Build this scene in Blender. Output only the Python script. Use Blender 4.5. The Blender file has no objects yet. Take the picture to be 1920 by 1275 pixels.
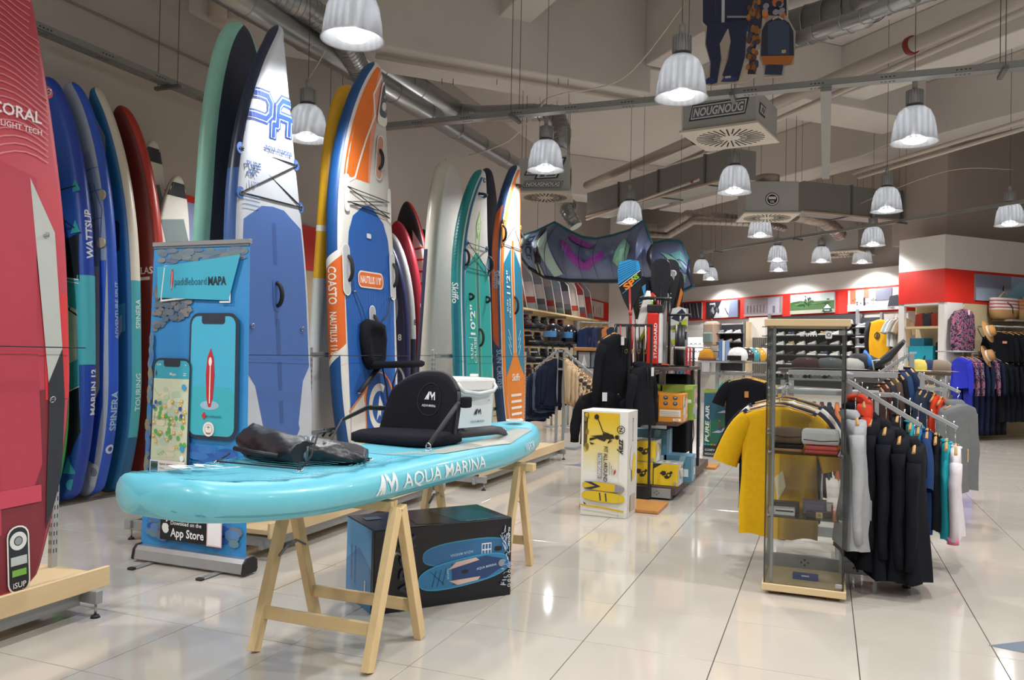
import bpy, bmesh, math, random
import numpy as np
from mathutils import Vector, Matrix
from mathutils.geometry import tessellate_polygon
R = random.Random(7)
C = bpy.context.scene.collection
sc = bpy.context.scene
PI = math.pi
# ---------------------------------------------------------------- camera
FPX, PITCH, ROLL, YAW, EYE = 1500.0, 0.015108921, 0.020652247, -0.373325279, 1.3534273
def cam_axes():
    f = Vector((math.sin(YAW)*math.cos(PITCH), math.cos(YAW)*math.cos(PITCH), math.sin(PITCH)))
    r = Vector((math.cos(YAW), -math.sin(YAW), 0)); u = r.cross(f)
    c, s = math.cos(ROLL), math.sin(ROLL)
    return r*c+u*s, u*c-r*s, f
CR, CU, CF = cam_axes()
camd = bpy.data.cameras.new('camera'); cam = bpy.data.objects.new('camera', camd); C.objects.link(cam)
camd.sensor_width = 36; camd.lens = FPX/1920*36; camd.clip_start = .05; camd.clip_end = 100
cam.matrix_world = Matrix(((CR.x, CU.x, -CF.x, 0), (CR.y, CU.y, -CF.y, 0), (CR.z, CU.z, -CF.z, EYE), (0, 0, 0, 1)))
sc.camera = cam
# points of the photograph turned into points of the room
def _ray(px, py): return CR*((px-960)/FPX) + CU*((637.5-py)/FPX) + CF
def onz(px, py, z=0.0):
    d = _ray(px, py); t = (z-EYE)/d.z; return Vector((d.x*t, d.y*t, z))
def onx(px, py, x):
    d = _ray(px, py); t = x/d.x; return Vector((x, d.y*t, EYE+d.z*t))
def ony(px, py, y):
    d = _ray(px, py); t = y/d.y; return Vector((d.x*t, y, EYE+d.z*t))
# ---------------------------------------------------------------- world, exposure
w = bpy.data.worlds.new('world'); sc.world = w; w.use_nodes = True
w.node_tree.nodes['Background'].inputs[0].default_value = (.75, .75, .8, 1)
w.node_tree.nodes['Background'].inputs[1].default_value = .1
sc.view_settings.view_transform = 'Standard'; sc.view_settings.look = 'None'
sc.view_settings.gamma = 1; sc.view_settings.use_curve_mapping = False
sc.view_settings.exposure = -0.9
LAMP_W, SPOT_W = 17.0, 275.0
# ---------------------------------------------------------------- lamps' light (the store's pendant lamps, seen and unseen)
LZ = 3.5
LAMPS = [(-3.09,4.73),(-1.15,6.69),(.79,8.76),(-5.01,6.87),(-3.1,8.88),(-1.14,10.79),(.8,12.74),(2.67,14.5),(-3.0,12.81),
         (-1.11,14.85),(.81,16.51),(-1.02,18.74),(-.11,19.13),(.74,19.45),(-3.01,21.03),(-1.11,20.9),(-3.04,23.0)]
UNSEEN = [(-5.01,2.7),(-3.09,.7),(-1.15,2.6),(.79,4.7),(-5.0,-1.4),(-1.15,-1.5),(.8,.6),(2.7,2.6),(2.7,6.8),(2.7,10.7),(4.6,4.7),(4.6,12.7),(4.6,8.8),(4.7,0.5),(-5.0,10.9),(-5,15),(-5.0,19)]
# ---------------------------------------------------------------- materials
_M = {}
def lin(h):
    h = h.lstrip('#'); v = [int(h[i:i+2], 16)/255 for i in (0, 2, 4)]
    return [c/12.92 if c <= .04045 else ((c+.055)/1.055)**2.4 for c in v]
def M(h, rough=.5, metal=0.0, var=.06, scale=14.0, bump=0.0, kind='plain', h2=None, coat=0.0, spec=.5, em=0.0):
    key = (h, rough, metal, var, scale, bump, kind, h2, coat, spec, em)
    if key in _M: return _M[key]
    m = bpy.data.materials.new(kind+'_'+h.strip('#')); m.use_nodes = True
    nt = m.node_tree; N = nt.nodes; Lk = nt.links; b = N['Principled BSDF']
    c = lin(h)
    b.inputs['Roughness'].default_value = rough; b.inputs['Metallic'].default_value = metal
    b.inputs['Coat Weight'].default_value = coat; b.inputs['Specular IOR Level'].default_value = spec
    b.inputs['Base Color'].default_value = (*c, 1)
    if em > 0:
        b.inputs['Emission Color'].default_value = (*c, 1); b.inputs['Emission Strength'].default_value = em
    if var > 0 or bump > 0:
        tc = N.new('ShaderNodeTexCoord')
        src = tc.outputs['Object']
        mx = N.new('ShaderNodeMix'); mx.data_type = 'RGBA'
        if kind == 'wood':
            mp = N.new('ShaderNodeMapping'); mp.inputs['Scale'].default_value = (scale*4, scale*.35, scale*4)
            if h2 and h2.startswith('z'): mp.inputs['Scale'].default_value = (scale*4, scale*4, scale*.35)
            if h2 and h2.startswith('x'): mp.inputs['Scale'].default_value = (scale*.35, scale*4, scale*4)
            Lk.new(src, mp.inputs[0]); src = mp.outputs[0]
            t = N.new('ShaderNodeTexNoise'); t.inputs['Scale'].default_value = 1; t.inputs['Detail'].default_value = 5; t.inputs['Distortion'].default_value = .6
        else:
            t = N.new('ShaderNodeTexNoise'); t.inputs['Scale'].default_value = scale; t.inputs['Detail'].default_value = 3
        Lk.new(src, t.inputs['Vector'])
        cc = lin(h2) if (h2 and h2.startswith('#')) else None
        lo = [x*(1-var) for x in c]; hi = [min(1, x*(1+var)+.002) for x in c]
        if cc: lo, hi = c, cc
        mx.inputs['A'].default_value = (*lo, 1); mx.inputs['B'].default_value = (*hi, 1)
        if kind in ('camo', 'floral'):
            cr = N.new('ShaderNodeValToRGB'); cr.color_ramp.interpolation = 'CONSTANT'
            cols = {'camo': ['#2f2f22', '#b98f80', '#e3cfb4', '#6b5a35', '#cdb595'], 'floral': ['#232c48', '#c25a74', '#6a7088', '#1b2236', '#a8687e']}[kind]
            el = cr.color_ramp.elements; pos = [0, .44, .5, .55, .63]
            el[0].position = 0; el[0].color = (*lin(cols[0]), 1); el[1].position = pos[1]; el[1].color = (*lin(cols[1]), 1)
            for p_, c_ in zip(pos[2:], cols[2:]):
                e = el.new(p_); e.color = (*lin(c_), 1)
            Lk.new(t.outputs['Fac'], cr.inputs[0]); Lk.new(cr.outputs[0], b.inputs['Base Color'])
        else:
            Lk.new(t.outputs['Fac'], mx.inputs['Factor']); Lk.new(mx.outputs['Result'], b.inputs['Base Color'])
        if kind == 'fabric':
            b.inputs['Specular IOR Level'].default_value = .12 if sum(c) < .12 else .25; b.inputs['Roughness'].default_value = .92
            if not bump: bump = .15
        if bump > 0:
            t2 = N.new('ShaderNodeTexNoise'); t2.inputs['Scale'].default_value = scale*6; t2.inputs['Detail'].default_value = 2
            Lk.new(tc.outputs['Object'], t2.inputs['Vector'])
            bp = N.new('ShaderNodeBump'); bp.inputs['Strength'].default_value = bump; bp.inputs['Distance'].default_value = .004
            Lk.new(t2.outputs['Fac'], bp.inputs['Height']); Lk.new(bp.outputs[0], b.inputs['Normal'])
    _M[key] = m
    return m
def glassmat(name, alpha=.88, tint=(.93, .97, .95), rough=.03):
    m = bpy.data.materials.new(name); m.use_nodes = True; nt = m.node_tree; N = nt.nodes; L = nt.links
    for n in list(N): N.remove(n)
    o = N.new('ShaderNodeOutputMaterial'); t = N.new('ShaderNodeBsdfTransparent'); t.inputs[0].default_value = (*tint, 1)
    g = N.new('ShaderNodeBsdfGlossy'); g.inputs['Roughness'].default_value = rough
    f = N.new('ShaderNodeFresnel'); f.inputs[0].default_value = 1.45
    mp = N.new('ShaderNodeMath'); mp.operation = 'MULTIPLY_ADD'; mp.inputs[1].default_value = .9; mp.inputs[2].default_value = 1-alpha-.1 if alpha < .9 else .0
    L.new(f.outputs[0], mp.inputs[0])
    mx = N.new('ShaderNodeMixShader'); L.new(mp.outputs[0], mx.inputs[0]); L.new(t.outputs[0], mx.inputs[1]); L.new(g.outputs[0], mx.inputs[2]); L.new(mx.outputs[0], o.inputs[0])
    return m
def acrylic(name):
    m = bpy.data.materials.new(name); m.use_nodes = True; nt = m.node_tree; N = nt.nodes; L = nt.links
    for n in list(N): N.remove(n)
    o = N.new('ShaderNodeOutputMaterial'); t = N.new('ShaderNodeBsdfTransparent'); t.inputs[0].default_value = (.92, .94, .96, 1)
    tl = N.new('ShaderNodeBsdfTranslucent'); tl.inputs[0].default_value = (.45, .46, .48, 1)
    df = N.new('ShaderNodeBsdfPrincipled'); df.inputs['Base Color'].default_value = (.5, .51, .53, 1); df.inputs['Roughness'].default_value = .25
    wv = N.new('ShaderNodeTexWave'); tc = N.new('ShaderNodeTexCoord'); wv.inputs['Scale'].default_value = 6; L.new(tc.outputs['Object'], wv.inputs['Vector'])
    a = N.new('ShaderNodeMixShader'); a.inputs[0].default_value = .25; L.new(df.outputs[0], a.inputs[1]); L.new(tl.outputs[0], a.inputs[2])
    mr = N.new('ShaderNodeMapRange'); mr.inputs['To Min'].default_value = .26; mr.inputs['To Max'].default_value = .38; L.new(wv.outputs['Fac'], mr.inputs['Value'])
    b = N.new('ShaderNodeMixShader'); L.new(mr.outputs[0], b.inputs[0]); L.new(a.outputs[0], b.inputs[1]); L.new(t.outputs[0], b.inputs[2])
    L.new(b.outputs[0], o.inputs[0]); return m
def emit(name, col, s):
    m = bpy.data.materials.new(name); m.use_nodes = True; b = m.node_tree.nodes['Principled BSDF']
    b.inputs['Base Color'].default_value = (*col, 1); b.inputs['Emission Color'].default_value = (*col, 1); b.inputs['Emission Strength'].default_value = s
    return m
# ---------------------------------------------------------------- object helpers
def empty(name, loc=(0, 0, 0), rz=0.0, label=None, cat=None, group=None, kind=None, mw=None):
    o = bpy.data.objects.new(name, None); C.objects.link(o); o.empty_display_size = .05
    if mw is not None: o.matrix_world = mw
    else: o.location = loc; o.rotation_euler = (0, 0, rz)
    tag(o, label, cat, group, kind); return o
def tag(o, label=None, cat=None, group=None, kind=None):
    if label: o['label'] = label
    if cat: o['category'] = cat
    if group: o['group'] = group
    if kind: o['kind'] = kind
    return o
class B:
    """collects shapes and links them as one mesh object"""
    def __init__(s): s.v = []; s.f = []; s.mi = []; s.sm = []; s.mats = []
    def m(s, mat):
        if mat not in s.mats: s.mats.append(mat)
        return s.mats.index(mat)
    def raw(s, vs, fs, mat, smooth=False):
        o = len(s.v); k = s.m(mat); s.v += [tuple(v) for v in vs]
        for f in fs: s.f.append([o+i for i in f]); s.mi.append(k); s.sm.append(smooth)
        return s
    def box(s, lo, hi, mat, mw=None, bev=0.0):
        x0, y0, z0 = lo; x1, y1, z1 = hi
        if bev <= 0:
            vs = [Vector(p) for p in ((x0,y0,z0),(x1,y0,z0),(x1,y1,z0),(x0,y1,z0),(x0,y0,z1),(x1,y0,z1),(x1,y1,z1),(x0,y1,z1))]
            fs = [(0,3,2,1),(4,5,6,7),(0,1,5,4),(1,2,6,5),(2,3,7,6),(3,0,4,7)]
        else:
            b = min(bev, (x1-x0)/2.01, (y1-y0)/2.01, (z1-z0)/2.01)
            bm = bmesh.new(); bmesh.ops.create_cube(bm, size=1)
            for v in bm.verts: v.co = Vector(((x0+x1)/2+v.co.x*(x1-x0), (y0+y1)/2+v.co.y*(y1-y0), (z0+z1)/2+v.co.z*(z1-z0)))
            bmesh.ops.bevel(bm, geom=bm.edges[:], offset=b, segments=2 if b > .004 else 1, profile=.5, affect='EDGES')
            bm.verts.index_update(); vs = [v.co.copy() for v in bm.verts]; fs = [[v.index for v in f.verts] for f in bm.faces]; bm.free()
        if mw is not None: vs = [mw@v for v in vs]
        return s.raw(vs, fs, mat)
    def cyl(s, a, b, r, mat, r2=None, n=12, caps=True, smooth=True):
        a = Vector(a); b = Vector(b); r2 = r if r2 is None else r2; d = (b-a).normalized()
        x = d.orthogonal().normalized(); y = d.cross(x)
        vs = []
        for p, q in ((a, r), (b, r2)):
            for i in range(n):
                t = 2*PI*i/n; vs.append(p+x*(q*math.cos(t))+y*(q*math.sin(t)))
        s.raw(vs, [(i, (i+1) % n, n+(i+1) % n, n+i) for i in range(n)], mat, smooth)
        if caps:
            s.raw(vs[:n], [list(range(n))[::-1]], mat); s.raw(vs[n:], [list(range(n))], mat)
        return s
    def tube(s, pts, r, mat, n=8, close=False, flat=1.0, caps=True, up=None):
        P = [Vector(p) for p in pts]; m_ = len(P); rs = r if isinstance(r, (list, tuple)) else [r]*m_
        vs = []; ref = None
        for i in range(m_):
            if close: d = (P[(i+1) % m_]-P[i-1])
            else: d = P[min(i+1, m_-1)]-P[max(i-1, 0)]
            if d.length < 1e-9: d = Vector((0, 0, 1))
            d.normalize()
            if ref is None: ref = (Vector(up) if up else d.orthogonal())
            x = ref-d*ref.dot(d)
            if x.length < 1e-5: x = d.orthogonal()
            x.normalize(); ref = x; y = d.cross(x)
            for k in range(n):
                t = 2*PI*k/n; vs.append(P[i]+x*(rs[i]*math.cos(t)*flat)+y*(rs[i]*math.sin(t)))
        fs = []
        for i in range(m_ if close else m_-1):
            a = i*n; b = ((i+1) % m_)*n
            fs += [(a+k, a+(k+1) % n, b+(k+1) % n, b+k) for k in range(n)]
        s.raw(vs, fs, mat, True)
        if caps and not close:
            s.raw(vs[:n], [list(range(n))[::-1]], mat); s.raw(vs[-n:], [list(range(n))], mat)
        return s
    def loft(s, rings, mat, smooth=True, cap0=True, cap1=True):
        n = len(rings[0]); vs = [p for r in rings for p in r]
        fs = []
        for i in range(len(rings)-1):
            a, b = i*n, (i+1)*n
            fs += [(a+k, a+(k+1) % n, b+(k+1) % n, b+k) for k in range(n)]
        s.raw(vs, fs, mat, smooth)
        if cap0: s.raw(rings[0], [list(range(n))[::-1]], mat)
        if cap1: s.raw(rings[-1], [list(range(n))], mat)
        return s
    def lathe(s, prof, mat, n=24, c=(0, 0, 0), smooth=True):
        rings = [[Vector((c[0]+r*math.cos(2*PI*k/n), c[1]+r*math.sin(2*PI*k/n), c[2]+z)) for k in range(n)] for r, z in prof]
        return s.loft(rings, mat, smooth, False, False)
    def prism(s, poly, fmap, d, mat, smooth=False):
        """poly: 2D outline; fmap(x,y,h)->3D; thickness d"""
        n = len(poly); tri = tessellate_polygon([[Vector((x, y, 0)) for x, y in poly]])
        a = [fmap(x, y, 0) for x, y in poly]; b = [fmap(x, y, d) for x, y in poly]
        s.raw(b, tri, mat); s.raw(a, [t[::-1] for t in tri], mat)
        s.raw(a+b, [(i, (i+1) % n, n+(i+1) % n, n+i) for i in range(n)], mat, smooth); return s
    def build(s, name, parent=None, label=None, cat=None, group=None, kind=None, loc=None, mw=None):
        me = bpy.data.meshes.new(name); me.from_pydata(s.v, [], s.f)
        for m_ in s.mats: me.materials.append(m_)
        me.polygons.foreach_set('material_index', s.mi); me.polygons.foreach_set('use_smooth', s.sm); me.update()
        bm = bmesh.new(); bm.from_mesh(me); bmesh.ops.remove_doubles(bm, verts=bm.verts[:], dist=1e-6); bmesh.ops.recalc_face_normals(bm, faces=bm.faces[:]); bm.to_mesh(me); bm.free()
        o = bpy.data.objects.new(name, me); C.objects.link(o)
        if loc is not None: o.location = loc
        if mw is not None: o.matrix_world = mw
        if parent is not None: o.parent = parent
        return tag(o, label, cat, group, kind)
def copy_tree(o, parent=None, label=None, loc=None, rz=None):
    c = o.copy(); C.objects.link(c); c.parent = parent
    if label: c['label'] = label
    if loc is not None: c.location = loc
    if rz is not None: c.rotation_euler = (0, 0, rz)
    for ch in [x for x in o.children]: copy_tree(ch, c)
    return c
def ring(cx, cy, z, a, b, n=16, e=1.0, ph=0.0):
    out = []
    for k in range(n):
        t = 2*PI*k/n+ph; ct, st = math.cos(t), math.sin(t)
        out.append(Vector((cx+a*abs(ct)**e*(1 if ct > 0 else -1), cy+b*abs(st)**e*(1 if st > 0 else -1), z)))
    return out
# ---------------------------------------------------------------- flat print and lettering
_T = {}
def text2d(t, bold=0.0):
    k = (t, bold)
    if k not in _T:
        cu = bpy.data.curves.new('t', 'FONT'); cu.body = t; cu.size = 1; cu.resolution_u = 2; cu.offset = bold
        o = bpy.data.objects.new('t', cu); C.objects.link(o)
        dg = bpy.context.evaluated_depsgraph_get(); me = bpy.data.meshes.new_from_object(o.evaluated_get(dg))
        vs = [(v.co.x, v.co.y) for v in me.vertices]; fs = [tuple(p.vertices) for p in me.polygons]
        bpy.data.objects.remove(o); bpy.data.curves.remove(cu); bpy.data.meshes.remove(me)
        _T[k] = (vs, fs)
    return _T[k]
def plane_map(o, x, y, flip=1):
    o = Vector(o); x = Vector(x).normalized(); y = Vector(y).normalized(); n = x.cross(y)*flip
    return lambda a, b, h=0.0: o+x*a+y*b+n*h
class Art:
    """coloured shapes laid on a surface map(x,y,h); later shapes lie on earlier ones"""
    def __init__(s, fmap, eps=.0006, base=.0008, rough=.5, cut=None):
        s.f = fmap; s.eps = eps; s.h = base; s.b = B(); s.rough = rough; s.cut = cut
    def _add(s, vs, fs, col, keep=False):
        mat = col if not isinstance(col, str) else M(col, s.rough, var=.03)
        if s.cut:
            bm = bmesh.new(); bv = [bm.verts.new((x, y, 0)) for x, y in vs]
            for f in fs:
                try: bm.faces.new([bv[i] for i in f])
                except ValueError: pass
            for ax, st in ((0, s.cut[0]), (1, s.cut[1])):
                if not st: continue
                lo = min(v[ax] for v in vs); hi = max(v[ax] for v in vs); k = math.ceil(lo/st)
                while k*st < hi:
                    no = (1, 0, 0) if ax == 0 else (0, 1, 0); co = (k*st, 0, 0) if ax == 0 else (0, k*st, 0)
                    bmesh.ops.bisect_plane(bm, geom=bm.verts[:]+bm.edges[:]+bm.faces[:], plane_co=co, plane_no=no); k += 1
            bm.verts.index_update(); vs = [(v.co.x, v.co.y) for v in bm.verts]; fs = [[v.index for v in f.verts] for f in bm.faces]; bm.free()
        s.b.raw([s.f(x, y, s.h) for x, y in vs], fs, mat)
        s.h += s.eps*(.1 if keep else 1)
        return s
    def poly(s, pts, col, keep=False): return s._add(pts, tessellate_polygon([[Vector((x, y, 0)) for x, y in pts]]), col, keep)
    def rect(s, x0, y0, x1, y1, col, keep=False): return s._add([(x0, y0), (x1, y0), (x1, y1), (x0, y1)], [(0, 1, 2, 3)], col, keep)
    def rrect(s, x0, y0, x1, y1, r, col, keep=False):
        p = []
        for cx, cy, a in ((x1-r, y1-r, 0), (x0+r, y1-r, 90), (x0+r, y0+r, 180), (x1-r, y0+r, 270)):
            for k in range(5): t = math.radians(a+k*22.5); p.append((cx+r*math.cos(t), cy+r*math.sin(t)))
        return s.poly(p, col, keep)
    def ell(s, cx, cy, a, b, col, n=20, keep=False): return s._add([(cx+a*math.cos(2*PI*k/n), cy+b*math.sin(2*PI*k/n)) for k in range(n)], [tuple(range(n))], col, keep)
    def annulus(s, cx, cy, r0, r1, col, a0=0, a1=360, n=24, sy=1.0, keep=False):
        vs = []
        for k in range(n+1):
            t = math.radians(a0+(a1-a0)*k/n); vs += [(cx+r0*math.cos(t), cy+r0*math.sin(t)*sy), (cx+r1*math.cos(t), cy+r1*math.sin(t)*sy)]
        return s._add(vs, [(2*k, 2*k+1, 2*k+3, 2*k+2) for k in range(n)], col, keep)
    def line(s, pts, wd, col, keep=False):
        vs, fs = [], []
        for i in range(len(pts)-1):
            a = Vector(pts[i]); b = Vector(pts[i+1]); d = (b-a)
            if d.length < 1e-6: continue
            d.normalize(); n = Vector((-d.y, d.x))*wd/2; k = len(vs)
            a = a-d*wd*.3; b = b+d*wd*.3
            vs += [tuple(a+n), tuple(a-n), tuple(b-n), tuple(b+n)]; fs.append((k, k+1, k+2, k+3))
        return s._add(vs, fs, col, keep)
    def text(s, t, x, y, size, col, rot=0, align='c', bold=.01, sx=1.0, shear=0.0, width=None, keep=False):
        vs, fs = text2d(t, bold)
        if not vs: return s
        x0 = min(v[0] for v in vs); x1 = max(v[0] for v in vs)
        if width: sx = width/((x1-x0)*size)
        off = {'c': (x0+x1)/2, 'l': x0, 'r': x1}[align]; c, sn = math.cos(math.radians(rot)), math.sin(math.radians(rot))
        out = []
        for a, b in vs:
            b -= .35
            a = ((a-off)+shear*b)*size*sx; b *= size; out.append((x+a*c-b*sn, y+a*sn+b*c))
        cut = s.cut
        if cut and cut[0] == .02 and size < .14: s.cut = None
        s._add(out, fs, col, keep); s.cut = cut; return s
    def build(s, name='print', parent=None, label=None, **k): return s.b.build(name, parent, label, **k) if s.b.f else None
# ================================================================ the setting
WX = -6.5
WALLM = M('#b9b2ac', .85, var=.05, scale=1.5, bump=.05)
WHITE = M('#dbd8d4', .8, var=.03, scale=2)
RED = M('#d8291c', .6, var=.05, scale=3)
def floor_tile_mat():
    m = M('#c8c0b6', .13, var=.06, scale=2.5, coat=.0, h2='#bcb5ab').copy(); nt = m.node_tree
    b = nt.nodes['Principled BSDF']; b.inputs['Specular IOR Level'].default_value = .75
    t = nt.nodes.new('ShaderNodeTexNoise'); t.inputs['Scale'].default_value = 1.3; t.inputs['Detail'].default_value = 4
    tc = nt.nodes.new('ShaderNodeTexCoord')
    oi = nt.nodes.new('ShaderNodeObjectInfo'); ad = nt.nodes.new('ShaderNodeVectorMath'); ad.operation = 'ADD'
    nt.links.new(tc.outputs['Object'], ad.inputs[0]); nt.links.new(oi.outputs['Location'], ad.inputs[1]); nt.links.new(ad.outputs[0], t.inputs['Vector'])
    mr = nt.nodes.new('ShaderNodeMapRange'); mr.inputs['To Min'].default_value = .04; mr.inputs['To Max'].default_value = .12
    nt.links.new(t.outputs['Fac'], mr.inputs['Value']); nt.links.new(mr.outputs[0], b.inputs['Roughness'])
    return m
floor = B().box((-6.6, -5, -.12), (9, 28, -.006), M('#5c564d', .8)).build('floor', kind='structure')
TM = floor_tile_mat(); g = .0022
tile_b = B().box((g, g, -.008), (.6-g, .6-g, 0), TM, bev=.0012)
t0 = tile_b.build('tile', floor); TG = (-1.0431059 % .6, 3.6616104 % .6)
cells = []
for i in range(-13, 16):
    for j in range(-3, 48):
        x, y = TG[0]+i*.6, TG[1]+j*.6
        if x < -6.62 or x > 6 or y > 27.4: continue
        c = Vector((x+.3, y+.3, 0)); q = c-Vector((0, 0, EYE)); z = q.dot(CF)
        vis = z > .3 and abs(FPX*q.dot(CR)/z) < 1200 and -FPX*q.dot(CU)/z < 900
        cells.append((0 if vis else 1, q.length, x, y))
cells.sort()
for k, (_, _, x, y) in enumerate(cells[:299]):
    t = t0 if k == 0 else t0.copy()
    if k: C.objects.link(t); t.parent = floor
    t.location = (x, y, 0)
rest = B()
for _, _, x, y in cells[299:]:
    x0, y0 = max(x+g, -6.6), y+g
    rest.box((x0, y0, -.008), (x+.6-g, y+.6-g, 0), TM)
rest.build('tile', floor, kind='stuff')
# grey star shapes stuck on the floor
for k, (px, py, rot, lb) in enumerate(((1082, 872, .3, 'blue grey arrow sticker on the floor left of the tall yellow box'), (1925, 1216, .2, 'grey arrow sticker on the floor at the right edge'))):
    p = onz(px, py, 0); a = Art(lambda x, y, h=0, p=p, rot=rot: Vector((p.x+x*math.cos(rot)-y*math.sin(rot), p.y+x*math.sin(rot)+y*math.cos(rot), h)), base=.0012)
    a.poly([(-.17, 0), (.14, .16), (.06, 0), (.14, -.16)], '#5d6a7a'); a.build('floor_sticker', label=lb, cat='sticker')
def wallbox(name, lo, hi, mat, **k): return B().box(lo, hi, mat).build(name, kind='structure', **k)
wallbox('wall_left', (WX-.2, -5, 0), (WX, 27.6, 7), WALLM)
wallbox('wall_back', (-6.7, -5.2, 0), (9, -5, 7), WALLM)
wallbox('wall_right', (9, -5, 0), (9.2, 28, 7), WALLM)
D45 = Matrix.Rotation(math.radians(-45), 4, 'Z')
def diag(pt, ang=-45): return Matrix.Translation(pt)@Matrix.Rotation(math.radians(ang), 4, 'Z')
# diagonal far wall on the line x+y=20.8 ; local x runs along the wall to the right, local -y faces the store
FAR = diag((-6.5, 27.3, 0))
B().box((-1, .25, 0), (13.5, .45, 7), WALLM, mw=FAR).build('wall_far', kind='structure')
B().box((-1, 0, 2.99), (11.5, .25, 3.42), WHITE, mw=FAR).build('trim_1', kind='structure', label='white bulkhead above the red band of the far wall')
B().box((-1, -.012, 2.42), (11.5, .25, 3.0), RED, mw=FAR).build('trim_2', kind='structure', label='red band running along the far wall')
B().box((-1, .04, 0), (11.5, .25, 2.42), WHITE, mw=FAR).build('trim_3', kind='structure')
# left wall red band
B().box((WX, 5.5, 2.40), (WX+.03, 27.2, 2.985), RED).build('trim_4', kind='structure', label='red band running along the left wall')
B().box((WX, 5.5, 0), (WX+.015, 27.2, 2.40), M('#c9b591', .6, var=.06, kind='wood', scale=3)).build('trim_5', kind='structure')
# right corner block : left face and right face, white / red / white
PC = Vector((1.93, 15.76, 0))
RF = diag(PC, 45)           # local +x runs along the right face away from the corner
topz = ony(1772, 439, PC.y).z; rt = ony(1772, 503, PC.y).z; rb = ony(1772, 566, PC.y).z
B().box((0, 0, rt), (9.5, .95, topz), WHITE, mw=RF).build('wall_block', kind='structure', label='white corner bulkhead above the red corner band')
B().box((-.004, -.006, rb), (9.5, .95, rt), RED, mw=RF).build('trim_6', kind='structure', label='red band wrapping the corner block')
ALCM = WHITE
b = B(); b.box((0, 0, 0), (.06, .12, rb), ALCM, mw=RF); b.box((0, .83, 0), (.06, .95, rb), ALCM, mw=RF); b.box((.45, 0, 0), (9.5, .95, rb), M('#cdbb97', .6, kind='wood', var=.06, scale=3, h2='z'), mw=RF)
b.box((0, 0, 2.35), (.5, .95, rb), ALCM, mw=RF); b.box((.4, .1, 0), (.46, .9, rb), M('#cdbb97', .6, kind='wood', var=.06, scale=3), mw=RF)
b.box((.06, -.004, 0), (.46, .1, rb), ALCM, mw=RF)
b.build('wall_corner', kind='structure', label='corner block with a recess of shelves in its left face')
# column and upper wall above the block
B().box((.55, .4, topz), (9.5, 1.6, 7), M('#a89c94', .85, var=.04, scale=1.5), mw=RF).build('wall_upper', kind='structure')
# ceiling and beams
CM = M('#cdc8c3', .85, var=.05, scale=1.2)
wallbox('ceiling', (-6.7, -5.2, 6.3), (9.2, 28, 6.5), CM)
CB = diag((-2.30, 10.95, 0), 45)
def beam(name, mw, lo, hi, mat=CM, label=None): B().box(lo, hi, mat, mw=mw, bev=.02).build(name, kind='structure', label=label)
beam('trim_7', CB, (-7.5, 0, 4.98), (0, .9, 6.3), CM, 'deep concrete beam crossing above the middle of the store')
beam('trim_8', CB, (-.1, -9, 5.35), (.6, 0, 6.3), CM)
beam('trim_9', diag((-4.75, 10.3, 0), 45), (-.1, -5, 5.62), (.35, 1.3, 6.3), CM)
beam('trim_10', CB, (0, -9.5, 5.75), (9, -9.0, 6.3), CM)
beam('trim_11', CB, (0, .1, 5.35), (5.5, 1.0, 6.3), CM)
beam('trim_12', CB, (3.6, -6, 5.5), (4.1, .2, 6.3), CM)
beam('trim_13', CB, (-5.2, 1.0, 5.55), (-4.7, 9, 6.3), CM)
beam('trim_14', CB, (-9, 8.2, 5.3), (6, 9.0, 6.3), CM)
beam('trim_15', diag((-6.5, 7.2, 0), 45), (-3, 0, 5.75), (4.2, .5, 6.3), CM)
beam('trim_16', CB, (6.2, -4, 5.3), (7.0, 9, 6.3), CM)
b = B(); b.box((-5.6, 21.6, 0), (-5.0, 22.2, 6.3), WALLM); b.build('wall_column', kind='structure', label='square column in the left back corner of the store')
# ================================================================ lamps
def make_lamp():
    t = empty('pendant_lamp', (0, 0, 0))
    g_ = M('#a3a5a7', .4, .25); ac = acrylic('acrylic_reflector')
    prof = [(.055, .36), (.1, .348), (.146, .308), (.18, .23), (.2, .12), (.21, .025), (.222, 0), (.209, .006), (.196, .12), (.175, .228), (.141, .3), (.096, .338), (.055, .35)]
    B().lathe(prof, ac, 28).build('lamp_shade', t)
    bh = B(); b = bh; b.cyl((0, 0, .375), (0, 0, .52), .072, g_, n=20)
    for k in range(20):
        a = 2*PI*k/20; b.box((-.003, .068, .38), (.003, .082, .515), g_, mw=Matrix.Rotation(a, 4, 'Z'))
    bh = b.build('ballast_housing', t)
    b = B(); b.cyl((0, 0, .345), (0, 0, .375), .078, M('#5c6064', .4, .6), n=20); b.build('collar', bh)
    b = B(); b.cyl((0, 0, .52), (0, 0, .62), .026, g_, n=10); b.build('hanger_socket', bh)
    b = B(); b.cyl((0, 0, .62), (0, 0, 2.82), .0035, M('#4a4540', .5), n=5, caps=False); b.build('suspension_rod', t)
    b = B(); b.lathe([(0.001, -.004), (.07, .0), (.105, .014), (.112, .03), (.09, .055), (.05, .075), (.001, .085)], emit('lamp_glow', (1, .99, .98), 13), 20); bu = b.build('bulb', t); b = B(); b.cyl((0, 0, .08), (0, 0, .34), .03, M('#c9c9c6', .4), n=12); b.build('bulb_neck', bu)
    return t
lamp0 = make_lamp()
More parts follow.
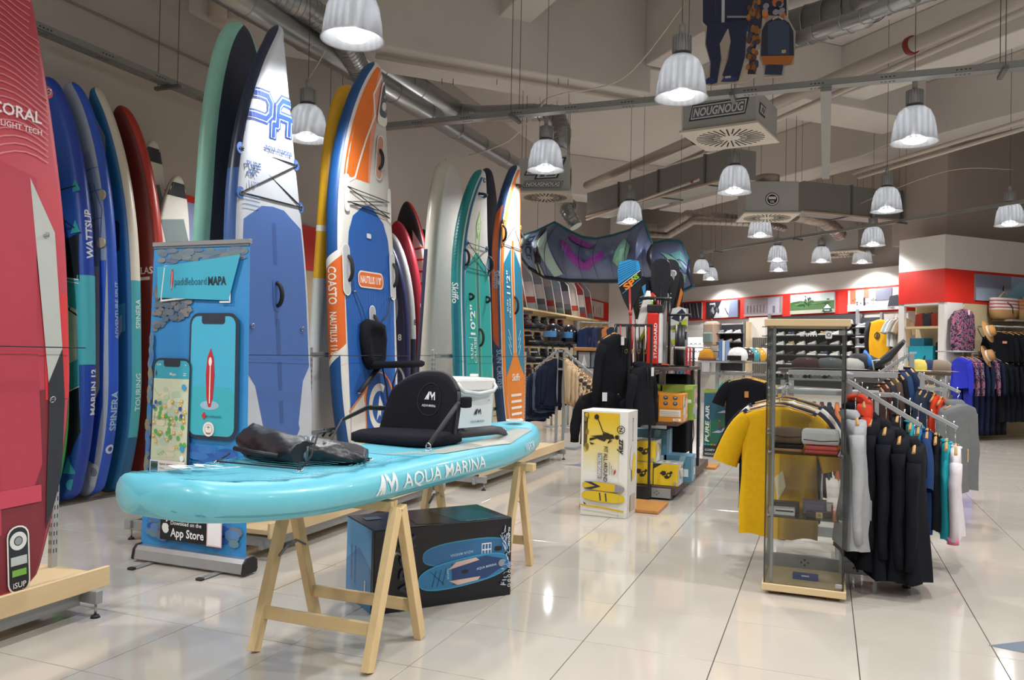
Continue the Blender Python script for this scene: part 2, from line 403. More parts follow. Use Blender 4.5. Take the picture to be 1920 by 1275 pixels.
LL = ['large pendant lamp hanging nearest the camera above the white board nose', 'pendant lamp left of the hanging cut-out of people', 'pendant lamp on the right just below the long straight tray',
      'pendant lamp glowing behind the white board nose and yellow board', 'pendant lamp in front of the left hanging air box', 'pendant lamp just right of the patterned front air box, beside the round emblem box',
      'pendant lamp above the corner of the shoe wall, under the rectangular duct', 'pendant lamp at the right edge of the picture above the red corner band', 'pendant lamp directly above the peak of the hanging kite',
      'pendant lamp just under the round emblem air box', 'pendant lamp in front of the small far air box, right side', 'far pendant lamp below and left of the small far air box', 'far pendant lamp nearly hidden by the small far air box',
      'far pendant lamp below and right of the small far air box', 'far pendant lamp right of the kite tip, hanging higher', 'lowest small far pendant lamp in the row under the diagonal tray', 'smallest far pendant lamp hanging near the left end of the white bulkhead']
lightd = bpy.data.lights.new('lamp_light', 'POINT'); lightd.energy = LAMP_W; lightd.shadow_soft_size = .07; lightd.color = (1, .995, .99)
# light thrown down through the open mouth of each reflector
spotd = bpy.data.lights.new('lamp_beam', 'SPOT'); spotd.energy = SPOT_W; spotd.shadow_soft_size = .08; spotd.color = (1, .995, .99); spotd.spot_size = math.radians(150); spotd.spot_blend = .5
for k, (x, y) in enumerate(LAMPS+UNSEEN):
    if k < len(LAMPS):
        t = lamp0 if k == 0 else copy_tree(lamp0, None)
        t.location = (x, y, LZ); tag(t, LL[k], 'lamp', 'pendant lamps under the ceiling')
    for d_, dz in ((lightd, .2), (spotd, -.05)):
        l = bpy.data.objects.new('lamp_light', d_); C.objects.link(l); l.location = (x, y, LZ+dz)
# ================================================================ paddle boards
class Board:
    def __init__(s, L, W, t=.14, tw=.5, qt=.3, pt=2.2, qn=.5, pn=2.0, en=.62, et=.5, rn=.12, rt=0.0, rail=None):
        s.L, s.W, s.t, s.tw, s.qt, s.pt, s.qn, s.pn, s.en, s.rn, s.rt = L, W, t, tw, qt, pt, qn, pn, en, rn, rt
        s.r = t/2 if rail is None else rail; s.et = et
    def w(s, u):
        q = min(1, max(0, u/s.L)); a = 1.0
        if q < s.qt: a = s.tw+(1-s.tw)*(1-(1-q/s.qt)**s.pt)
        if q > s.qn: a *= max(0.0, 1-((q-s.qn)/(1-s.qn))**s.pn)**s.en
        d = u/ (s.W*.5*s.tw*.6+1e-6)
        if d < 1: a *= max(0.0, 1-(1-d)**2)**s.et
        return s.W/2*a
    def th(s, u):
        d = min(u, s.L-u); h = s.t/2
        if d < h: h = math.sqrt(max(0, h*h-(h-d)**2))
        return h
    def zc(s, u):
        q = u/s.L; z = 0
        if q > .62: z += s.rn*((q-.62)/.38)**2.2
        if q < .2: z += s.rt*((.2-q)/.2)**2
        return z
    def S(s, u, x, h=0.0):
        """point on the skin: u along from tail, x across from the stringer measured over the rail"""
        u = min(max(u, 0), s.L); w = s.w(u); rh = s.th(u); rr = min(s.r, w); fl = w-rr; sg = 1 if x >= 0 else -1; ax = abs(x)
        zc = s.zc(u)
        if ax <= fl: return Vector((x, u, zc+rh+h))
        a = min((ax-fl)/max(s.r, 1e-4), PI)
        return Vector((sg*(fl+(rr+h)*math.sin(a)), u, zc+(rh+h)*math.cos(a)))
    def mesh(s, deck, rail, bottom=None, zones=None, n=8, dk=2):
        bottom = bottom or rail; b = B(); L = s.L
        us = [0, .004, .012, .025, .045, .07, .1, .14, .19, .25, .32]; us = us+[.32+(L-.64)*k/22 for k in range(1, 22)]+[L-x for x in us[::-1]]
        if zones: us = sorted(set(us+[z for z, _ in zones if 0 < z < L]))
        ang = [PI*k/n for k in range(n+1)]
        rings = []
        for u in us:
            w = s.w(u); rh = s.th(u); rr = min(s.r, w); fl = w-rr; zc = s.zc(u); r_ = []
            for a in ang: r_.append(Vector((fl+rr*math.sin(a), u, zc+rh*math.cos(a))))
            for a in ang[::-1]: r_.append(Vector((-fl-rr*math.sin(a), u, zc+rh*math.cos(a))))
            rings.append(r_)
        m_ = len(rings[0]); db = B()
        for i in range(len(us)-1):
            rm = rail
            if zones:
                for z, mm in zones:
                    if us[i] >= z-1e-6: rm = mm
            for k in range(m_):
                k2 = (k+1) % m_; mt = rm; sm = True
                if k == m_-1 or k < dk or m_-1-dk <= k: mt = deck
                elif k == n: mt = bottom
                q = [rings[i][k], rings[i][k2], rings[i+1][k2], rings[i+1][k]]
                b.raw(q, [(0, 1, 2, 3)], mt, sm)
        return b
    def art(s, **k):
        k['cut'] = (.02, .08); k.setdefault('base', .0016)
        def f(x, y, h=0):
            m = s.w(y)-min(s.r, s.w(y))*.25; return s.S(y, max(-m, min(m, x)), h)
        return Art(f, **k)
    def rail_art(s, side, **k):
        """x: across the rail as read from outside with the nose up (0 = middle), y: along the board"""
        def f(x, y, h=0):
            w = s.w(y); fl = w-min(s.r, w); return s.S(y, fl+s.r*PI/2+x if side > 0 else -(fl+s.r*PI/2-x), h)
        k.setdefault('cut', (.012, .08)); k.setdefault('base', .0014); return Art(f, **k)
    def pad(s, A, pts, col, n=40, f_=1.0, keep=False):
        """symmetric band: pts = (u, half width in m) clipped to the flat deck"""
        pts = sorted(pts); u0, u1 = pts[0][0], pts[-1][0]; us = sorted(set([u0+(u1-u0)*k/n for k in range(n+1)]+[p[0] for p in pts]))
        vs = []; 
        for u in us:
            for (a, wa), (c, wc) in zip(pts, pts[1:]):
                if a <= u <= c: hw = wa+(wc-wa)*(u-a)/max(1e-6, c-a); break
            hw = min(hw, max(0, s.w(u)-s.r)*f_); vs += [(-hw, u), (hw, u)]
        cut = A.cut; A.cut = None
        A._add(vs, [(2*k, 2*k+1, 2*k+3, 2*k+2) for k in range(len(us)-1)], col, keep); A.cut = cut
    def side(s, A, u0, u1, lo, hi, col, sg=1, n=24, keep=True):
        """band between lo(u) and hi(u) (metres from the stringer) on one side"""
        us = [u0+(u1-u0)*k/n for k in range(n+1)]; vs = []; m = 8
        for u in us: vs += [(sg*(lo(u)+(hi(u)-lo(u))*j/m), u) for j in range(m+1)]
        cut = A.cut; A.cut = None
        A._add(vs, [(k*(m+1)+j, k*(m+1)+j+1, (k+1)*(m+1)+j+1, (k+1)*(m+1)+j) for k in range(n) for j in range(m)], col, keep); A.cut = cut
def stand(name, label, pos, lean=0.0, face='x', group=None, yaw=0.0, cat='paddle board', roll=0.0):
    """root matrix for a board standing on its tail; deck normal faces +x or -y; lean back in degrees"""
    if face == 'x': X, Y, Z = Vector((0, 1, 0)), Vector((0, 0, 1)), Vector((1, 0, 0))
    elif face == '-x': X, Y, Z = Vector((0, -1, 0)), Vector((0, 0, 1)), Vector((-1, 0, 0))
    else: X, Y, Z = Vector((1, 0, 0)), Vector((0, 0, 1)), Vector((0, -1, 0))
    m = Matrix((X, Y, Z)).transposed().to_4x4()
    mw = Matrix.Translation(pos)@Matrix.Rotation(yaw, 4, 'Z')@m@Matrix.Rotation(math.radians(roll), 4, 'Z')@Matrix.Rotation(math.radians(-lean), 4, 'X')
    return empty(name, mw=mw, label=label, cat=cat, group=group)
def skin(bd, root, deck, rail, bottom=None, zones=None): return bd.mesh(deck, rail, bottom, zones).build('board_hull', root)
def ring_fit(root, bd, x, u, col, r=.03, name='d_ring', plate=True):
    b = B(); p = bd.S(u, x, 0)
    if plate: b.cyl(p+Vector((0, 0, -.001)), p+Vector((0, 0, .006)), r, col, n=16)
    st = M('#c9cbcc', .25, .9)
    b.tube([p+Vector((.014*math.cos(t), .014*math.sin(t), .012+.006*math.sin(t))) for t in [2*PI*k/10 for k in range(10)]], .0028, st, 6, close=True)
    b.box(p+Vector((-.012, -.004, .0)), p+Vector((.012, .004, .012)), st)
    return b.build(name, root)
def cord(root, bd, pts, r=.004, col=None, name='bungee_cord'):
    col = col or M('#22242a', .7)
    P = [bd.S(u, x, .016) for x, u in pts]; out = []
    for a, b_ in zip(P, P[1:]): out += [a.lerp(b_, k/6) for k in range(6)]
    out.append(P[-1]); return B().tube(out, r, col, 6).build(name, root)
def handle(root, bd, x, u, L=.2, plate='#2a2c30', horiz=False, name='grab_handle', hcol='#17181b', pw=.04):
    b = B(); p = bd.S(u, x, 0); d = Vector((1, 0, 0)) if horiz else Vector((0, 1, 0)); sd = Vector((0, 1, 0)) if horiz else Vector((1, 0, 0))
    pm = M(plate, .5)
    fm = lambda a, c, h: p+d*a+sd*c+Vector((0, 0, h-.002))
    pl = [(L*.62*math.cos(t), pw*math.sin(t)) if 0 else ((L*.5*(1 if math.cos(t) > 0 else -1)+pw*math.cos(t)), pw*math.sin(t)) for t in [2*PI*(k+.5)/20 for k in range(20)]]
    root = B().prism(pl, fm, .007, pm).build('handle_patch', root)
    b.tube([p+d*(L*.5*math.cos(t))+Vector((0, 0, .004+.045*math.sin(t))) for t in [PI*k/10 for k in range(11)]], .011, M(hcol, .7), 8, flat=1.4)
    return b.build(name, root)
def am_logo(A, x, y, s, col, rot=0):
    c, sn = math.cos(math.radians(rot)), math.sin(math.radians(rot))
    def T(p): return [(x+(a*c-b*sn)*s, y+(a*sn+b*c)*s) for a, b in p]
    A.poly(T([(-.95, -.5), (-.35, .5), (-.2, .5), (-.2, -.5), (-.38, -.5), (-.38, -.25), (-.44, -.5), (-.62, -.5), (-.52, -.15), (-.74, -.5)]), col, True)
    A.poly(T([(-.36, -.12), (-.36, .12), (-.48, -.1)]), col, True)
    A.poly(T([(-.1, .5), (.08, .5), (.3, .02), (.62, .5), (.78, .5), (.95, -.5), (.73, -.5), (.66, .12), (.3, -.35), (-.02, .2), (-.1, 0)]), col, True)
    A.poly(T([(.3, -.5), (.42, -.5), (.36, -.15)]), col)
FRONT = 'boards standing along the front of the rack'
# ---- coral board, nearest on the left
bd = Board(3.2, .80, .09, tw=.42, qt=.33, pt=1.7, qn=.45, pn=2.0, en=.7, rn=.12)
p = Vector((-3.50, 2.56, .17)); r_ = stand('paddle_board', 'coral red board nearest the camera, cut off by the left edge', p, 3.2, 'x', roll=1.0)
skin(bd, r_, M('#c04552', .5), M('#ab414c', .4), M('#7e2f38', .5))
A = bd.art(cut=(None, .1), rough=.55)
hw = lambda u: max(.0, bd.w(u)-bd.r*.9)
A_ = A
bd.side(A, .0, .95, lambda u: 0, lambda u: bd.w(u)-.012, '#7d2c36', 1); bd.side(A, .0, .95, lambda u: 0, lambda u: bd.w(u)-.012, '#7d2c36', -1); A.h += .0006
bd.side(A, .9, 1.42, lambda u: .24, lambda u: bd.w(u)-.02, '#d63a3e', 1); A.h += .0006
# wood-grain pink waves on the nose half
for k in range(34):
    u0 = 2.0+k*.034; pts = []
    for j in range(15):
        x = -.4+.8*j/14; u = u0+.05*math.sin(x*9+k*.13)+.04*math.sin(x*4+1); pts.append((x, u))
    pts = [(x, u) for x, u in pts if u < 3.15 and abs(x) < bd.w(u)-.03]
    if len(pts) > 2: A.line(pts, .007, '#dc8286', keep=True)
A.h += .0006
bd.side(A, .55, 1.95, lambda u: 0, lambda u: .1 if u > 0 else 0, '#b13a4b', 1); bd.side(A, .3, 2.0, lambda u: 0, lambda u: .28, '#b13a4b', -1)
A.h += .0006
A.poly([(0, 2.03), (.22, 1.97), (.2, 1.3), (.21, .6), (.16, .48), (0, .46)], '#b13a4b')
A.poly([(.185, 1.97), (.31, 1.72), (.335, 1.14), (.255, .98)], '#b9bcb6')
A.poly([(.255, .985), (.335, 1.15), (.34, .9), (.31, .5), (.22, .28), (.23, .5), (.25, .8)], '#2c2e36')
A.rect(-.3, .42, .2, .5, '#c34558')
A.text('CORAL', .25, 2.27, .078, '#f0e6e6', align='r', bold=.02); A.text("5'S LIGHT TECH", .25, 2.2, .038, '#eadadc', align='r')
A.rrect(.02, .02, .13, .33, .05, '#e6e3de'); A.rrect(.027, .027, .123, .323, .045, '#26292d'); A.annulus(.075, .26, .022, .042, '#d8d8d4'); A.ell(.075, .26, .018, .018, '#8f9698')
A.rect(.035, .15, .115, .19, '#b9c0be'); A.rect(.04, .1, .11, .13, '#79b34a'); A.text('iSUP', .075, .06, .035, '#e8e8e4')
A.build('print', r_)
for x, u in ((.27, 2.9), (.32, 2.42), (-.27, 2.9), (-.32, 2.42)): ring_fit(r_, bd, x, u, M('#c0454f', .6), .03)
for x, u in ((.26, 1.7), (.27, .9)): ring_fit(r_, bd, x, u, M('#c0454f', .6), .02, plate=False)
cord(r_, bd, [(-.27, 2.9), (.27, 2.9), (-.32, 2.42), (.32, 2.42), (-.27, 2.9)]); cord(r_, bd, [(-.32, 2.42), (.27, 2.9)])
# ---- grey and blue touring board
bd = Board(3.38, .82, .14, tw=.62, qt=.25, qn=.42, pn=1.9, en=.78, rn=.16)
p = Vector((-3.55, 4.63, .2)); r_ = stand('paddle_board', 'tall light grey board with a blue deck pad, behind the banner', p, 3.0, 'x', roll=2.0)
NV = M('#2b3550', .35); BL = M('#3d63a4', .4); GY = M('#b9bec6', .4)
skin(bd, r_, GY, GY, M('#8f97a3', .5), zones=[(0, GY), (1.7, BL), (2.35, NV)])
A = bd.art(cut=(None, .08), rough=.6)
bd.pad(A, [(.52, .17), (.56, .2), (.6, .19), (.9, .26), (1.0, .34), (2.0, .34), (2.06, .22), (2.12, .12), (2.13, 0)], '#4263a0')
A.rrect(-.022, 1.72, .022, 2.02, .02, '#36548f', keep=True); 
for u0, u1 in ((1.1, 1.35), (.85, 1.05), (.62, .78)): A.rrect(-.022, u0, .022, u1, .012, '#365287', keep=True)
A.h += .0006
# outlined double letters of the maker's mark
for off, cc in ((0, '#2e5da8'),):
    for wd, cc in ((.075, '#153f94'), (.05, '#a9b2bf'), (.03, '#153f94')):
        A.line([(-.3, 2.62), (-.3, 2.72), (-.08, 2.72), (-.04, 2.76), (-.04, 2.83), (-.08, 2.87), (-.27, 2.87)], wd, cc)
        A.line([(-.0, 2.62), (-.0, 2.7), (.04, 2.7), (.04, 2.83), (.08, 2.88), (.2, 2.88)], wd, cc)
        A.line([(.04, 2.77), (.24, 2.77)], wd, cc); A.line([(.17, 2.77), (.17, 2.66)], wd, cc)
A.text('aqua marina', .06, 2.535, .06, '#1d4a9c', bold=.012)
A.text('PURE', -.2, 2.38, .062, '#48658f', bold=.02); A.text('AIR', -.22, 2.33, .062, '#48658f', bold=.02); A.text("11'0''", -.21, 2.25, .055, '#5e7597')
for k in range(3): A.rect(-.3, 2.16-k*.03, -.15, 2.168-k*.03, '#6f86a6', keep=True)
A.h += .0006
for k, cc in enumerate(('#d9dde0', '#e0b43a', '#4f9b4b')):
    A.rect(-.13+k*.09, .4, -.05+k*.09, .49, '#e4e6e6', keep=True)
A.h += .0006
for k, cc in enumerate(('#3a62a5', '#c7403a', '#ddc73c')):
    A.ell(-.11+k*.09, .455, .018, .022, cc, keep=True); A.rect(-.09+k*.09, .42, -.06+k*.09, .45, '#333333', keep=True)
A.build('print', r_)
F4 = [(-.3, 2.48), (.27, 2.47), (-.32, 2.18), (.32, 2.17)]
for x, u in F4: ring_fit(r_, bd, x, u, M('#3a5d9c', .6), .04)
cord(r_, bd, [F4[0], F4[1], F4[2], F4[3], F4[0]], .005)
for x, u in ((-.27, 1.3), (.27, 1.28)): ring_fit(r_, bd, x, u, BL, .02)
handle(r_, bd, 0, 1.52, .16, '#3d63a4')
# ---- orange and blue board with a kayak seat
bd = Board(3.56, .93, .15, tw=.5, qt=.3, qn=.5, pn=2.0, en=.66, rn=.17)
p = Vector((-3.55, 5.84, .2)); r_ = stand('paddle_board', 'orange, white and royal blue board with a black seat strapped on', p, 3.0, 'x', roll=1.0)
OB = M('#1b5190', .38); OO = M('#e3701f', .38); OWt = M('#dddcd6', .4)
skin(bd, r_, OWt, OB, M('#1b5190', .5), zones=[(0, OB), (2.0, OB)])
A = bd.art(cut=(None, .07), rough=.6)
bd.side(A, 2.55, 3.5, lambda u: -.02, lambda u: max(0, bd.w(u)-.045), '#e8762a', -1, keep=True)
bd.side(A, 2.55, 3.5, lambda u: 0, lambda u: .1 if u < 2.9 else 0.16, '#e3a08a', 1)
A.h += .0006
A.poly([(.0, 2.3), (.2, 2.3), (.36, 2.9), (.2, 3.3), (.08, 3.1)], '#cfcfca'); A.line([(-.32, 2.5), (-.2, 2.56), (-.06, 2.9), (.04, 3.12), (-.02, 3.28), (.06, 3.46), (.14, 3.3)], .022, '#efece6')
bd.pad(A, [(.62, .05), (.66, .36), (1.6, .38), (2.1, .31), (2.24, .24), (2.34, .08), (2.36, 0)], '#1e5cab')
for k in range(-7, 8): A.line([(k*.042, .75), (k*.042, 2.15)], .003, '#1a5098', keep=True)
A.h += .0006
A.poly([(-.35, .28), (-.36, .68), (-.14, .82), (-.12, .3)], '#d4cfc9'); A.line([(-.37, .66), (-.14, .81), (-.14, .3)], .018, '#df7f2c')
A.annulus(.08, .72, .215, .24, '#df7f2c', 0, 180, 24); A.ell(.08, .7, .215, .25, '#1c529c', 28); A.rect(-.13, .3, .29, .7, '#1c529c', keep=True)
A.annulus(.08, .66, .12, .175, '#ddd9d2', 60, 330, 24, sy=1.15); A.poly([(.02, .55), (.08, .76), (.16, .62), (.1, .63), (.09, .58), (.07, .6)], '#ddd9d2')
A.rrect(-.2, 1.66, .2, 1.8, .05, '#eadbc8'); A.rrect(-.188, 1.672, .188, 1.788, .045, '#dd6a28'); A.text("NAUTILUS 11'8''", 0, 1.73, .085, '#f3e6d6', width=.33, bold=.03)
A.rrect(-.05, 2.08, .02, 2.12, .01, '#cfd6df'); 
for x in (-.365, .36): A.rrect(x-.05, 1.58, x+.05, 2.0, .05, '#e8e8e4', keep=True); A.rrect(x-.042, 1.59, x+.042, 1.99, .04, '#bcc0c0', keep=False)
A.rrect(-.05, 1.16, .05, 1.52, .05, '#e8e8e4'); A.rrect(-.042, 1.17, .042, 1.51, .04, '#a9adb2')
A.rrect(-.37, 2.26, -.3, 2.56, .03, '#ebe9e3'); A.rrect(.3, 2.26, .36, 2.56, .03, '#ebe9e3'); A.rrect(.09, 2.6, .2, 2.98, .05, '#ebe9e3'); A.rrect(.1, 2.61, .19, 2.97, .045, '#c4937e')
A.rrect(.06, 3.06, .22, 3.42, .05, '#ebe9e3'); A.rrect(.075, 3.13, .205, 3.4, .045, '#5b5f6b'); A.ell(.14, 3.22, .035, .035, '#d8d8d4'); A.ell(.14, 3.33, .03, .03, '#7b7f88')
A.build('print', r_)
A = bd.rail_art(-1, rough=.5)
A.poly([(-.09, .98), (.115, 1.16), (.115, 1.98), (-.09, 1.84)], '#e4e2dc'); A.poly([(-.09, 1.04), (.115, 1.2), (.115, 1.92), (-.09, 1.76)], '#dd6620')
A.text('COASTO', .01, 1.66, .1, '#eae3da', rot=-90, bold=.02, width=.3); A.text("NAUTILUS 11'8''", .01, 1.27, .08, '#eae3da', rot=-90, bold=.02, width=.36)
A.build('print', r_)
handle(r_, bd, -.34, 1.8, .2, '#c9cccc', pw=.03); handle(r_, bd, .37, 1.8, .2, '#c9cccc', pw=.03); handle(r_, bd, .02, 1.34, .19, '#b5b9bd', pw=.03); handle(r_, bd, .145, 2.78, .17, '#c9cccc', pw=.03)
cord(r_, bd, [(-.33, 2.46), (.33, 2.44), (-.33, 2.34), (.33, 2.3)], .004); cord(r_, bd, [(-.33, 2.46), (.33, 2.3)], .004)
cord(r_, bd, [(-.33, 2.34), (.33, 2.34)], .004)
NAUT = (r_.matrix_world.copy(), bd)
# ---- teal board
bd = Board(3.1, .82, .15, tw=.6, qt=.25, qn=.5, pn=2.0, en=.66, rn=.14)
p = Vector((-3.45, 7.82, .2)); r_ = stand('paddle_board', 'teal and white board with green lines, left of the orange striped one', p, 3.0, 'x')
TL = M('#17898c', .35)
skin(bd, r_, M('#d5d6d2', .4), TL, M('#0f6c78', .5))
A = bd.art(cut=(None, .08), rough=.6)
bd.pad(A, [(.1, .3), (.2, .36), (1.9, .34), (2.04, .26), (2.2, .04), (2.21, 0)], '#1aa39e')
A.rect(-.035, .6, .035, 2.1, '#27708c', keep=True); A.poly([(-.25, .1), (-.25, .18), (-.04, .6), (.04, .6), (.25, .18), (.25, .1)], '#2a7c94')
for sg in (-1, 1): A.line([(sg*.28, .12), (sg*.042, .6), (sg*.042, 2.3), (sg*.05, 2.55)], .012, '#8fd94e', keep=True)
for sg in (-1, 1):
    for k in range(3): A.line([(sg*(.1+k*.0), .62+k*.09), (sg*.2, .75+k*.09)], .012, '#7cc94f', keep=True)
A.h += .0006
A.poly([(0, 2.35), (.06, 2.48), (.0, 2.66), (-.06, 2.48)], '#9bd368'); A.poly([(0, 2.38), (.045, 2.48), (.0, 2.62), (-.045, 2.48)], '#d3dfc6'); A.text('S', 0, 2.49, .1, '#8fca5c', bold=.02)
A.text("10'2''", -.16, 1.48, .17, '#eef3f2', rot=90, bold=.02); A.text('SUN', -.2, 1.15, .085, '#e4efee', rot=90, bold=.01); A.text('CRUISE', -.11, 1.16, .085, '#e4efee', rot=90, bold=.01); A.rect(-.27, 1.29, -.07, 1.296, '#e4efee')
A.text('Skiffo', .0, .32, .13, '#dfeceb', rot=8, bold=.02, shear=.2)
A.build('print', r_)
A = bd.rail_art(-1, rough=.45); A.rect(-.02, .5, .03, 1.75, '#14647f'); A.rect(.075, .05, .11, 3.0, '#1c6f92', keep=True)
for k in range(26): A.rrect(-.04, 2.0+k*.035, .0, 2.018+k*.035, .006, '#127a80', keep=True)
A.text('Skiffo', .0, 1.75, .1, '#dbeceb', rot=-90, bold=.02, shear=.2); A.text('SUN CRUISE', .0, .45, .085, '#dbeceb', rot=-90, bold=.02, width=.42); A.build('print', r_)
F4 = [(-.27, 2.28), (.25, 2.28), (-.31, 2.02), (.31, 2.02)]
for x, u in F4: ring_fit(r_, bd, x, u, M('#2c6b99', .6), .03)
cord(r_, bd, [F4[0], F4[1], F4[2], F4[3], F4[0]]); handle(r_, bd, -.31, 2.12, .16, '#2c6b99', pw=.02); handle(r_, bd, .31, 2.12, .16, '#2c6b99', pw=.02); handle(r_, bd, 0, 2.82, .16, '#2c6b99', horiz=True, pw=.02); handle(r_, bd, 0.01, 1.3, .18, '#17898c', pw=.02); ring_fit(r_, bd, 0, 2.98, M('#555b60', .5), .03)
for x, u in ((-.22, 1.72), (.22, 1.72)): handle(r_, bd, x, u, .06, '#136f70', pw=.01, name='foot_strap_loop')
# ---- orange striped board
bd = Board(3.42, .79, .15, tw=.5, qt=.3, qn=.5, pn=2.0, en=.66, rn=.15)
p = Vector((-3.50, 9.0, .2)); r_ = stand('paddle_board', 'orange striped board with blue deck, last of the front row', p, 3.0, 'x')
ON = M('#27456e', .4)
skin(bd, r_, M('#e2e0d9', .4), ON, M('#27456e', .5))
A = bd.art(cut=(None, .08), rough=.55)
for sg in (-1, 1): bd.side(A, .05, 3.35, lambda u: max(0, bd.w(u)-.085), lambda u: max(0, bd.w(u)-.03), '#dd7a2a', sg)
A.h += .0006
bd.pad(A, [(.75, .3), (2.0, .32), (2.2, .28), (2.42, .04), (2.43, 0)], '#1f7f9e')
bd.pad(A, [(.1, .16), (.7, .29), (.86, .3), (1.12, .04), (1.13, 0)], '#e0812a')
A.rect(-.05, 1.0, .05, 2.5, '#e6f0ee'); A.rect(-.035, .95, .035, 2.5, '#e0812a'); A.poly([(-.3, .82), (-.05, 1.14), (.05, 1.14), (.3, .82)], '#e0812a')
for k in range(8):
    hw_ = .1+.02*min(k, 7); A.rect(-.17+.05*(k == 7)+.02*(k > 5), .62-k*.075, .17-.05*(k == 7)-.02*(k > 5), .65-k*.075, '#ece8df', keep=True)
for sg in (-1, 1):
    for k in range(3): A.line([(sg*.12, 1.12+k*.09), (sg*.2, 1.24+k*.09)], .012, '#dcebee', keep=True)
A.h += .0006
A.text("11'2''", -.17, 1.98, .15, '#e9f1f2', rot=90, bold=.02); A.text('SUN', -.21, 1.7, .075, '#e3eef0', rot=90, bold=.01); A.text('CRUISE', -.13, 1.68, .075, '#e3eef0', rot=90, bold=.01); A.text('Skiffo', 0, .85, .12, '#f0e6d6', bold=.02, shear=.2)
A.build('print', r_)
A = bd.rail_art(-1, rough=.45); A.poly([(-.05, 1.3), (.03, 1.2), (.03, 2.9), (-.05, 2.8)], '#c45a2c'); A.poly([(-.05, 1.35), (.0, 1.3), (.0, 2.2), (-.05, 2.2)], '#d1632a')
A.text('Skiffo', .02, 2.0, .1, '#8fa5bf', rot=-90, bold=.02, shear=.2); A.text('SUN CRUISE', .03, .95, .085, '#8fa5bf', rot=-90, bold=.02); A.build('print', r_)
F4 = [(-.27, 2.7), (.25, 2.7), (-.3, 2.42), (.3, 2.42)]
for x, u in F4: ring_fit(r_, bd, x, u, M('#e0923a', .6), .03)
cord(r_, bd, [F4[2], F4[3], (0, 2.66), F4[2]]); handle(r_, bd, -.3, 2.55, .18, '#e0923a', pw=.02); handle(r_, bd, .3, 2.55, .18, '#e0923a', pw=.02); handle(r_, bd, 0, 3.16, .12, '#d9a45c', horiz=True, pw=.02); handle(r_, bd, .03, 1.72, .2, '#e0812a', pw=.02)
# ---- boards standing on the far side of the rack, decks away from the aisle
def plain(label, L, W, t, pos, lean, face, deck, rail, bottom, cat='paddle board', zones=None, rn=.12, tw=.5, en=.62, qn=.5, yaw=0.0, qt=.3, name='paddle_board', roll=0.0):
    bd = Board(L, W, t, tw=tw, qt=qt, qn=qn, pn=2.0, en=en, rn=rn); r = stand(name, label, pos, lean, face, yaw=yaw, cat=cat, roll=roll)
    skin(bd, r, M(deck, .4), M(rail, .38), M(bottom, .4), zones=zones); return bd, r
bd, r = plain('mint green board standing behind the grey touring board', 3.5, .66, .13, Vector((-4.12, 4.62, .2)), 3, '-x', '#8fc7b6', '#8cc8b8', '#2c3448', rn=.05, en=.5, qn=.7)
bd, r = plain('yellow and white board behind the orange and royal blue board', 3.5, .7, .13, Vector((-4.12, 6.05, .2)), 3, '-x', '#e8b92c', '#d9d9d6', '#d9d9d6', zones=[(0, M('#cfd2d4', .4)), (1.75, M('#e9b321', .4))], rn=.05, en=.5, qn=.7)
A = bd.rail_art(1, rough=.4); A.rect(-.1, 2.15, .1, 2.2, '#f2f0ea'); A.build('print', r)
bd, r = plain('cream white board with a navy lower half, beside the teal board', 3.3, .78, .17, Vector((-4.12, 8.08, .2)), 3, '-x', '#26304f', '#d9d5cb', '#d3d0c9', rn=.05, en=.5, qn=.7, zones=[(0, M('#d9d5cb', .3))])
A = bd.rail_art(1, rough=.4); A.rect(-.16, .1, -.01, 2.25, '#2c3050'); A.rect(-.12, 1.62, -.06, 1.66, '#d8dade'); A.build('print', r); ring_fit(r, bd, 0, 3.3, M('#d9d5cb', .4), .015)
bd, r = plain('dark navy board between the teal and the orange striped boards', 3.45, .8, .14, Vector((-4.1, 9.15, .2)), 3, '-x', '#26304a', '#20283f', '#232c46', rn=.05)
# ---- boards against the left wall, decks to the camera, seen along their rails
def wallboard(label, L, y, W=.8, x=-6.02, t=.15, lean=-.0, **k):
    kw = dict(rn=.1, tw=.45, en=.55, qn=.45, roll=2.7); kw.update(k)
    if 'far' not in kw: W *= .9; L *= 1.055
    kw.pop('far', None)
    return plain(label, L, W, t, Vector((x, y, .01)), lean, 'y', **kw)
bd, r = wallboard('white board with a bright green rail squeezed behind the coral board', 2.75, 4.72, .78, t=.12, deck='#d9dcdc', rail='#2f9e3f', bottom='#2f9e3f')
A = bd.art(rough=.4); A.poly([(.29, 1.3), (.34, 1.32), (.34, 1.52), (.29, 1.54)], '#22242a'); A.text('WATTSUP', .315, 1.42, .04, '#d3c93a', rot=90); A.build('print', r)
bd, r = wallboard('royal blue board with a teal and white deck, left in the wall row', 3.42, 4.96, deck='#2b56b5', rail='#2548b4', bottom='#2548b4')
A = bd.art(cut=(None, .08), rough=.45)
A.poly([(-.3, .6), (.3, .6), (.3, 1.75), (-.3, 1.75)], '#d7dbdc'); A.poly([(-.3, 1.78), (.3, 1.95), (.3, 1.6), (-.1, 1.78)], '#3fa8bf'); A.poly([(-.3, 2.1), (.3, 2.05), (.31, 1.85), (-.3, 2.0)], '#1d2230')
A.poly([(-.3, 2.07), (.3, 2.25), (.3, 2.0), (-.3, 1.95)], '#1d2230'); A.line([(-.3, 1.97), (.3, 1.86)], .01, '#e6e8e8'); A.line([(-.3, 1.94), (.3, 1.83)], .008, '#e6e8e8')
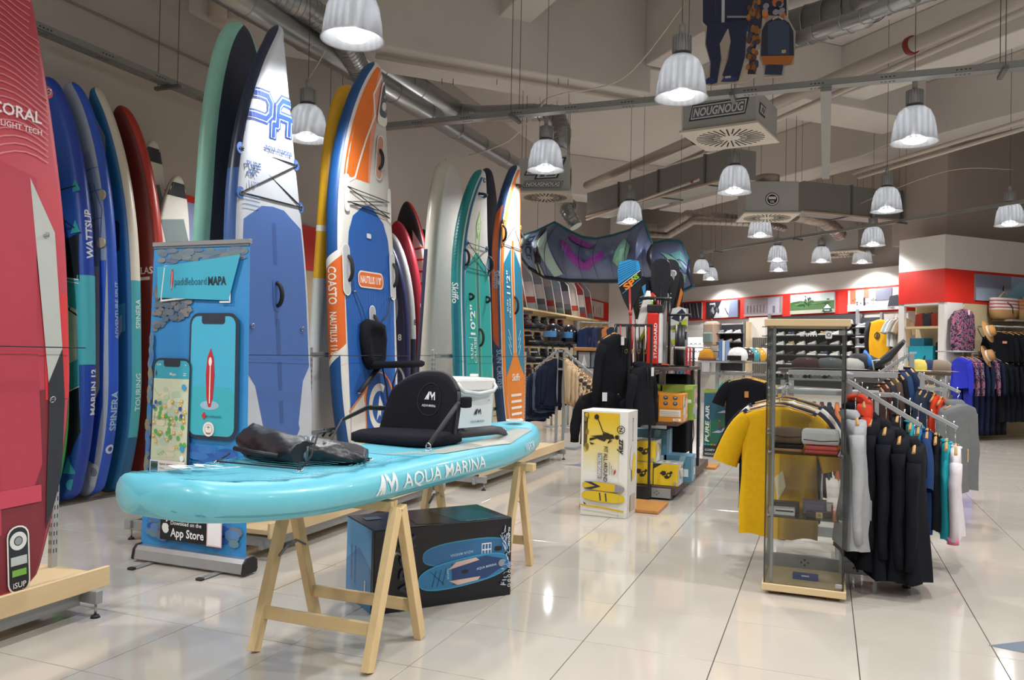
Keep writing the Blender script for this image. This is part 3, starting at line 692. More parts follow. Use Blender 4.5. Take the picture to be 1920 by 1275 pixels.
A.poly([(-.3, 1.0), (.3, 1.2), (.3, .95), (-.3, .7)], '#3fa8bf'); A.poly([(-.3, .75), (.3, .98), (.3, .6), (.2, .4), (-.3, .3)], '#1d2230'); A.line([(-.1, .83), (.3, .97)], .01, '#e6e8e8'); A.ell(.2, .15, .05, .05, '#3aa6c0'); A.poly([(.12, .25), (.18, .38), (.25, .24)], '#3aa6c0', True)
A.build('print', r)
A = bd.rail_art(1, rough=.35); A.text('WATTSUP', .0, 2.25, .09, '#dfe6f0', rot=90, bold=.03); A.text('MARLIN 12', .02, .92, .08, '#dfe6f0', rot=90, bold=.03); A.rect(-.12, 1.15, .08, 1.9, '#4fb3c8'); A.build('print', r)
for u in (2.3, 2.65): 
    b = B(); q = bd.S(u, .27, 0); b.prism([(-.05, -.05), (.05, -.04), (.0, .06)], lambda x, y, h, q=q: q+Vector((x, y, h-.002)), .01, M('#3fb0bd', .5)); b.build('cord_anchor', r)
for u in (1.05, 1.62):
    A = bd.art(); A.line([(.18, u), (.28, u+.06), (.29, u-.06), (.18, u)], .012, '#245f86'); A.build('print', r)
cord(r, bd, [(-.2, 2.3), (.27, 2.3), (-.2, 2.6), (.27, 2.65)])
bd, r = wallboard('bright blue board with white stripe and grey triangle pattern, second in the wall row', 3.45, 5.19, .82, deck='#a9b4c6', rail='#2a5bd0', bottom='#2a5bd0')
A = bd.art(cut=(None, .08), rough=.4)
A.poly([(-.3, 3.0), (.2, 3.0), (.33, 2.5), (.34, 2.0), (-.3, 2.0)], '#8fa3c4'); A.poly([(.05, 2.0), (.26, 2.0), (.3, 1.3), (.3, .9), (.22, .7), (.05, .6)], '#dcd8d0'); A.poly([(-.3, .5), (.2, .3), (.3, .8), (.34, 2.05), (.28, 2.05), (.27, .95), (.1, .6)], '#2a5bd0')
A.poly([(-.3, 1.7), (.1, 1.6), (.22, 1.3), (.2, .9), (-.3, .7)], '#2443a8')
for k in range(9): A.line([(-.25+k*.06, 2.95-k*.03), (-.3+k*.075, 2.5), (-.2+k*.06, 2.05)], .006, '#3a5ba8', keep=True)
for u in (2.1, 2.3, 2.55, 2.75): A.line([(-.3, u), (.3, u+.12)], .006, '#3a5ba8', keep=True)
A.h += .0006; A.rrect(.14, .1, .24, .3, .04, '#c8ced4'); A.ell(.19, .23, .03, .04, '#8a949c'); A.build('print', r)
A = bd.rail_art(1, rough=.3); A.text('SPINERA', .0, .75, .09, '#9fc4ee', rot=90, bold=.03); A.text('ADVENTURE SPLIT', .02, 1.62, .06, '#9fc4ee', rot=90, bold=.02); A.annulus(.0, .42, .02, .04, '#cfdcef'); A.build('print', r)
for u in (2.2, 2.62): 
    b = B(); q = bd.S(u, .3, 0); b.cyl(q, q+Vector((0, 0, .015)), .045, M('#c9bda4', .6), n=14); b.build('cord_anchor', r)
bd, r = wallboard('blue and cream touring board with a pale grey nose, third in the wall row', 3.48, 5.44, .82, deck='#2a6ea0', rail='#2f6f9a', bottom='#ddd9cf', en=.7, zones=[(0, M('#1f5f8c', .35)), (.5, M('#49a6b4', .35)), (1.9, M('#d9d4c8', .35))])
A = bd.art(cut=(None, .08), rough=.4)
A.poly([(-.22, 3.0), (.0, 3.05), (.0, 3.44), (-.06, 3.4)], '#a9bcc4'); A.poly([(.0, 3.05), (.1, 2.9), (.12, 3.2), (.0, 3.44)], '#c3ccd0'); A.line([(0, 3.45), (0, 2.6)], .006, '#2c3540')
A.poly([(-.2, 1.6), (.3, 1.7), (.3, 1.45), (-.2, 1.3)], '#4aa5b8'); A.poly([(.1, 1.45), (.26, 1.6), (.26, 1.45), (.16, 1.3)], '#bfc9cc'); A.build('print', r)
A = bd.rail_art(1, rough=.4); A.text('TOURING', .0, .9, .075, '#bfe0e2', rot=90, bold=.02); A.text('SPINERA', .0, 1.6, .07, '#bfe0e2', rot=90, bold=.02); A.build('print', r)
handle(r, bd, .2, 2.3, .2, '#17324c')
bd, r = wallboard('dark maroon board with an orange red rail edge, fourth in the wall row', 3.4, 5.72, .84, deck='#6b2523', rail='#b03024', bottom='#571b1c', en=.55, zones=[(0, M('#431519', .4)), (1.9, M('#b03024', .35))])
A = bd.rail_art(1, rough=.4); A.text('AQUA MARINA', -.02, 1.0, .075, '#d8c6c2', rot=-90, bold=.02, width=.6); A.build('print', r)
A = bd.art(rough=.4); A.text('ATLAS', .2, 2.02, .09, '#dcc9c4', bold=.02); A.rect(.05, 1.93, .3, 1.96, '#dcc9c4'); A.build('print', r)
# orange tail of a low board on the floor
bd = Board(1.6, .5, .14, tw=.7, qn=.5); r = stand('kneeboard', 'orange yellow board tail on the floor beside the maroon board', Vector((-5.6, 6.15, .02)), 6, 'x', cat='board')
skin(bd, r, M('#d99a2a', .4), M('#d08b22', .4)); handle(r, bd, 0, .35, .12, '#5d6670', pw=.05)
# far boards leaning at the left wall
def farb(label, L, y, right_px, W, cols, t=.13, **k):
    q = onx(right_px, 600, -5.62); return wallboard(label, L, q.y, W, -5.62-W/2, t, deck=cols[0], rail=cols[1], bottom=cols[2], far=1, roll=1.0, **k)
bd, r = farb('glossy navy board numbered 8, just right of the royal blue board', 3.0, 0, 771, .8, ('#1e2550', '#232b5c', '#1e2550'), tw=.6)
A = bd.art(rough=.4); A.ell(.1, 1.95, .15, .3, '#8fa6bf'); A.text('8', .28, 1.52, .13, '#e6e8ec', bold=.02); A.annulus(.12, .9, .22, .25, '#b5b9c0', -60, 60); A.build('print', r)
bd, r = farb('white and grey board edge with a black 8, behind the navy board', 3.1, 0, 783, .8, ('#cfd2d6', '#d5d6d8', '#2a3158'), tw=.6, zones=[(0, M('#d5d6d8', .4)), (1.0, M('#c4c6ca', .4))])
A = bd.rail_art(1, rough=.4); A.text('8', 0, 1.75, .12, '#26282d', bold=.02); A.rect(-.08, .3, .02, 1.5, '#22263a'); A.build('print', r)
bd, r = farb('crimson board with a rounded nose, behind the navy boards', 3.3, 0, 797, .8, ('#b32b3c', '#b8283c', '#8d2432'), tw=.6)
bd, r = farb('white, red and black graphic board with a red edge, tallest of the dark boards', 3.65, 0, 813, .78, ('#2b2c33', '#b9282c', '#2b2c33'), tw=.6)
A = bd.art(cut=(None, .1), rough=.45)
A.poly([(.1, 3.2), (.28, 2.9), (.38, 2.4), (.4, 1.95), (.15, 1.75), (.1, 2.3)], '#d9d3cf')
for k in range(6): A.line([(.14, 2.9-k*.17), (.3, 2.93-k*.19)], .03, '#c23c3c', keep=True)
A.h += .0006; A.poly([(-.05, 2.75), (.04, 2.82), (.1, 2.75), (.1, 2.6), (.02, 2.52), (-.05, 2.6)], '#8f9096'); A.poly([(-.02, 2.73), (.04, 2.78), (.07, 2.72), (.07, 2.62), (.02, 2.56), (-.02, 2.62)], '#2b2c33'); A.build('print', r)
q = onx(832, 600, -5.75); bd, r = plain('dark navy sail bag board leaning behind the white board', 3.3, .75, .1, Vector((-6.1, q.y, .02)), 0, 'y', '#23262f', '#1d2b5c', '#1d2b5c', cat='board')
A = bd.art(rough=.5); A.poly([(.0, 3.1), (.2, 2.8), (.3, 2.3), (.12, 2.4), (.02, 2.8)], '#cfcfd2'); A.poly([(.1, 3.1), (.3, 2.7), (.34, 2.3), (.24, 2.7)], '#2a4fa0'); A.build('print', r)
# white inflatable board corners with black tips high on the wall row
q = onx(285, 420, -6.2)
for k, (dz, dy, lb) in enumerate(((0, 0, 'white printed windsurf board tip with a black band, upper one of two'), (-.32, .45, 'white printed windsurf board tip with a black band, lower one of two'))):
    bd = Board(2.6, .62, .06, tw=.5, qn=.6, en=.5, rn=.05); pos = onx(298+k*22, 262+k*68, -6.25); L_ = pos.z; bd.W = .5
    bd.L = L_-.02; r = stand('windsurf_board', lb, Vector((-6.38+.17*k, pos.y, .02)), 0, 'x', cat='board'); skin(bd, r, M('#d5d2cc', .4), M('#c9c6c0', .4))
    A = bd.art(rough=.4, cut=(None, .1)); A.poly([(-.12, L_-.1), (.12, L_-.1), (.2, L_-.24), (-.2, L_-.24)], '#202226'); A.poly([(-.2, L_-.5), (.1, L_-.45), (.2, L_-.7), (-.1, L_-.75)], '#7c8a8c'); A.poly([(-.28, L_-1.05), (.28, L_-1.05), (.28, L_-1.25), (-.28, L_-1.2)], '#3f9a96'); A.build('print', r)
# ================================================================ the board lying on two trestles and what lies on it
VH, VC, VL = -.08, Vector((-2.08, 3.69, .767)), 3.15
bd = Board(VL, .79, .15, tw=.52, qt=.3, pt=2.0, qn=.6, pn=2.0, en=.5, rn=.04, rt=.06, et=.5)
vm = Matrix.Translation(VC)@Matrix.Rotation(VH, 4, 'Z')@Matrix.Translation((0, -VL/2, 0))
V = empty('paddle_board', mw=vm, label='turquoise paddle board lying flat across two wooden trestles', cat='paddle board')
TQ = '#6cc4d4'
skin(bd, V, M('#5fb9ce', .42), M(TQ, .3, coat=.2), M('#58b2c6', .4))
A = bd.art(cut=(None, .1), rough=.6)
bd.pad(A, [(1.3, .2), (1.32, .3), (2.2, .33), (2.8, .2), (2.82, .1)], '#4fa6b9')
A.poly([(.1, 1.28), (.33, 1.5), (.36, 2.2), (.24, 2.75), (.12, 2.74), (.2, 2.2), (.22, 1.6)], '#9fa39c'); A.poly([(-.1, 1.28), (-.33, 1.5), (-.36, 2.2), (-.24, 2.75), (-.12, 2.74), (-.2, 2.2), (-.22, 1.6)], '#9fa39c', True)
A.poly([(.22, 1.95), (.34, 1.9), (.36, 2.2), (.2, 2.2)], '#b4b4a8')
DK = '#3d93a8'
for k in range(60):          # halftone dots around the nose edge
    for j in range(3):
        u = .08+k*.021; x = bd.w(u)-.085-j*.022-.012*math.sin(k*.7)
        s_ = .0085-.0022*j+.002*math.sin(k*1.9+j)
        if s_ > .003:
            A.rect(x-s_, u-s_, x+s_, u+s_, DK, keep=True); A.rect(-x-s_, u-s_, -x+s_, u+s_, DK, keep=True)
for k in range(22):
    u = .14+k*.045; h_ = max(0, bd.w(u)-.16)
    A.line([(-h_+.3*h_*math.sin(k), u), (h_, u+.03)], .004, '#4ba3b8', keep=True)
A.h += .0006
am_logo(A, -.14, .34, .13, '#e4eef0', rot=90); A.text('AQUA MARINA', -.02, .34, .045, '#cfe4e8', rot=90)
A.annulus(.02, 2.95, .045, .06, '#e2e6e6'); A.ell(.02, 2.95, .045, .045, '#8f9a9e'); A.build('print', V)
A = bd.rail_art(1, rough=.45)
am_logo(A, -.01, .93, .085, '#dfe8ea', rot=90); A.text('AQUA MARINA', -.005, 1.44, .088, '#dfe8ea', rot=90, bold=.012, width=.78); A.text('VAPOR', -.01, 2.5, .07, '#cfe0e4', rot=90, bold=.02, width=.2)
A.line([(.05, .03), (.05, 3.1)], .004, '#4fa8bc'); A.build('print', V)
RG = [(-.278, .62), (.16, .64), (.216, 1.04), (-.22, 1.02), (.23, 1.515), (-.3, 1.4), (.2, 2.43), (-.3, 2.5)]
for x, u in RG: ring_fit(V, bd, x, u, M('#62bcd0', .5), .03)
def pv(x, u, z=0.0): return vm@Vector((x, u, .075+z))
BK = M('#1c1d24', .75, kind='fabric', var=.15, scale=40); BK2 = M('#26272d', .6, var=.1, scale=20); STL = M('#b9bcbe', .25, .95)
b = B(); 
for P in ([(-.278, .62, .015), (-.34, .75, .03)], [(-.278, .62, .015), (.16, .64, .015)], [(.16, .64, .015), (.165, .7, .06), (.15, .76, .15), (.12, .85, .15)], [(.1, .98, .09), (.216, 1.04, .015)]):
    b.tube([vm.inverted()@pv(*p) for p in P], .0045, M('#22242a', .7), 6)
b.build('bungee_cord', V)
# dry bag : a rolled crumpled sack, lying across the bungee
def crumple(n, L, fx, seed, amp=.012):
    rr = random.Random(seed); rings = []
    for i in range(n):
        t = i/(n-1); cx, cu, cz, a, h = fx(t); ring_ = []
        for k in range(20):
            th = 2*PI*k/20; s = 1+amp/.1*(math.sin(th*3+t*9)+math.sin(th*5-t*14+1)+.7*math.sin(th*8+t*23))*.5
            zz = cz+h*math.sin(th)*s
            ring_.append((cx, cu, a*math.cos(th)*s, max(.004, zz)))
        rings.append(ring_)
    return rings
bag = empty('dry_bag', pv(-.1, .85), label='black crumpled roll-top dry bag under the bungee cords on the board nose', cat='bag')
bag.matrix_world = Matrix.Translation(pv(-.06, .84))@Matrix.Rotation(VH, 4, 'Z')
def bagpart(name, ax, x0, x1, prof, mat, seed):
    """ax: direction angle of the roll in the deck plane; prof(t) -> (half depth, half height, offset)"""
    d = Vector((math.cos(ax), math.sin(ax), 0)); n = Vector((-d.y, d.x, 0)); rr = random.Random(seed); rings = []
    N_ = 26
    for i in range(N_):
        t = i/(N_-1); a, h, off = prof(t); r_ = []
        for k in range(28):
            th = 2*PI*k/28; s = 1+.055*math.sin(th*3+t*8+seed)+.05*math.sin(th*5-t*13)+.035*math.sin(th*9+t*31)+.02*rr.uniform(-1, 1)
            p = d*(x0+(x1-x0)*t)+n*(off+a*math.cos(th)*s)+Vector((0, 0, max(.0, h+h*math.sin(th)*s)))
            r_.append(p)
        rings.append(r_)
    b = B().loft(rings, mat, True); return b.build(name, bag)
BG = M('#212329', .42, var=.2, scale=12, bump=.3)
bp_ = lambda t: (.125-.04*abs(t-.45)**1.5*2, .055*(1-.45*t**3), .0)
bagpart('bag_body', .55, -.02, .33, bp_, BG, 3)
bagpart('rolled_top', -.2, -.25, .14, lambda t: (.095*(1-.25*abs(t-.5)), .078*(1.0-.3*t), -.03), BG, 5)
bagpart('clear_window_patch', .55, .03, .09, lambda t: (.13, .058, .0), M('#5c6f7c', .3, var=.25), 3)
b = B(); b.tube([(-.22, -.12, .06), (-.1, -.145, .055), (.06, -.15, .05)], .011, M('#14151a', .5), 8); b.build('bag_mouth', bag)
b = B(); b.tube([(.12, .06, .12), (.14, .06, .145), (.135, .05, .155)], .005, BG, 6); b.tube([(.14, .08, .12), (.16, .09, .145)], .005, BG, 6); b.build('cord_ends', bag)
# kayak seat on the board
seat = empty('kayak_seat', mw=Matrix.Translation(pv(-.11, 1.62))@Matrix.Rotation(VH-.12, 4, 'Z'), label='black padded kayak seat with white round emblem standing on the turquoise board', cat='seat')
b = B(); rings = []
for z, e in ((0.0, .03), (.012, 0), (.05, 0), (.064, .03)):
    r_ = []
    for k in range(32):
        th = 2*PI*k/32; ct, st = math.cos(th), math.sin(th); r_.append(Vector(((.285-e)*abs(ct)**.35*(1 if ct > 0 else -1), .18+(.2-e)*abs(st)**.45*(1 if st > 0 else -1), z+.006*math.sin(3*ct))))
    rings.append(r_)
b.loft(rings, BK, True).build('seat_cushion', seat)
def back_pt(s, t, off=0.0):
    """s: -1..1 across, t: 0..1 up"""
    top = .365-.10*abs(s)**2.6; W_ = .265-.02*t-.05*max(0, t-.7)
    y = .36+.06*t-.10*s*s*(1-.2*t); return Vector((W_*s, y-off, .02+top*t))
def shell(th, mat, s0=-1, s1=1, t0=0, t1=1, off=0.0, n=24, m=12, bulge=0.0):
    vs, fs = [], []
    for side in (0, 1):
        for j in range(m+1):
            for i in range(n+1):
                s_ = s0+(s1-s0)*i/n; t_ = t0+(t1-t0)*j/m; k = bulge*math.sin(PI*i/n)**.5*math.sin(PI*j/m)**.5 if bulge else 0
                vs.append(back_pt(s_, t_, off+(th/2+k if side == 0 else -th/2)))
    q = (n+1)*(m+1)
    for j in range(m):
        for i in range(n):
            a = j*(n+1)+i; fs.append((a, a+1, a+n+2, a+n+1)); fs.append((q+a, q+a+n+1, q+a+n+2, q+a+1))
    for i in range(n): fs.append((i, q+i, q+i+1, i+1)); a = m*(n+1)+i; fs.append((a, a+1, q+a+1, q+a))
    for j in range(m): a = j*(n+1); fs.append((a, a+n+1, q+a+n+1, q+a)); a += n; fs.append((a, q+a, q+a+n+1, a+n+1))
    return B().raw(vs, fs, mat, True)
BR_ = shell(.05, BK, bulge=.012).build('backrest', seat)
b = B(); b.tube([back_pt(-1+2*k/24, 1) for k in range(25)], .012, BK2, 8); b.tube([back_pt(-1, k/8) for k in range(9)], .011, BK2, 8); b.tube([back_pt(1, k/8) for k in range(9)], .011, BK2, 8); b.build('piping', BR_)
def sf(x, y, h=0.0): return back_pt(x/.27, .5+y/.36, .036+h)
A = Art(sf, base=.003, rough=.6, cut=(.03, .03)); A.annulus(.02, .03, .088, .094, '#0d0e12', n=32, keep=True); am_logo(A, .02, .05, .045, '#eef0f2'); A.text('AQUA MARINA', .02, -.005, .018, '#dfe1e4', bold=.02, width=.11); A.build('print', seat)
def strap(name, pts, w_, mat=BK2, parent=None, hook=True):
    P = [Vector(p) for p in pts]; b = B(); b.tube(P, w_/2, mat, 6, flat=.3)
    if hook: b.tube([P[-1]+Vector((.014*math.cos(t), 0, .018*math.sin(t)-.004)) for t in [2*PI*k/12 for k in range(12)]], .004, STL, 6, close=True)
    return b.build(name, parent)
si = seat.matrix_world.inverted()
strap('strap', [back_pt(1, .8, -.02), (.31, .2, .2), si@pv(.23, 1.515, .03)], .03, parent=seat)
strap('strap', [back_pt(-1, .55, -.02), (-.36, .25, .17), (-.42, .1, .1), si@pv(-.3, 1.4, .02)], .04, parent=seat)
strap('strap', [back_pt(.9, .12, -.03), (.3, .6, .06), si@pv(.2, 2.43, .03)], .07, parent=seat)
b = B(); b.box((.27, .30, .2), (.315, .36, .26), BK, bev=.01); b.build('side_buckle', seat)
# cooler
cool = empty('cooler_box', mw=Matrix.Translation(pv(-.215, 2.56))@Matrix.Rotation(VH-.28, 4, 'Z'), label='white plastic cooler box with moulded handle behind the black seat', cat='cooler')
CW = M('#e3e3e1', .35, var=.02)
b = B(); b.loft([[Vector((p.x*s, p.y*s, z)) for p in ring(0, 0, 0, .175, .195, 32, .25)] for z, s in ((0, .93), (.015, .96), (.27, 1.0), (.275, .98))], CW, False); b.build('cooler_body', cool)
b = B(); b.loft([[Vector((p.x*s, p.y*s, z)) for p in ring(0, 0, 0, .185, .205, 32, .25)] for z, s in ((.268, 1.0), (.325, 1.0), (.338, .97), (.342, .85))], CW, False); b.build('lid', cool)
b = B(); b.cyl((.0, -.15, .342), (.0, -.15, .362), .028, CW, n=16); b.cyl((.0, .16, .342), (.0, .16, .362), .028, CW, n=16); b.build('hinge_knob', cool)
b = B(); b.tube([(.178, -.16, .31), (.2, -.16, .285), (.205, -.13, .26), (.207, 0, .245), (.205, .13, .26), (.2, .16, .285), (.178, .16, .31)], .013, M('#d3d4d4', .3), 8); b.build('carry_handle', cool)
A = Art(plane_map((.1755, 0, .15), (0, 1, 0), (0, 0, 1)), base=.0015); am_logo(A, .02, -.02, .035, '#1e2024'); A.text('AQUA MARINA', .02, -.08, .018, '#55585c'); A.text('20L', .12, .05, .012, '#666666'); A.build('print', cool)
# trestles
PINE = M('#dcbf8e', .55, var=.14, scale=7, kind='wood', h2='z'); PINEX = M('#dcbf8e', .55, var=.14, scale=7, kind='wood', h2='x')
def trestle(pos, label, x0=-.29, x1=.29, ov=.1):
    t = empty('trestle', pos, 0, label, 'trestle', 'pine trestles holding the turquoise board')
    h, dy = .655, .235
    for x in (x0, x1):
        for s in (-1, 1):
            p0 = Vector((x, s*dy, 0)); p1 = Vector((x, s*.018, h)); d = (p1-p0).normalized(); n = Vector((1, 0, 0)); m_ = d.cross(n)
            mw = Matrix((n, m_, d)).transposed().to_4x4(); mw.translation = p0
            b = B().box((-.019, -.026, .008), (.019, .026, (p1-p0).length), PINE, mw=mw, bev=.002)
            b.build('leg', t)
    for s in (-1, 1):
        y = s*(.235-.165*.33); b = B(); o = s*.0
        b.box((x0, y-.010, .14), (x1, y+.010, .195), PINEX, bev=.0015); b.build('stretcher', t)
    b = B(); b.box((x0-ov, -.03, .635), (x1+ov, -.002, .68), PINEX, bev=.002); b.box((x0-ov, .002, .635), (x1+ov, .03, .68), PINEX, bev=.002); b.build('top_rail', t)
    for x in (x0+.022, x1-.022):
        z = .40; yy = .235*(1-z/.655)+.018*z/.655; m1 = M('#8d8f90', .35, .8)
        b = B(); b.tube([(x, -yy, z), (x, -.03, z+.045), (x, 0, z+.04)], .009, m1, 4, flat=.25); b.tube([(x, 0, z+.04), (x, .03, z+.045), (x, yy, z+.01)], .009, m1, 4, flat=.25)
        b.cyl((x-.004, 0, z+.04), (x+.004, 0, z+.04), .012, m1, n=10); b.build('spreader_brace', t)
    return t
trestle((-2.045, 3.14, 0), 'front pine trestle under the near half of the turquoise board', ov=-.02)
trestle((-2.02, 4.58, 0), 'rear pine trestle under the far half of the turquoise board')
# carton under the board
bw = Matrix.Translation((-2.12, 3.55, 0)); ang = math.atan2(4.18-3.55, -1.62+2.12)
bx = empty('board_carton', mw=bw@Matrix.Rotation(ang, 4, 'Z'), label='black carton printed with a blue paddle board, on the floor under the turquoise board', cat='box')
LN, DP, HT = .81, .42, .43
b = B(); b.box((0, 0, 0), (LN, DP, HT), M('#171820', .35, var=.1), bev=.003); b.build('carton', bx)
A = Art(plane_map((0, 0, 0), (1, 0, 0), (0, 0, 1)), rough=.3)
A.rect(.005, .005, LN-.005, HT-.005, '#14151b')
def sup(A, cx, cy, L, W, cols, rot):
    c, s = math.cos(rot), math.sin(rot)
    def T(P): return [(cx+x*c-y*s, cy+x*s+y*c) for x, y in P]
    def out(k): return [(L/2*k*abs(math.cos(t))**.8*(1 if math.cos(t) > 0 else -1), W/2*k*abs(math.sin(t))**.7*(1 if math.sin(t) > 0 else -1)) for t in [2*PI*i/32 for i in range(32)]]
    A.poly(T(out(1)), cols[0]); A.poly(T([(x*.985, y*.9) for x, y in out(1)]), cols[1]); return T
T = sup(A, .53, .27, .52, .13, ('#2f8fa6', '#2d6796'), .03); A.text('AQUA MARINA', .5, .262, .02, '#9fc0d8', rot=184, bold=.01); A.rect(.62, .235, .68, .305, '#e4e6e2'); 
for k in range(3):
    for j in range(2): A.rect(.624+k*.019, .24+j*.033, .638+k*.019, .266+j*.033, '#2d6796', keep=True)
A.h += .0006; A.rrect(.7, .255, .745, .28, .01, '#15161d')
T = sup(A, .52, .165, .55, .15, ('#3a96bd', '#2f78a6'), .1)
A.poly(T([(-.08, -.055), (.13, -.06), (.24, -.02), (.24, .02), (.13, .06), (-.08, .055)]), '#26406e'); A.poly(T([(-.1, .03), (-.05, .062), (.07, .062), (.09, .045)]), '#cdb0a6'); A.poly(T([(-.1, -.03), (-.05, -.062), (.07, -.062), (.09, -.045)]), '#cdb0a6')
A.ell(*T([(0, 0)])[0], .02, .01, '#1b2033'); A.ell(*T([(.225, 0)])[0], .02, .02, '#8d939a'); A.text('AQUA MARINA', *T([(.13, 0)])[0], .018, '#bcd0e0', rot=6)
for k in range(3): A.line(T([(-.2+k*.03, -.04), (-.17+k*.03, .04)]), .003, '#1b3a55', keep=True)
A.line(T([(-.2, .04), (-.13, -.04)]), .003, '#1b3a55'); A.text('VAPOR', *T([(-.105, .01)])[0], .018, '#9fd0e0', rot=-84)
rs = random.Random(4)
for k in range(46):
    y = .07+.3*rs.random(); x = .765+.03*rs.random()-.04*abs(y-.22)/.2; 
    A.line([(x, y), (x-.02+.05*rs.random(), y+.03*(1 if y > .22 else -1)*rs.random()+.01)], .002+.003*rs.random(), rs.choice(['#dfe6ee', '#9fb2cc', '#b9c4d6']), keep=True)
A.h += .0006
A.text('VAPOR', .18, .2, .12, '#2a2c38', rot=90, bold=.02); A.text('AQUA MARINA', .07, .12, .018, '#d8dadd', rot=-90, bold=.02); A.text('ALL AROUND', .785, .33, .017, '#e4e6e8', rot=-90, bold=.03, keep=True); A.text('ADVANCED', .8, .33, .01, '#c4c6c8', rot=-90, keep=True)
A.rect(.782, .16, .796, .19, '#7fa2cf'); 
for k in range(4): A.annulus(.789, .06+k*.026, .006, .009, '#d8dadd', keep=True)
A.build('print', bx)
A = Art(plane_map((0, DP, 0), (0, -1, 0), (0, 0, 1)), rough=.3); A.rect(.004, .004, DP-.03, HT-.004, '#5a9bcc'); A.poly([(.004, .2), (.2, .3), (DP-.03, .22), (DP-.03, .004), (.004, .004)], '#3f7fb4'); A.text('ADVANCED ALL AROUND', .15, .2, .03, '#1f4f86', rot=-90, bold=.02, width=.2); A.text('INFLATABLE SUP', .09, .2, .02, '#1f4f86', rot=-90, width=.18); A.rect(.3, .08, .315, .15, '#d8dadd'); A.build('print', bx)
A = Art(plane_map((0, 0, HT), (1, 0, 0), (0, 1, 0)), rough=.22); A.rect(.004, .004, LN-.004, DP-.004, '#15202e'); A.poly([(.5, .02), (.78, .02), (.7, .38), (.45, .38)], '#1f4d66'); A.poly([(.25, .05), (.4, .02), (.4, .3), (.3, .36)], '#3a1f30'); A.text('AQUA MARINA', .6, .02, .02, '#cfd6da'); A.rect(.05, .25, .14, .32, '#7c8698'); A.build('print', bx)
# ================================================================ racks on the left
GS = M('#a3a6a8', .4, .35, var=.04); PLANK = M('#d9be93', .5, var=.1, scale=6, kind='wood'); PLX = M('#cba978', .5, var=.1, scale=6, kind='wood')
def rack(y0, y1, label, lipx=-3.33, ux=-.5, z=.185, up=(None,), back=True, feet=True):
    t = empty('gondola_rack', (0, 0, 0), 0, label, 'rack', 'low steel racks with wooden plinths holding the boards')
    b = B(); b.box((lipx-.62, y0, z-.03), (lipx-.02, y1, z), PLANK, bev=.002); b.build('plinth_board', t)
    b = B(); b.box((lipx-.02, y0, z-.055), (lipx, y1, z+.045), PLANK, bev=.003); b.build('front_lip', t)
    if back:
        b = B(); b.box((lipx-1.35, y0+.25, z-.03), (lipx-.75, y1-.35, z), PLX, bev=.002); b.build('plinth_board', t)
    b = B(); b.box((lipx-.09, y0, .055), (lipx-.06, y1-.12, .112), GS, bev=.002); b.build('base_beam', t)
    b = B(); b.box((lipx-1.2, y0, .085), (lipx-1.17, y1-.12, .14), GS, bev=.002); b.build('base_beam', t)
    for y in (y0+.02, y1-.12):
        b = B(); b.box((lipx-1.25, y, .07), (lipx+.045, y+.04, .135), GS, bev=.003)
        for x in (-.3, -.45):
            for dx, dz in ((0, .015), (0, -.015), (.02, 0), (-.02, 0)): b.cyl((lipx+x+dx, y-.001, .115+dz), (lipx+x+dx, y+.041, .115+dz), .006, M('#3f4144', .5), n=6)
        b.build('base_leg', t)
        for x in (lipx+.02, lipx-1.2):
            b = B(); b.cyl((x, y+.02, .012), (x, y+.02, .085), .006, STL, n=8); b.cyl((x, y+.02, 0), (x, y+.02, .014), .024, M('#2a2b2d', .6), r2=.016, n=12); b.build('levelling_foot', t)
    for yy in up:
        if yy is None: continue
        b = B(); x = lipx+ux
        b.box((x-.03, yy-.018, .08), (x, yy+.018, 1.36), M('#b3b6b8', .4, .35), bev=.003)
        for k in range(24):
            zz = .26+k*.045
            for dy in (-.008, .008): b.box((x-.002, yy+dy-.0025, zz), (x+.0008, yy+dy+.0025, zz+.022), M('#35373a', .6))
            for dx in (-.021, -.009): b.box((x+dx-.0025, yy-.0188, zz), (x+dx+.0025, yy-.017, zz+.022), M('#4a4c4f', .6))
        b.build('slotted_upright', t)
    b = B(); x = lipx+ux-.01
    b.box((x-.015, y0, 1.28), (x+.005, y1-.2, 1.32), GS, bev=.002); b.box((x-.015, y0, .66), (x+.005, y1-.2, .70), GS, bev=.002); b.build('cross_bar', t)
    return t
rack(1.7, 3.06, 'near steel rack with wood plinth, under the coral red board', up=(3.035,), lipx=-3.36, ux=-.36)
rack(4.2, 6.72, 'long rack with wood plinth behind the front trestle, under the grey and the blue boards', up=(4.4, 5.3, 6.5), lipx=-3.27)
rack(7.15, 9.85, 'far steel rack under the teal and the orange striped boards', up=(7.1, 9.7), lipx=-3.1)
b = B(); b.tube([(-3.52, 1.9, 1.33), (-3.47, 2.2, 1.335), (-3.47, 2.97, 1.33), (-3.72, 3.05, 1.33)], .003, M('#1d1e22', .7), 5)
tag(b.build('retaining_cord'), 'black retaining cord tied around the coral board to the near upright', 'cord')
b = B(); b.tube([(-3.9, 4.1, 1.3), (-3.48, 4.22, 1.3), (-3.46, 5.0, 1.3), (-3.46, 5.4, 1.3), (-3.46, 6.3, 1.3), (-3.9, 6.5, 1.3)], .003, M('#1d1e22', .7), 5)
tag(b.build('retaining_cord'), 'black retaining cord across the grey and the royal blue boards', 'cord')
b = B(); b.tube([(-3.8, 7.1, 1.3), (-3.35, 7.45, 1.3), (-3.35, 8.2, 1.3), (-3.38, 8.6, 1.3), (-3.38, 9.4, 1.3), (-3.7, 9.7, 1.3)], .003, M('#1d1e22', .7), 5)
tag(b.build('retaining_cord'), 'black retaining cord across the teal and the orange striped boards', 'cord')
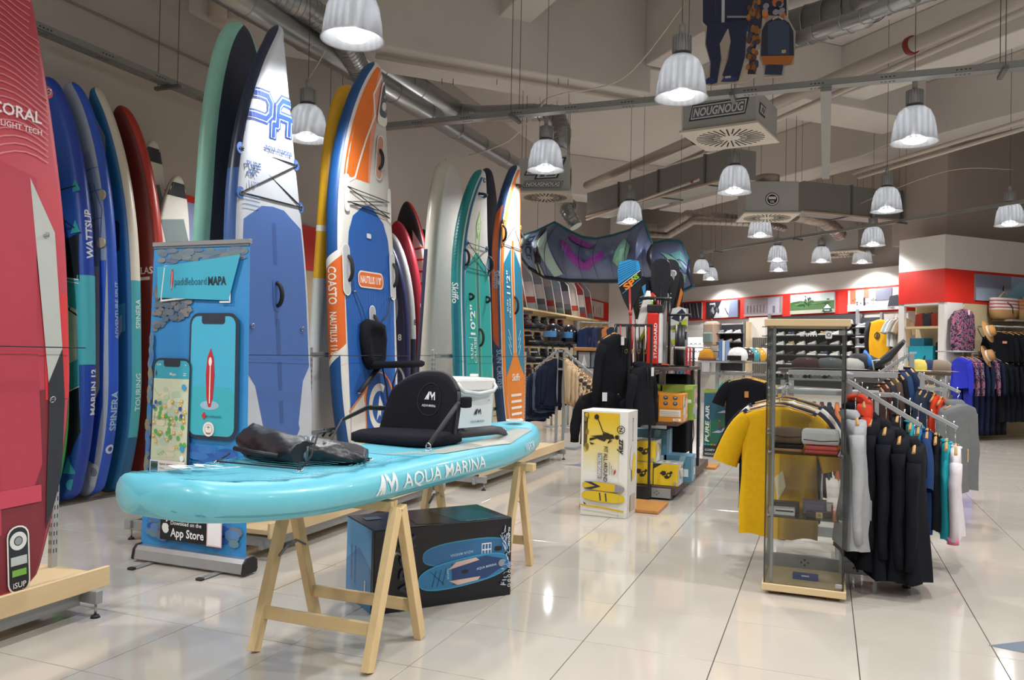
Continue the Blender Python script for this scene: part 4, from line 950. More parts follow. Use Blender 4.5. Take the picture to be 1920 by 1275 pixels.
# seat strapped on the blue board
nm, nb = NAUT
ks = empty('kayak_seat', mw=nm, label='black kayak seat strapped on the upright royal blue board, straps dangling', cat='seat')
def np_(x, u, h=0.0): return nb.S(u, x, h)
b = B(); o = [(-.02, .21), (.07, .2), (.13, .18), (.15, .05), (.12, -.12), (.06, -.2), (-.1, -.2), (-.17, -.12), (-.2, .08), (-.18, .19), (-.12, .22)]
rings = [[np_(-.02+x*s, 1.18+y*s, h)+Vector((0, 0, 0)) for x, y in o] for s, h in ((.95, .01), (1.0, .03), (1.0, .05), (.93, .075), (.7, .08), (.62, .065), (.3, .06))]
b.loft(rings, BK, True); b.build('backrest', ks)
b = B(); rings = []
for z, e in ((0, .02), (.015, 0), (.04, 0), (.055, .02)):
    rings.append([np_(-.02, .99+z-.0, .05)+Vector(((.17-e)*abs(math.cos(t))**.5*(1 if math.cos(t) > 0 else -1), 0, .2+(.2-e)*abs(math.sin(t))**.5*(1 if math.sin(t) > 0 else -1))) for t in [2*PI*k/24 for k in range(24)]])
b.loft(rings, BK, True); b.build('seat_cushion', ks)
strap('strap', [np_(-.12, 1.36, .03), np_(-.19, 1.5, .03), np_(-.27, 1.62, .02)], .012, parent=ks); strap('strap', [np_(.08, 1.36, .03), np_(.22, 1.45, .03), np_(.3, 1.6, .02)], .012, parent=ks)
strap('strap', [np_(0, 1.0, .06), np_(-.1, .93, .05), np_(-.27, .8, .03)], .045, parent=ks); strap('strap', [np_(.05, 1.0, .06), np_(.12, .85, .05), np_(.2, .55, .03)], .035, parent=ks, hook=False); strap('strap', [np_(.25, 1.0, .1), np_(.22, .85, .06), np_(.24, .55, .03)], .035, parent=ks, hook=False)
# ================================================================ roll-up banner
bn = empty('roll_up_banner', (-4.0, 3.87, 0), 0, 'blue roll-up banner showing two phones with a map, left of the turquoise board', 'banner')
BWd = .82
AL = M('#c3c5c7', .3, .75)
b = B(); pr = [(-.06, .02), (-.05, .075), (-.03, .098), (.03, .1), (.055, .08), (.06, .03), (.05, .012), (-.05, .012)]
b.loft([[Vector((x, y, z)) for y, z in pr] for x in (0, BWd+.02)], AL, False); b.build('base_cassette', bn)
for x in (-.008, BWd+.02):
    b = B(); b.loft([[Vector((x+dx, y*1.12, z*1.06)) for y, z in pr] for dx in (0, .012)], M('#1b1c1f', .5), False); b.build('end_cap', bn)
for x in (.14, .66):
    b = B(); b.box((x-.02, -.2, .004), (x+.02, 0, .011), AL, bev=.001); b.box((x-.022, -.215, 0), (x+.022, -.185, .014), M('#1b1c1f', .5), bev=.003); b.build('support_foot', bn)
b = B(); b.cyl((.44, .05, .08), (.3, .21, 2.0), .012, AL, n=10); b.build('support_pole', bn)
yb = lambda z: -.0+.075*(z/2.05)
bf = lambda x, y, h=0.0: Vector((x*(1-.025*y)-.07*y, .09*y-h, y))
q = bf(0, 2.0); b = B(); b.box((q.x-.005, q.y-.012, 2.0), (bf(BWd, 2).x+.008, q.y+.015, 2.028), AL, bev=.003); b.build('top_rail', bn)
b = B(); b.raw([bf(0, .1), bf(BWd, .1), bf(BWd, 2.0), bf(0, 2.0)], [(0, 1, 2, 3)], M('#2f86cf', .45, h2='#3f9ad6', scale=3), False); b.raw([bf(0, .1, -.002), bf(BWd, .1, -.002), bf(BWd, 2.0, -.002), bf(0, 2.0, -.002)], [(3, 2, 1, 0)], M('#d8dadc', .6)); b.build('banner_sheet', bn)
A = Art(bf, rough=.5)
rk = ['#6f8496', '#647a90', '#7f8a90', '#6f8488', '#5f7894']
for k in range(70): A.ell(rs.random()*.7+.06, 1.90+.07*rs.random(), .03+.025*rs.random(), .012+.01*rs.random(), rs.choice(rk), 9, keep=True)
A.rect(0, 1.985, .82, 2.0, '#5b7080', keep=True)
for k in range(90):
    x = .3*rs.random()**1.3; y = 1.62+.15*(rs.random()-.5)*(1.2-x*2.4)*1.6; A.ell(x+.045, y-.02, .02+.02*rs.random(), .012+.012*rs.random(), rs.choice(['#6b7888', '#7c7c80', '#5a7088', '#85827e', '#627480']), 8, keep=True)
for k in range(60): A.ell(.065+.69*rs.random(), .14+.15*rs.random(), .03+.03*rs.random(), .015+.02*rs.random(), rs.choice(['#4f7ab0', '#5b86b8', '#7d7c80', '#3b64a0', '#6a8a9a', '#2f58a4']), 9, keep=True)
for k in range(30): A.ell(.022+.02*rs.random(), .3+1.1*rs.random(), .02, .04, rs.choice(['#5f87a8', '#8b8a78', '#4a78b4']), 8, keep=True)
for k in range(24): A.ell(.09+.63*rs.random(), .62+.12*rs.random(), .06+.03*rs.random(), .025, rs.choice(['#2f66b4', '#2b5aa8', '#3a7ac0']), 10, keep=True)
A.h += .0008
A.line([(.1, 1.64), (.12, 1.865), (.42, 1.87)], .011, '#eef0f0', keep=True); A.line([(.1, 1.64), (.42, 1.665)], .011, '#eef0f0', keep=True); A.line([(.6, 1.63), (.68, 1.63), (.68, 1.76)], .011, '#eef0f0')
A.poly([(.07, 1.66), (.055, 1.86), (.76, 1.93), (.67, 1.64)], '#3fb2cf')
A.poly([(.1, 1.66), (.1, 1.84)], '#3fb2cf') if 0 else None
A.line([(.1, 1.655), (.12, 1.855)], .008, '#eef0f0')
A.poly([(.19, 1.7), (.203, 1.76), (.2, 1.83), (.19, 1.85), (.18, 1.83), (.177, 1.76)], '#bb2a33'); A.line([(.19, 1.72), (.19, 1.83)], .004, '#f0e0e0')
A.text('paddleboard', .35, 1.765, .07, '#2f6378', width=.27, align='c', bold=-.004, keep=True); A.text('MAPA', .575, 1.765, .075, '#1c2c38', bold=.03, width=.15)
# phone at the back, then the phone in front
A.rrect(.36, .78, .76, 1.56, .07, '#2c3344'); A.rrect(.375, .8, .735, 1.54, .055, '#49b6d8'); A.rrect(.375, .8, .735, 1.1, .055, '#3fb4c4'); A.rrect(.46, 1.49, .65, 1.56, .02, '#2c3344')
A.ell(.54, .985, .075, .028, '#9fc2d4'); A.poly([(.54, 1.34), (.565, 1.28), (.575, 1.17), (.565, 1.03), (.55, .975), (.53, .975), (.515, 1.03), (.505, 1.17), (.515, 1.28)], '#bf2b33')
A.line([(.54, 1.0), (.54, 1.24)], .008, '#f2f0ec'); A.ell(.54, 1.255, .013, .028, '#f2f0ec')
A.poly([(.48, .92), (.5, .945), (.52, .92), (.5, .895)], '#c5333b'); A.text('snowboards', .575, .92, .026, '#3a5f78', bold=0)
A.ell(.54, .84, .045, .045, '#eceae6'); A.annulus(.54, .84, .028, .03, '#8a2b33'); A.text('PARK', .54, .815, .015, '#9a2c34', bold=.02); A.text('*', .54, .84, .05, '#2a5268', bold=.02)
A.rrect(.07, .43, .39, 1.27, .055, '#2b3040'); A.rrect(.083, .445, .377, 1.255, .045, '#38a7bf'); A.rrect(.16, 1.215, .3, 1.27, .018, '#2b3040'); A.text('Mapa', .24, 1.17, .025, '#e8f2f4')
A.text('12:30', .12, 1.228, .018, '#e8f2f4', keep=True); A.text('III', .345, 1.228, .014, '#e8f2f4', keep=True); A.line([(.33, 1.175), (.35, 1.175)], .004, '#e8f2f4', keep=True); A.line([(.33, 1.163), (.35, 1.163)], .004, '#e8f2f4', keep=True); A.poly([(.1, 1.15), (.107, 1.17), (.1, 1.2), (.093, 1.17)], '#7c2a3a')
A.rect(.083, .52, .377, 1.14, '#cfd9bd')
for k in range(26): A.ell(.135+.19*rs.random(), .6+.5*rs.random(), .02+.03*rs.random(), .015+.02*rs.random(), rs.choice(['#c2d6b0', '#d8dcc6', '#dfd9bd', '#bcd0b8']), 8, keep=True)
A.h += .0006
for k in range(12):
    x = .09+.28*rs.random(); y = .6+.5*rs.random(); x2 = min(.37, max(.09, x+.2*(rs.random()-.5))); A.line([(x, y), ((x+x2)/2+.01, y+.06*(rs.random()-.5)), (x2, y+.15*(rs.random()-.5))], .0025, rs.choice(['#8ea894', '#b7a98c', '#9aa8a0']), keep=True)
A.h += .0006
for k in range(20): 
    x = .11+.25*rs.random(); y = .68+.3*rs.random(); A.ell(x, y, .013, .015, '#5fb457', 10, keep=True)
A.h += .0006
for k in range(22):
    x = .1+.265*rs.random(); y = .7+.32*rs.random(); A.annulus(x, y, .005, .011, '#e3b72c', n=10, keep=True); A.ell(x, y, .005, .005, '#f4ecc8', 8, keep=True)
for x, y, c_ in ((.115, .99, '#2f5fb0'), (.1, .96, '#2f5fb0'), (.15, .985, '#2f93a8'), (.32, .955, '#3550a8'), (.33, .91, '#5a4aa8'), (.345, 1.09, '#3fa0d8'), (.345, .71, '#3fa0d8')): A.ell(x, y, .012 if y != 1.09 and y != .71 else .019, .014 if y != 1.09 and y != .71 else .019, c_, 12, keep=True)
A.ell(.345, .65, .017, .019, '#eef2f4'); 
A.rect(.088, .535, .372, .63, '#efe9e6'); A.rect(.095, .545, .155, .622, '#3f6a86'); A.ell(.125, .595, .028, .016, '#2c4a36'); A.ell(.12, .56, .02, .01, '#4b84c2'); A.text('Rybnik Vajskov', .17, .61, .018, '#333a40', align='l', keep=True); A.text('Rozkos', .17, .585, .014, '#777c80', align='l', keep=True); A.text('otevreno', .17, .563, .012, '#777c80', align='l')
A.rect(.085, .515, .375, .533, '#b9c58c'); A.rrect(.083, .445, .377, .515, .03, '#3f9fd8'); A.rrect(.185, .48, .205, .5, .004, '#e8f2f6', keep=True)
for x in (.12, .27, .345): A.ell(x, .49, .008, .008, '#2c84bc', 8, keep=True)
A.h += .0006
A.rect(.2, .155, .56, .3, '#16171c'); A.rect(.565, .15, .68, .32, '#e7b9bf'); A.rect(.572, .157, .673, .3, '#f2f0f0')
A.ell(.245, .225, .026, .03, '#f0f0f0', keep=True); A.ell(.232, .23, .017, .025, '#f0f0f0'); A.poly([(.245, .262), (.258, .268), (.262, .285), (.25, .279)], '#f0f0f0', True); A.ell(.278, .23, .012, .013, '#16171c')
A.text('Download on the', .285, .262, .033, '#f0f0f0', align='l', width=.24, keep=True); A.text('App Store', .285, .205, .07, '#f0f0f0', align='l', width=.26, bold=.02)
A.build('print', bn)
# ================================================================ trays, ducts, pipes, air boxes under the ceiling
GV = M('#8f9290', .45, .55, var=.06, scale=4); GVD = M('#6d6f6e', .5, .5, var=.06, scale=4)
def tray(label, a, b_, w=.11, h=.055, up=(), rods=2.2, cat='cable tray', slots=True):
    a = Vector(a); b_ = Vector(b_); L = (b_-a).length; d = (b_-a).normalized(); n = Vector((-d.y, d.x, 0)); u = Vector((0, 0, 1))
    mw = Matrix((d, n, u)).transposed().to_4x4(); mw.translation = a
    t = empty('cable_tray', mw=mw, label=label, cat=cat); b = B()
    b.box((0, -w/2, 0), (L, w/2, .003), GV); b.box((0, -w/2, 0), (L, -w/2+.003, h), GV); b.box((0, w/2-.003, 0), (L, w/2, h), GV); b.build('channel', t)
    if slots:
        b = B(); k = .35
        while k < L:
            for j in range(4):
                for q in (-1, 1): b.box((k+j*.035, q*.012-.004+.0*j, -.0015), (k+.02+j*.035, q*.012+.004, -.0005), M('#3a3b3b', .7))
                b.box((k+j*.035, -w/2-.0012, .02), (k+.018+j*.035, -w/2-.0004, .032), M('#3a3b3b', .7))
            k += .62
        b.build('slot_holes', t, kind='stuff')
    k = .5
    while k < L:
        b = B(); b.box((k-.02, -w/2-.09, -.035), (k+.02, w/2+.09, -.002), GVD)
        b.build('hanger_bracket', t)
        for s in (-1, 1):
            b = B(); b.cyl((k, s*(w/2+.06), -.04), (k, s*(w/2+.06), 6.3-a.z), .004, M('#5a564f', .5), n=5, caps=False); b.build('threaded_rod', t)
        k += rods
    return t
ty = onz(1280, 190, 3.97).y
tray('long straight galvanised tray crossing the whole picture under the ceiling', (-6.1, ty, 3.97), (4.6, ty-.02, 3.97), .13, .06, rods=2.35)
tray('galvanised tray running along the left wall above the blue boards', (-6.12, 1.2, 3.93), (-6.12, ty-.1, 3.93), .13, .06, rods=2.2)
p0, p1 = onz(1320, 475, 3.75), onz(1935, 378, 3.75)
tray('thin dark tray running diagonally above the far lamps', p0, p1, .05, .05, rods=2.4, slots=False)
b = B(); q = onz(1549, 150, 3.99); b.box((q.x-.05, q.y+.15, 3.93), (q.x+.05, q.y+2.6, 3.97), GV); b.box((q.x-.05, q.y+2.6, 3.93), (q.x+.05, q.y+4.2, 3.96), GV)
tag(b.build('cable_tray'), 'short grey tray branching away from the long straight tray', 'cable tray')
def duct(name, label, pts, r, seam=.9, cat='duct', mat=None, flex=False, n=18, parent=None):
    P = [Vector(p) for p in pts]; mat = mat or M('#a2a5a6', .32, .85, var=.08, scale=3); b = B(); b.tube(P, r, mat, n)
    o = b.build(name, parent) 
    if label: tag(o, label, cat)
    b = B(); k = 0
    for a, c in zip(P, P[1:]):
        L = (c-a).length; d = (c-a).normalized(); q = seam/2
        while q < L:
            m_ = a+d*q; x = d.orthogonal().normalized(); y = d.cross(x)
            b.tube([m_+x*(r*1.005*math.cos(t))+y*(r*1.005*math.sin(t)) for t in [2*PI*i/n for i in range(n)]], .008 if not flex else .006, mat, 4, close=True); q += seam
    if b.f: b.build('seam_ring', o, kind='stuff')
    return o
dA = (-5.0,)
duct('round_duct', 'lower silver spiral duct along the left wall ending behind the orange striped board', [(-5.55, 2, 4.82), (-5.55, 16.2, 4.93)], .15, seam=1.0)
duct('round_duct', 'upper silver spiral duct along the left wall that bends right above the long tray', [(-5.5, 2, 5.1), (-5.5, 7.6, 5.1), (-5.5, 10.7, 5.12), (-5.35, 11.0, 5.05)], .17, seam=1.0)
duct('round_duct', 'flexible silver duct elbow running right towards the left air box', [(-5.35, 11.0, 5.02), (-5.0, 11.2, 5.0), (-4.2, 11.35, 5.0), (-3.8, 11.35, 4.95), (-3.65, 11.2, 4.6), (-3.65, 11.1, 4.3)], .13, seam=.09, flex=True)
duct('round_duct', 'crinkled silver duct elbow behind the nearest large lamp', [(-5.5, 6.8, 5.08), (-5.3, 7.2, 5.05), (-5.2, 7.7, 4.95), (-5.35, 8.2, 4.86), (-5.5, 8.6, 4.83)], .14, seam=.07, flex=True)
duct('round_duct', 'wide spiral duct at the top right behind the cut-out of people', [onz(1465, 62, 5.0), onz(1620, 15, 5.0), onz(1640, -5, 5.0), onz(1800, -60, 5.0)], .21, seam=.22)
duct('round_duct', 'slimmer duct below the wide spiral duct at the top right', [onz(1480, 78, 4.6), onz(1560, 48, 4.6), onz(1620, 30, 4.6), onz(1720, -10, 4.6)], .07, seam=.2)
duct('round_duct', 'short silver duct hanging down above the kite beside the left air box', [onz(1052, 372, 3.62)+Vector((0, .5, 0)), onz(1062, 395, 3.5), onz(1080, 425, 3.25)], .1, seam=.07, flex=True)
FD = M('#a9a09a', .35, .75, var=.15, scale=5)
duct('round_duct', 'pair of thin foil ducts zigzagging above the kite, upper one', [onz(1205, 428, 4.2), onz(1250, 428, 4.2), onz(1290, 403, 4.2), onz(1395, 412, 4.2)], .1, seam=.12, flex=True, mat=FD)
duct('round_duct', 'pair of thin foil ducts zigzagging above the kite, lower one', [onz(1205, 440, 4.05), onz(1255, 441, 4.05), onz(1300, 414, 4.05), onz(1440, 420, 4.05), onz(1470, 428, 4.05)], .07, seam=.12, flex=True, mat=FD)
duct('round_duct', 'foil duct between the round emblem box and the small far air box', [onz(1490, 402, 4.2), onz(1540, 412, 4.2), onz(1560, 425, 4.1), onz(1575, 440, 4.0)], .14, seam=.12, flex=True, mat=FD)
# rectangular duct
RDm = M('#8b8c89', .5, .45, var=.07, scale=1.5)
def rduct(label, a, b_, w, h):
    a = Vector(a); b_ = Vector(b_); L = (b_-a).length; d = (b_-a).normalized(); n = Vector((-d.y, d.x, 0))
    mw = Matrix((d, n, Vector((0, 0, 1)))).transposed().to_4x4(); mw.translation = a
    t = empty('rectangular_duct', mw=mw, label=label, cat='duct'); B().box((0, 0, 0), (L, w, h), RDm, bev=.004).build('duct_body', t)
    b = B(); k = 1.1
    while k < L: b.box((k-.02, -.02, -.02), (k+.02, w+.02, h+.02), GVD); k += 1.2
    b.build('flange', t, kind='stuff')
    b = B(); b.box((0, -.03, -.03), (L, 0, 0), M('#b5a18c', .6)); b.build('edge_rail', t); return t
rduct('long rectangular duct running up to the round emblem air box', onz(1100, 405, 4.05), onz(1370, 332, 4.05), .5, .45)
rduct('rectangular duct right of the round emblem air box', onz(1500, 350, 4.05)+Vector((0, 2.2, 0)), onz(1730, 375, 4.05)+Vector((0, 2.2, 0)), .5, .55)
# sprinkler pipes
WP = M('#c0b6ac', .45, var=.04)
def pipe(label, pts, r, red=()):
    t = B().tube(pts, r, WP, 12).build('ceiling_pipe', None, label, 'pipe')
    P = [Vector(p) for p in pts]
    for f in red:
        q = P[0].lerp(P[-1], f); d = (P[-1]-P[0]).normalized(); B().cyl(q-d*.03, q+d*.03, r*1.25, M('#8e2f26', .5), n=14).build('pipe_clamp', t)
    return t
pipe('thick white pipe with red clamps running diagonally under the ceiling', [onz(1100, 348, 4.9), onz(1925, -8, 4.9)], .085, (.42, .86))
pipe('thin white pipe below the thick one, running diagonally', [onz(1120, 372, 4.7), onz(1925, 18, 4.7)], .035)
pipe('white pipe pair beyond the lamps on the right, upper one', [onz(1600, 325, 4.7), onz(1925, 225, 4.7)], .035)
pipe('white pipe pair beyond the lamps on the right, lower one', [onz(1610, 333, 4.6), onz(1925, 240, 4.6)], .03)
pipe('white pipe along the bottom of the deep beam', [onz(705, 105, 4.93), onz(1200, 190, 4.93)], .03)
pipe('white pipe with a red end above the rectangular duct', [onz(1100, 412, 4.0), onz(1310, 337, 4.0)], .02, (.96,))
def wire(label, pts, r=.009, col='#c9c1b6'):
    P = [Vector(p) for p in pts]; out = []
    for i in range(len(P)-1):
        p0_ = P[max(i-1, 0)]; p3 = P[min(i+2, len(P)-1)]
        for k in range(8):
            t = k/8; out.append(.5*((2*P[i])+(P[i+1]-p0_)*t+(2*p0_-5*P[i]+4*P[i+1]-p3)*t*t+(3*P[i]-p0_-3*P[i+1]+p3)*t*t*t))
    out.append(P[-1]); B().tube(out, r, M(col, .6), 5).build('electric_cable', None, label, 'cable')
wire('white cable sagging from the ceiling to the lamp in front of the left air box', [onz(1285, 5, 5.2), onz(1170, 145, 4.7), onz(1045, 178, 4.5), onz(1015, 195, 4.3), (-3.1, 8.88, 4.13)])
wire('white cable rising to the left of the lamp in front of the left air box', [onz(1022, 190, 4.3), onz(960, 260, 4.6), onz(905, 285, 4.6), onz(880, 290, 4.7)])
wire('white cable from the patterned front air box to the lamp above the kite', [(-3.0, 12.81, 4.13), onz(1185, 318, 4.5), onz(1220, 320, 4.4), onz(1300, 295, 4.2), onz(1322, 284, 4.2)])
wire('white cable hanging in loops past the lamp behind the yellow board', [onz(610, 95, 4.3), onz(590, 130, 4.3), (-5.01, 6.87, 4.13)], .006)
wire('thin white cable slanting across the right part of the ceiling', [onz(1500, 350, 4.6), onz(1600, 300, 4.6), onz(1710, 250, 4.7)], .005)
wire('thin cable strung between the far air box and the wall', [onz(1560, 410, 4.2), onz(1640, 370, 4.3), onz(1780, 320, 4.4), onz(1900, 318, 4.4)], .005)
# air boxes
def airbox(label, c, rot, W, D, H, plate=.06, side=None, tubec=True, parent=None, bm=None):
    t = empty('air_box', mw=Matrix.Translation(c)@Matrix.Rotation(rot, 4, 'Z'), label=label, cat='air unit', group='boxy air outlets hanging from the ceiling')
    bm = bm or M('#a9aaa8', .55, .1, var=.04, scale=2)
    B().box((-W/2, -D/2, .03), (W/2, D/2, H), bm, bev=.004).build('housing', t)
    pl = M('#cfc8ba', .5, var=.03); dp = B().box((-W/2-.03, -D/2-.03, 0), (W/2+.03, D/2+.03, .03), pl, bev=.004).build('diffuser_plate', t)
    b = B(); dm = M('#26241f', .8)
    for k in range(32):
        a = 2*PI*k/32; r0 = .12 if k % 2 else .2; r1 = min(W, D)*.46
        b.box((r0, -.009, -.003), (r1, .009, .001), dm, mw=Matrix.Rotation(a, 4, 'Z'))
    b.build('swirl_slots', dp, kind='stuff')
    for x in (-1, 1):
        for y in (-1, 1): b = B(); b.cyl((x*W*.45, y*D*.45, H), (x*W*.45, y*D*.45, 6.28-c[2]), .004, M('#5a564f', .5), n=5, caps=False); b.build('suspension_rod', t)
    return t
DKP = '#2c3640'
def brand(A, x, y, w, h):
    A.poly([(x, y), (x+w*.94, y), (x+w, y+h), (x+w*.06, y+h)], DKP); A.poly([(x+h*.12, y+h*.09), (x+w*.93, y+h*.09), (x+w-h*.12, y+h*.91), (x+w*.07, y+h*.91)], '#d3d5d4')
    A.poly([(x+h*.2, y+h*.16), (x+w*.925, y+h*.16), (x+w-h*.22, y+h*.84), (x+w*.075, y+h*.84)], '#56606a'); A.text('NOUGNOUG', x+w/2, y+h/2, h*.72, '#d3d5d4', shear=.25, bold=.03, width=w*.82)
a, c_, d_ = onz(1273, 250, 4.0), onz(1421, 230, 4.0), onz(1463, 268, 4.0)
rot = math.atan2(c_.y-a.y, c_.x-a.x); W = (c_-a).length-.06; D = .92
ctr = (a+c_)/2+Vector((-math.sin(rot), math.cos(rot), 0))*(D/2+.03)
u1 = airbox('front air box lettered along its face, hanging under the cut-out of people', (ctr.x, ctr.y, 4.0), rot, W, D, .42)
A = Art(plane_map((-W/2, -D/2, .03), (1, 0, 0), (0, 0, 1)), base=.006, eps=.002); brand(A, .08, .1, W-.16, .19); A.build('print', u1)
A = Art(plane_map((W/2, -D/2, .03), (0, 1, 0), (0, 0, 1)), base=.006, eps=.002); A.poly([(.1, .12), (.35, .12), (.4, .26), (.15, .26)], DKP); A.poly([(.13, .14), (.34, .14), (.38, .24), (.17, .24)], '#b3b5b4'); A.line([(.2, .16), (.25, .22), (.28, .16), (.33, .22)], .02, DKP); A.build('print', u1)
z2 = 3.55
a, c_ = onz(972, 362, z2), onz(1068, 362, z2); rot = math.atan2(c_.y-a.y, c_.x-a.x); W = (c_-a).length
D = W*.95; ctr = (a+c_)/2+Vector((-math.sin(rot), math.cos(rot), 0))*D/2
u2 = airbox('left air box with a big angular logo, behind the orange striped board', (ctr.x, ctr.y, z2), rot, W, D, W*.68)
A = Art(plane_map((-W/2, -D/2, .03), (1, 0, 0), (0, 0, 1)), base=.006, eps=.002); s_ = W
def P2(l): return [(x*s_, y*s_) for x, y in l]
A.poly(P2([(.1, .3), (.28, .66), (.93, .66), (.88, .52), (.76, .25), (.3, .22), (.33, .3)]), DKP); A.poly(P2([(.14, .32), (.3, .63), (.88, .63), (.84, .54), (.73, .27), (.35, .25), (.38, .32)]), '#cfd2d2'); A.poly(P2([(.18, .34), (.31, .6), (.55, .6), (.45, .34)]), '#4c5a60'); A.poly(P2([(.4, .27), (.5, .42), (.78, .42), (.71, .29)]), '#4c5a60'); A.line(P2([(.52, .28), (.58, .42)]), .02, '#cfd2d2')
brand(A, .08*W, .06*W, .8*W, .13*W); A.build('print', u2)
A = Art(plane_map((W/2, -D/2, .03), (0, 1, 0), (0, 0, 1)), base=.006, eps=.002); A.ell(D*.5, .36*W, .2*W, .2*W, DKP); A.ell(D*.5, .36*W, .17*W, .17*W, '#a9aaa8'); A.text('m', D*.5, .36*W, .3*W, DKP, bold=.03); A.build('print', u2)
z3 = 3.72
a, c_ = onz(1398, 401, z3), onz(1497, 401, z3); rot = math.atan2(c_.y-a.y, c_.x-a.x); W = (c_-a).length; ctr = (a+c_)/2+Vector((-math.sin(rot), math.cos(rot), 0))*W/2
u3 = airbox('middle air box with a round black emblem', (ctr.x, ctr.y, z3), rot, W, W, W*.64)
A = Art(plane_map((-W/2, -W/2, .03), (1, 0, 0), (0, 0, 1)), base=.006, eps=.002); A.ell(W*.5, W*.25, .13*W, .13*W, '#1f242b'); A.annulus(W*.5, W*.25, .095*W, .115*W, '#d8dad9'); A.rect(W*.43, W*.25, W*.57, W*.3, '#d8dad9'); A.text('YK', W*.5, W*.2, .07*W, '#d8dad9', bold=.03); A.build('print', u3)
b = B(); b.cyl((0, 0, W*.64), (0, 0, W*.64+.18), .2, FD, n=18); b.build('duct_collar', u3)
z4 = 3.72
a, c_ = onz(1530, 474, z4), onz(1590, 474, z4); rot = math.radians(-22); W = 1.0; 
u4 = airbox('small far air box hanging beyond the round emblem box', ((a.x+c_.x)/2+.25, (a.y+c_.y)/2+.4, z4), rot, W, W, W*.5)
# cut-out board of people carrying bags, hung under the ceiling
cy = 8.0
CO = empty('hanging_cutout', (0, cy, 0), 0, 'hanging cardboard cut-out of two people in dark ski clothes with a backpack', 'cutout')
def cp(px, py): v = ony(px, py, cy); return (v.x, v.z)
cf = lambda x, y, h=0.0: Vector((x, -h, y))
ol = [(1316, -70), (1316, 45), (1323, 62), (1322, 85), (1332, 120), (1318, 158), (1335, 162), (1372, 157), (1400, 155), (1420, 142), (1419, 95), (1425, 92), (1424, 110), (1431, 126), (1432, 147), (1470, 144), (1471, 126), (1489, 122), (1492, 60), (1478, 35), (1477, -70)]
b = B(); P_ = [cp(*q) for q in ol]; b.prism(P_, lambda x, y, h: Vector((x, -h, y)), .012, M('#b9aea0', .7)); b.build('backing_panel', CO)
A = Art(cf, base=.013, eps=.0015, rough=.6)
q = lambda l: [cp(*p) for p in l]
NVc = '#1f2748'
A.poly(q([(1318, -70), (1318, 42), (1326, 50), (1355, 44), (1402, 40), (1402, -70)]), NVc); A.line(q([(1357, -70), (1356, 42)]), .03, '#b9bcc4'); A.poly(q([(1400, -70), (1400, 40), (1408, 92), (1402, 140), (1417, 140), (1416, 95), (1428, 50), (1430, 30), (1475, 30), (1475, -70)]), '#232a40')
rc = random.Random(9)
for k in range(60):
    px = 1402+rc.random()*22; py = 5+rc.random()*130; A.ell(*cp(px, py), .02, .03, rc.choice(['#8a5a2c', '#a86a30', '#5a3a2a', '#33405c']), 7, keep=True)
A.h += .0015
A.poly(q([(1327, 46), (1324, 84), (1333, 118), (1332, 146), (1320, 155), (1334, 160), (1345, 157), (1352, 115), (1350, 85), (1366, 53), (1371, 80), (1366, 112), (1355, 143), (1370, 155), (1385, 153), (1397, 110), (1402, 40), (1360, 44)]), NVc)
A.poly(q([(1320, 154), (1322, 160), (1340, 157), (1340, 148), (1330, 147)]), '#2c3668'); A.poly(q([(1352, 155), (1380, 155), (1383, 147), (1362, 142)]), '#2c3668', True); A.rect(*cp(1360, 149), *cp(1371, 144), '#a9a9ae'); A.line(q([(1365, 34), (1400, 34)]), .02, '#8a8790')
A.poly(q([(1355, 120), (1350, 85), (1366, 55), (1371, 80), (1362, 115)]), '#a99d92')
A.poly(q([(1436, 125), (1434, 142), (1466, 143), (1469, 125)]), '#26304a')
for k in range(14): A.ell(*cp(1434+rc.random()*34, 4+rc.random()*32), .03, .03, rc.choice(['#b0603a', '#2a2f48', '#c07a3c', '#8c8c94']), 7, keep=True)
A.h += .0015
A.poly(q([(1436, 46), (1429, 60), (1427, 106), (1432, 124), (1484, 124), (1489, 106), (1488, 62), (1480, 46), (1468, 38), (1448, 38)]), '#222b3a'); A.poly(q([(1440, 48), (1440, 106), (1480, 106), (1480, 52), (1470, 42), (1450, 42)]), '#33435e')
A.poly(q([(1427, 108), (1432, 124), (1484, 124), (1489, 107)]), '#a9642a'); A.rect(*cp(1466, 103), *cp(1474, 96), '#b99a72'); A.line(q([(1450, 40), (1460, 34), (1468, 40)]), .012, '#c0b9b0'); A.build('print', CO)
for px in (1342, 1455):
    v = ony(px, 30, cy); b = B(); b.cyl((v.x, -.02, v.z), (v.x, -.02, 6.3), .003, M('#5a564f', .5), n=5, caps=False); b.build('hanging_wire', CO)
for k, (px, py) in enumerate(((782, 5), (832, 5), (853, 5), (935, 5), (1068, 5), (1050, 3))):
    v = onz(px, py, 6.0); b = B(); b.cyl((v.x, v.y, 6.3), (v.x, v.y, 4.9), .005, M('#5a564f', .5), n=5); tag(b.build('threaded_rod'), 'thin threaded rod below the ceiling, %s from the left, above the long straight tray' % ['first', 'second', 'third', 'fourth', 'sixth', 'fifth'][k], 'rod', 'bare threaded rods above the long straight tray')
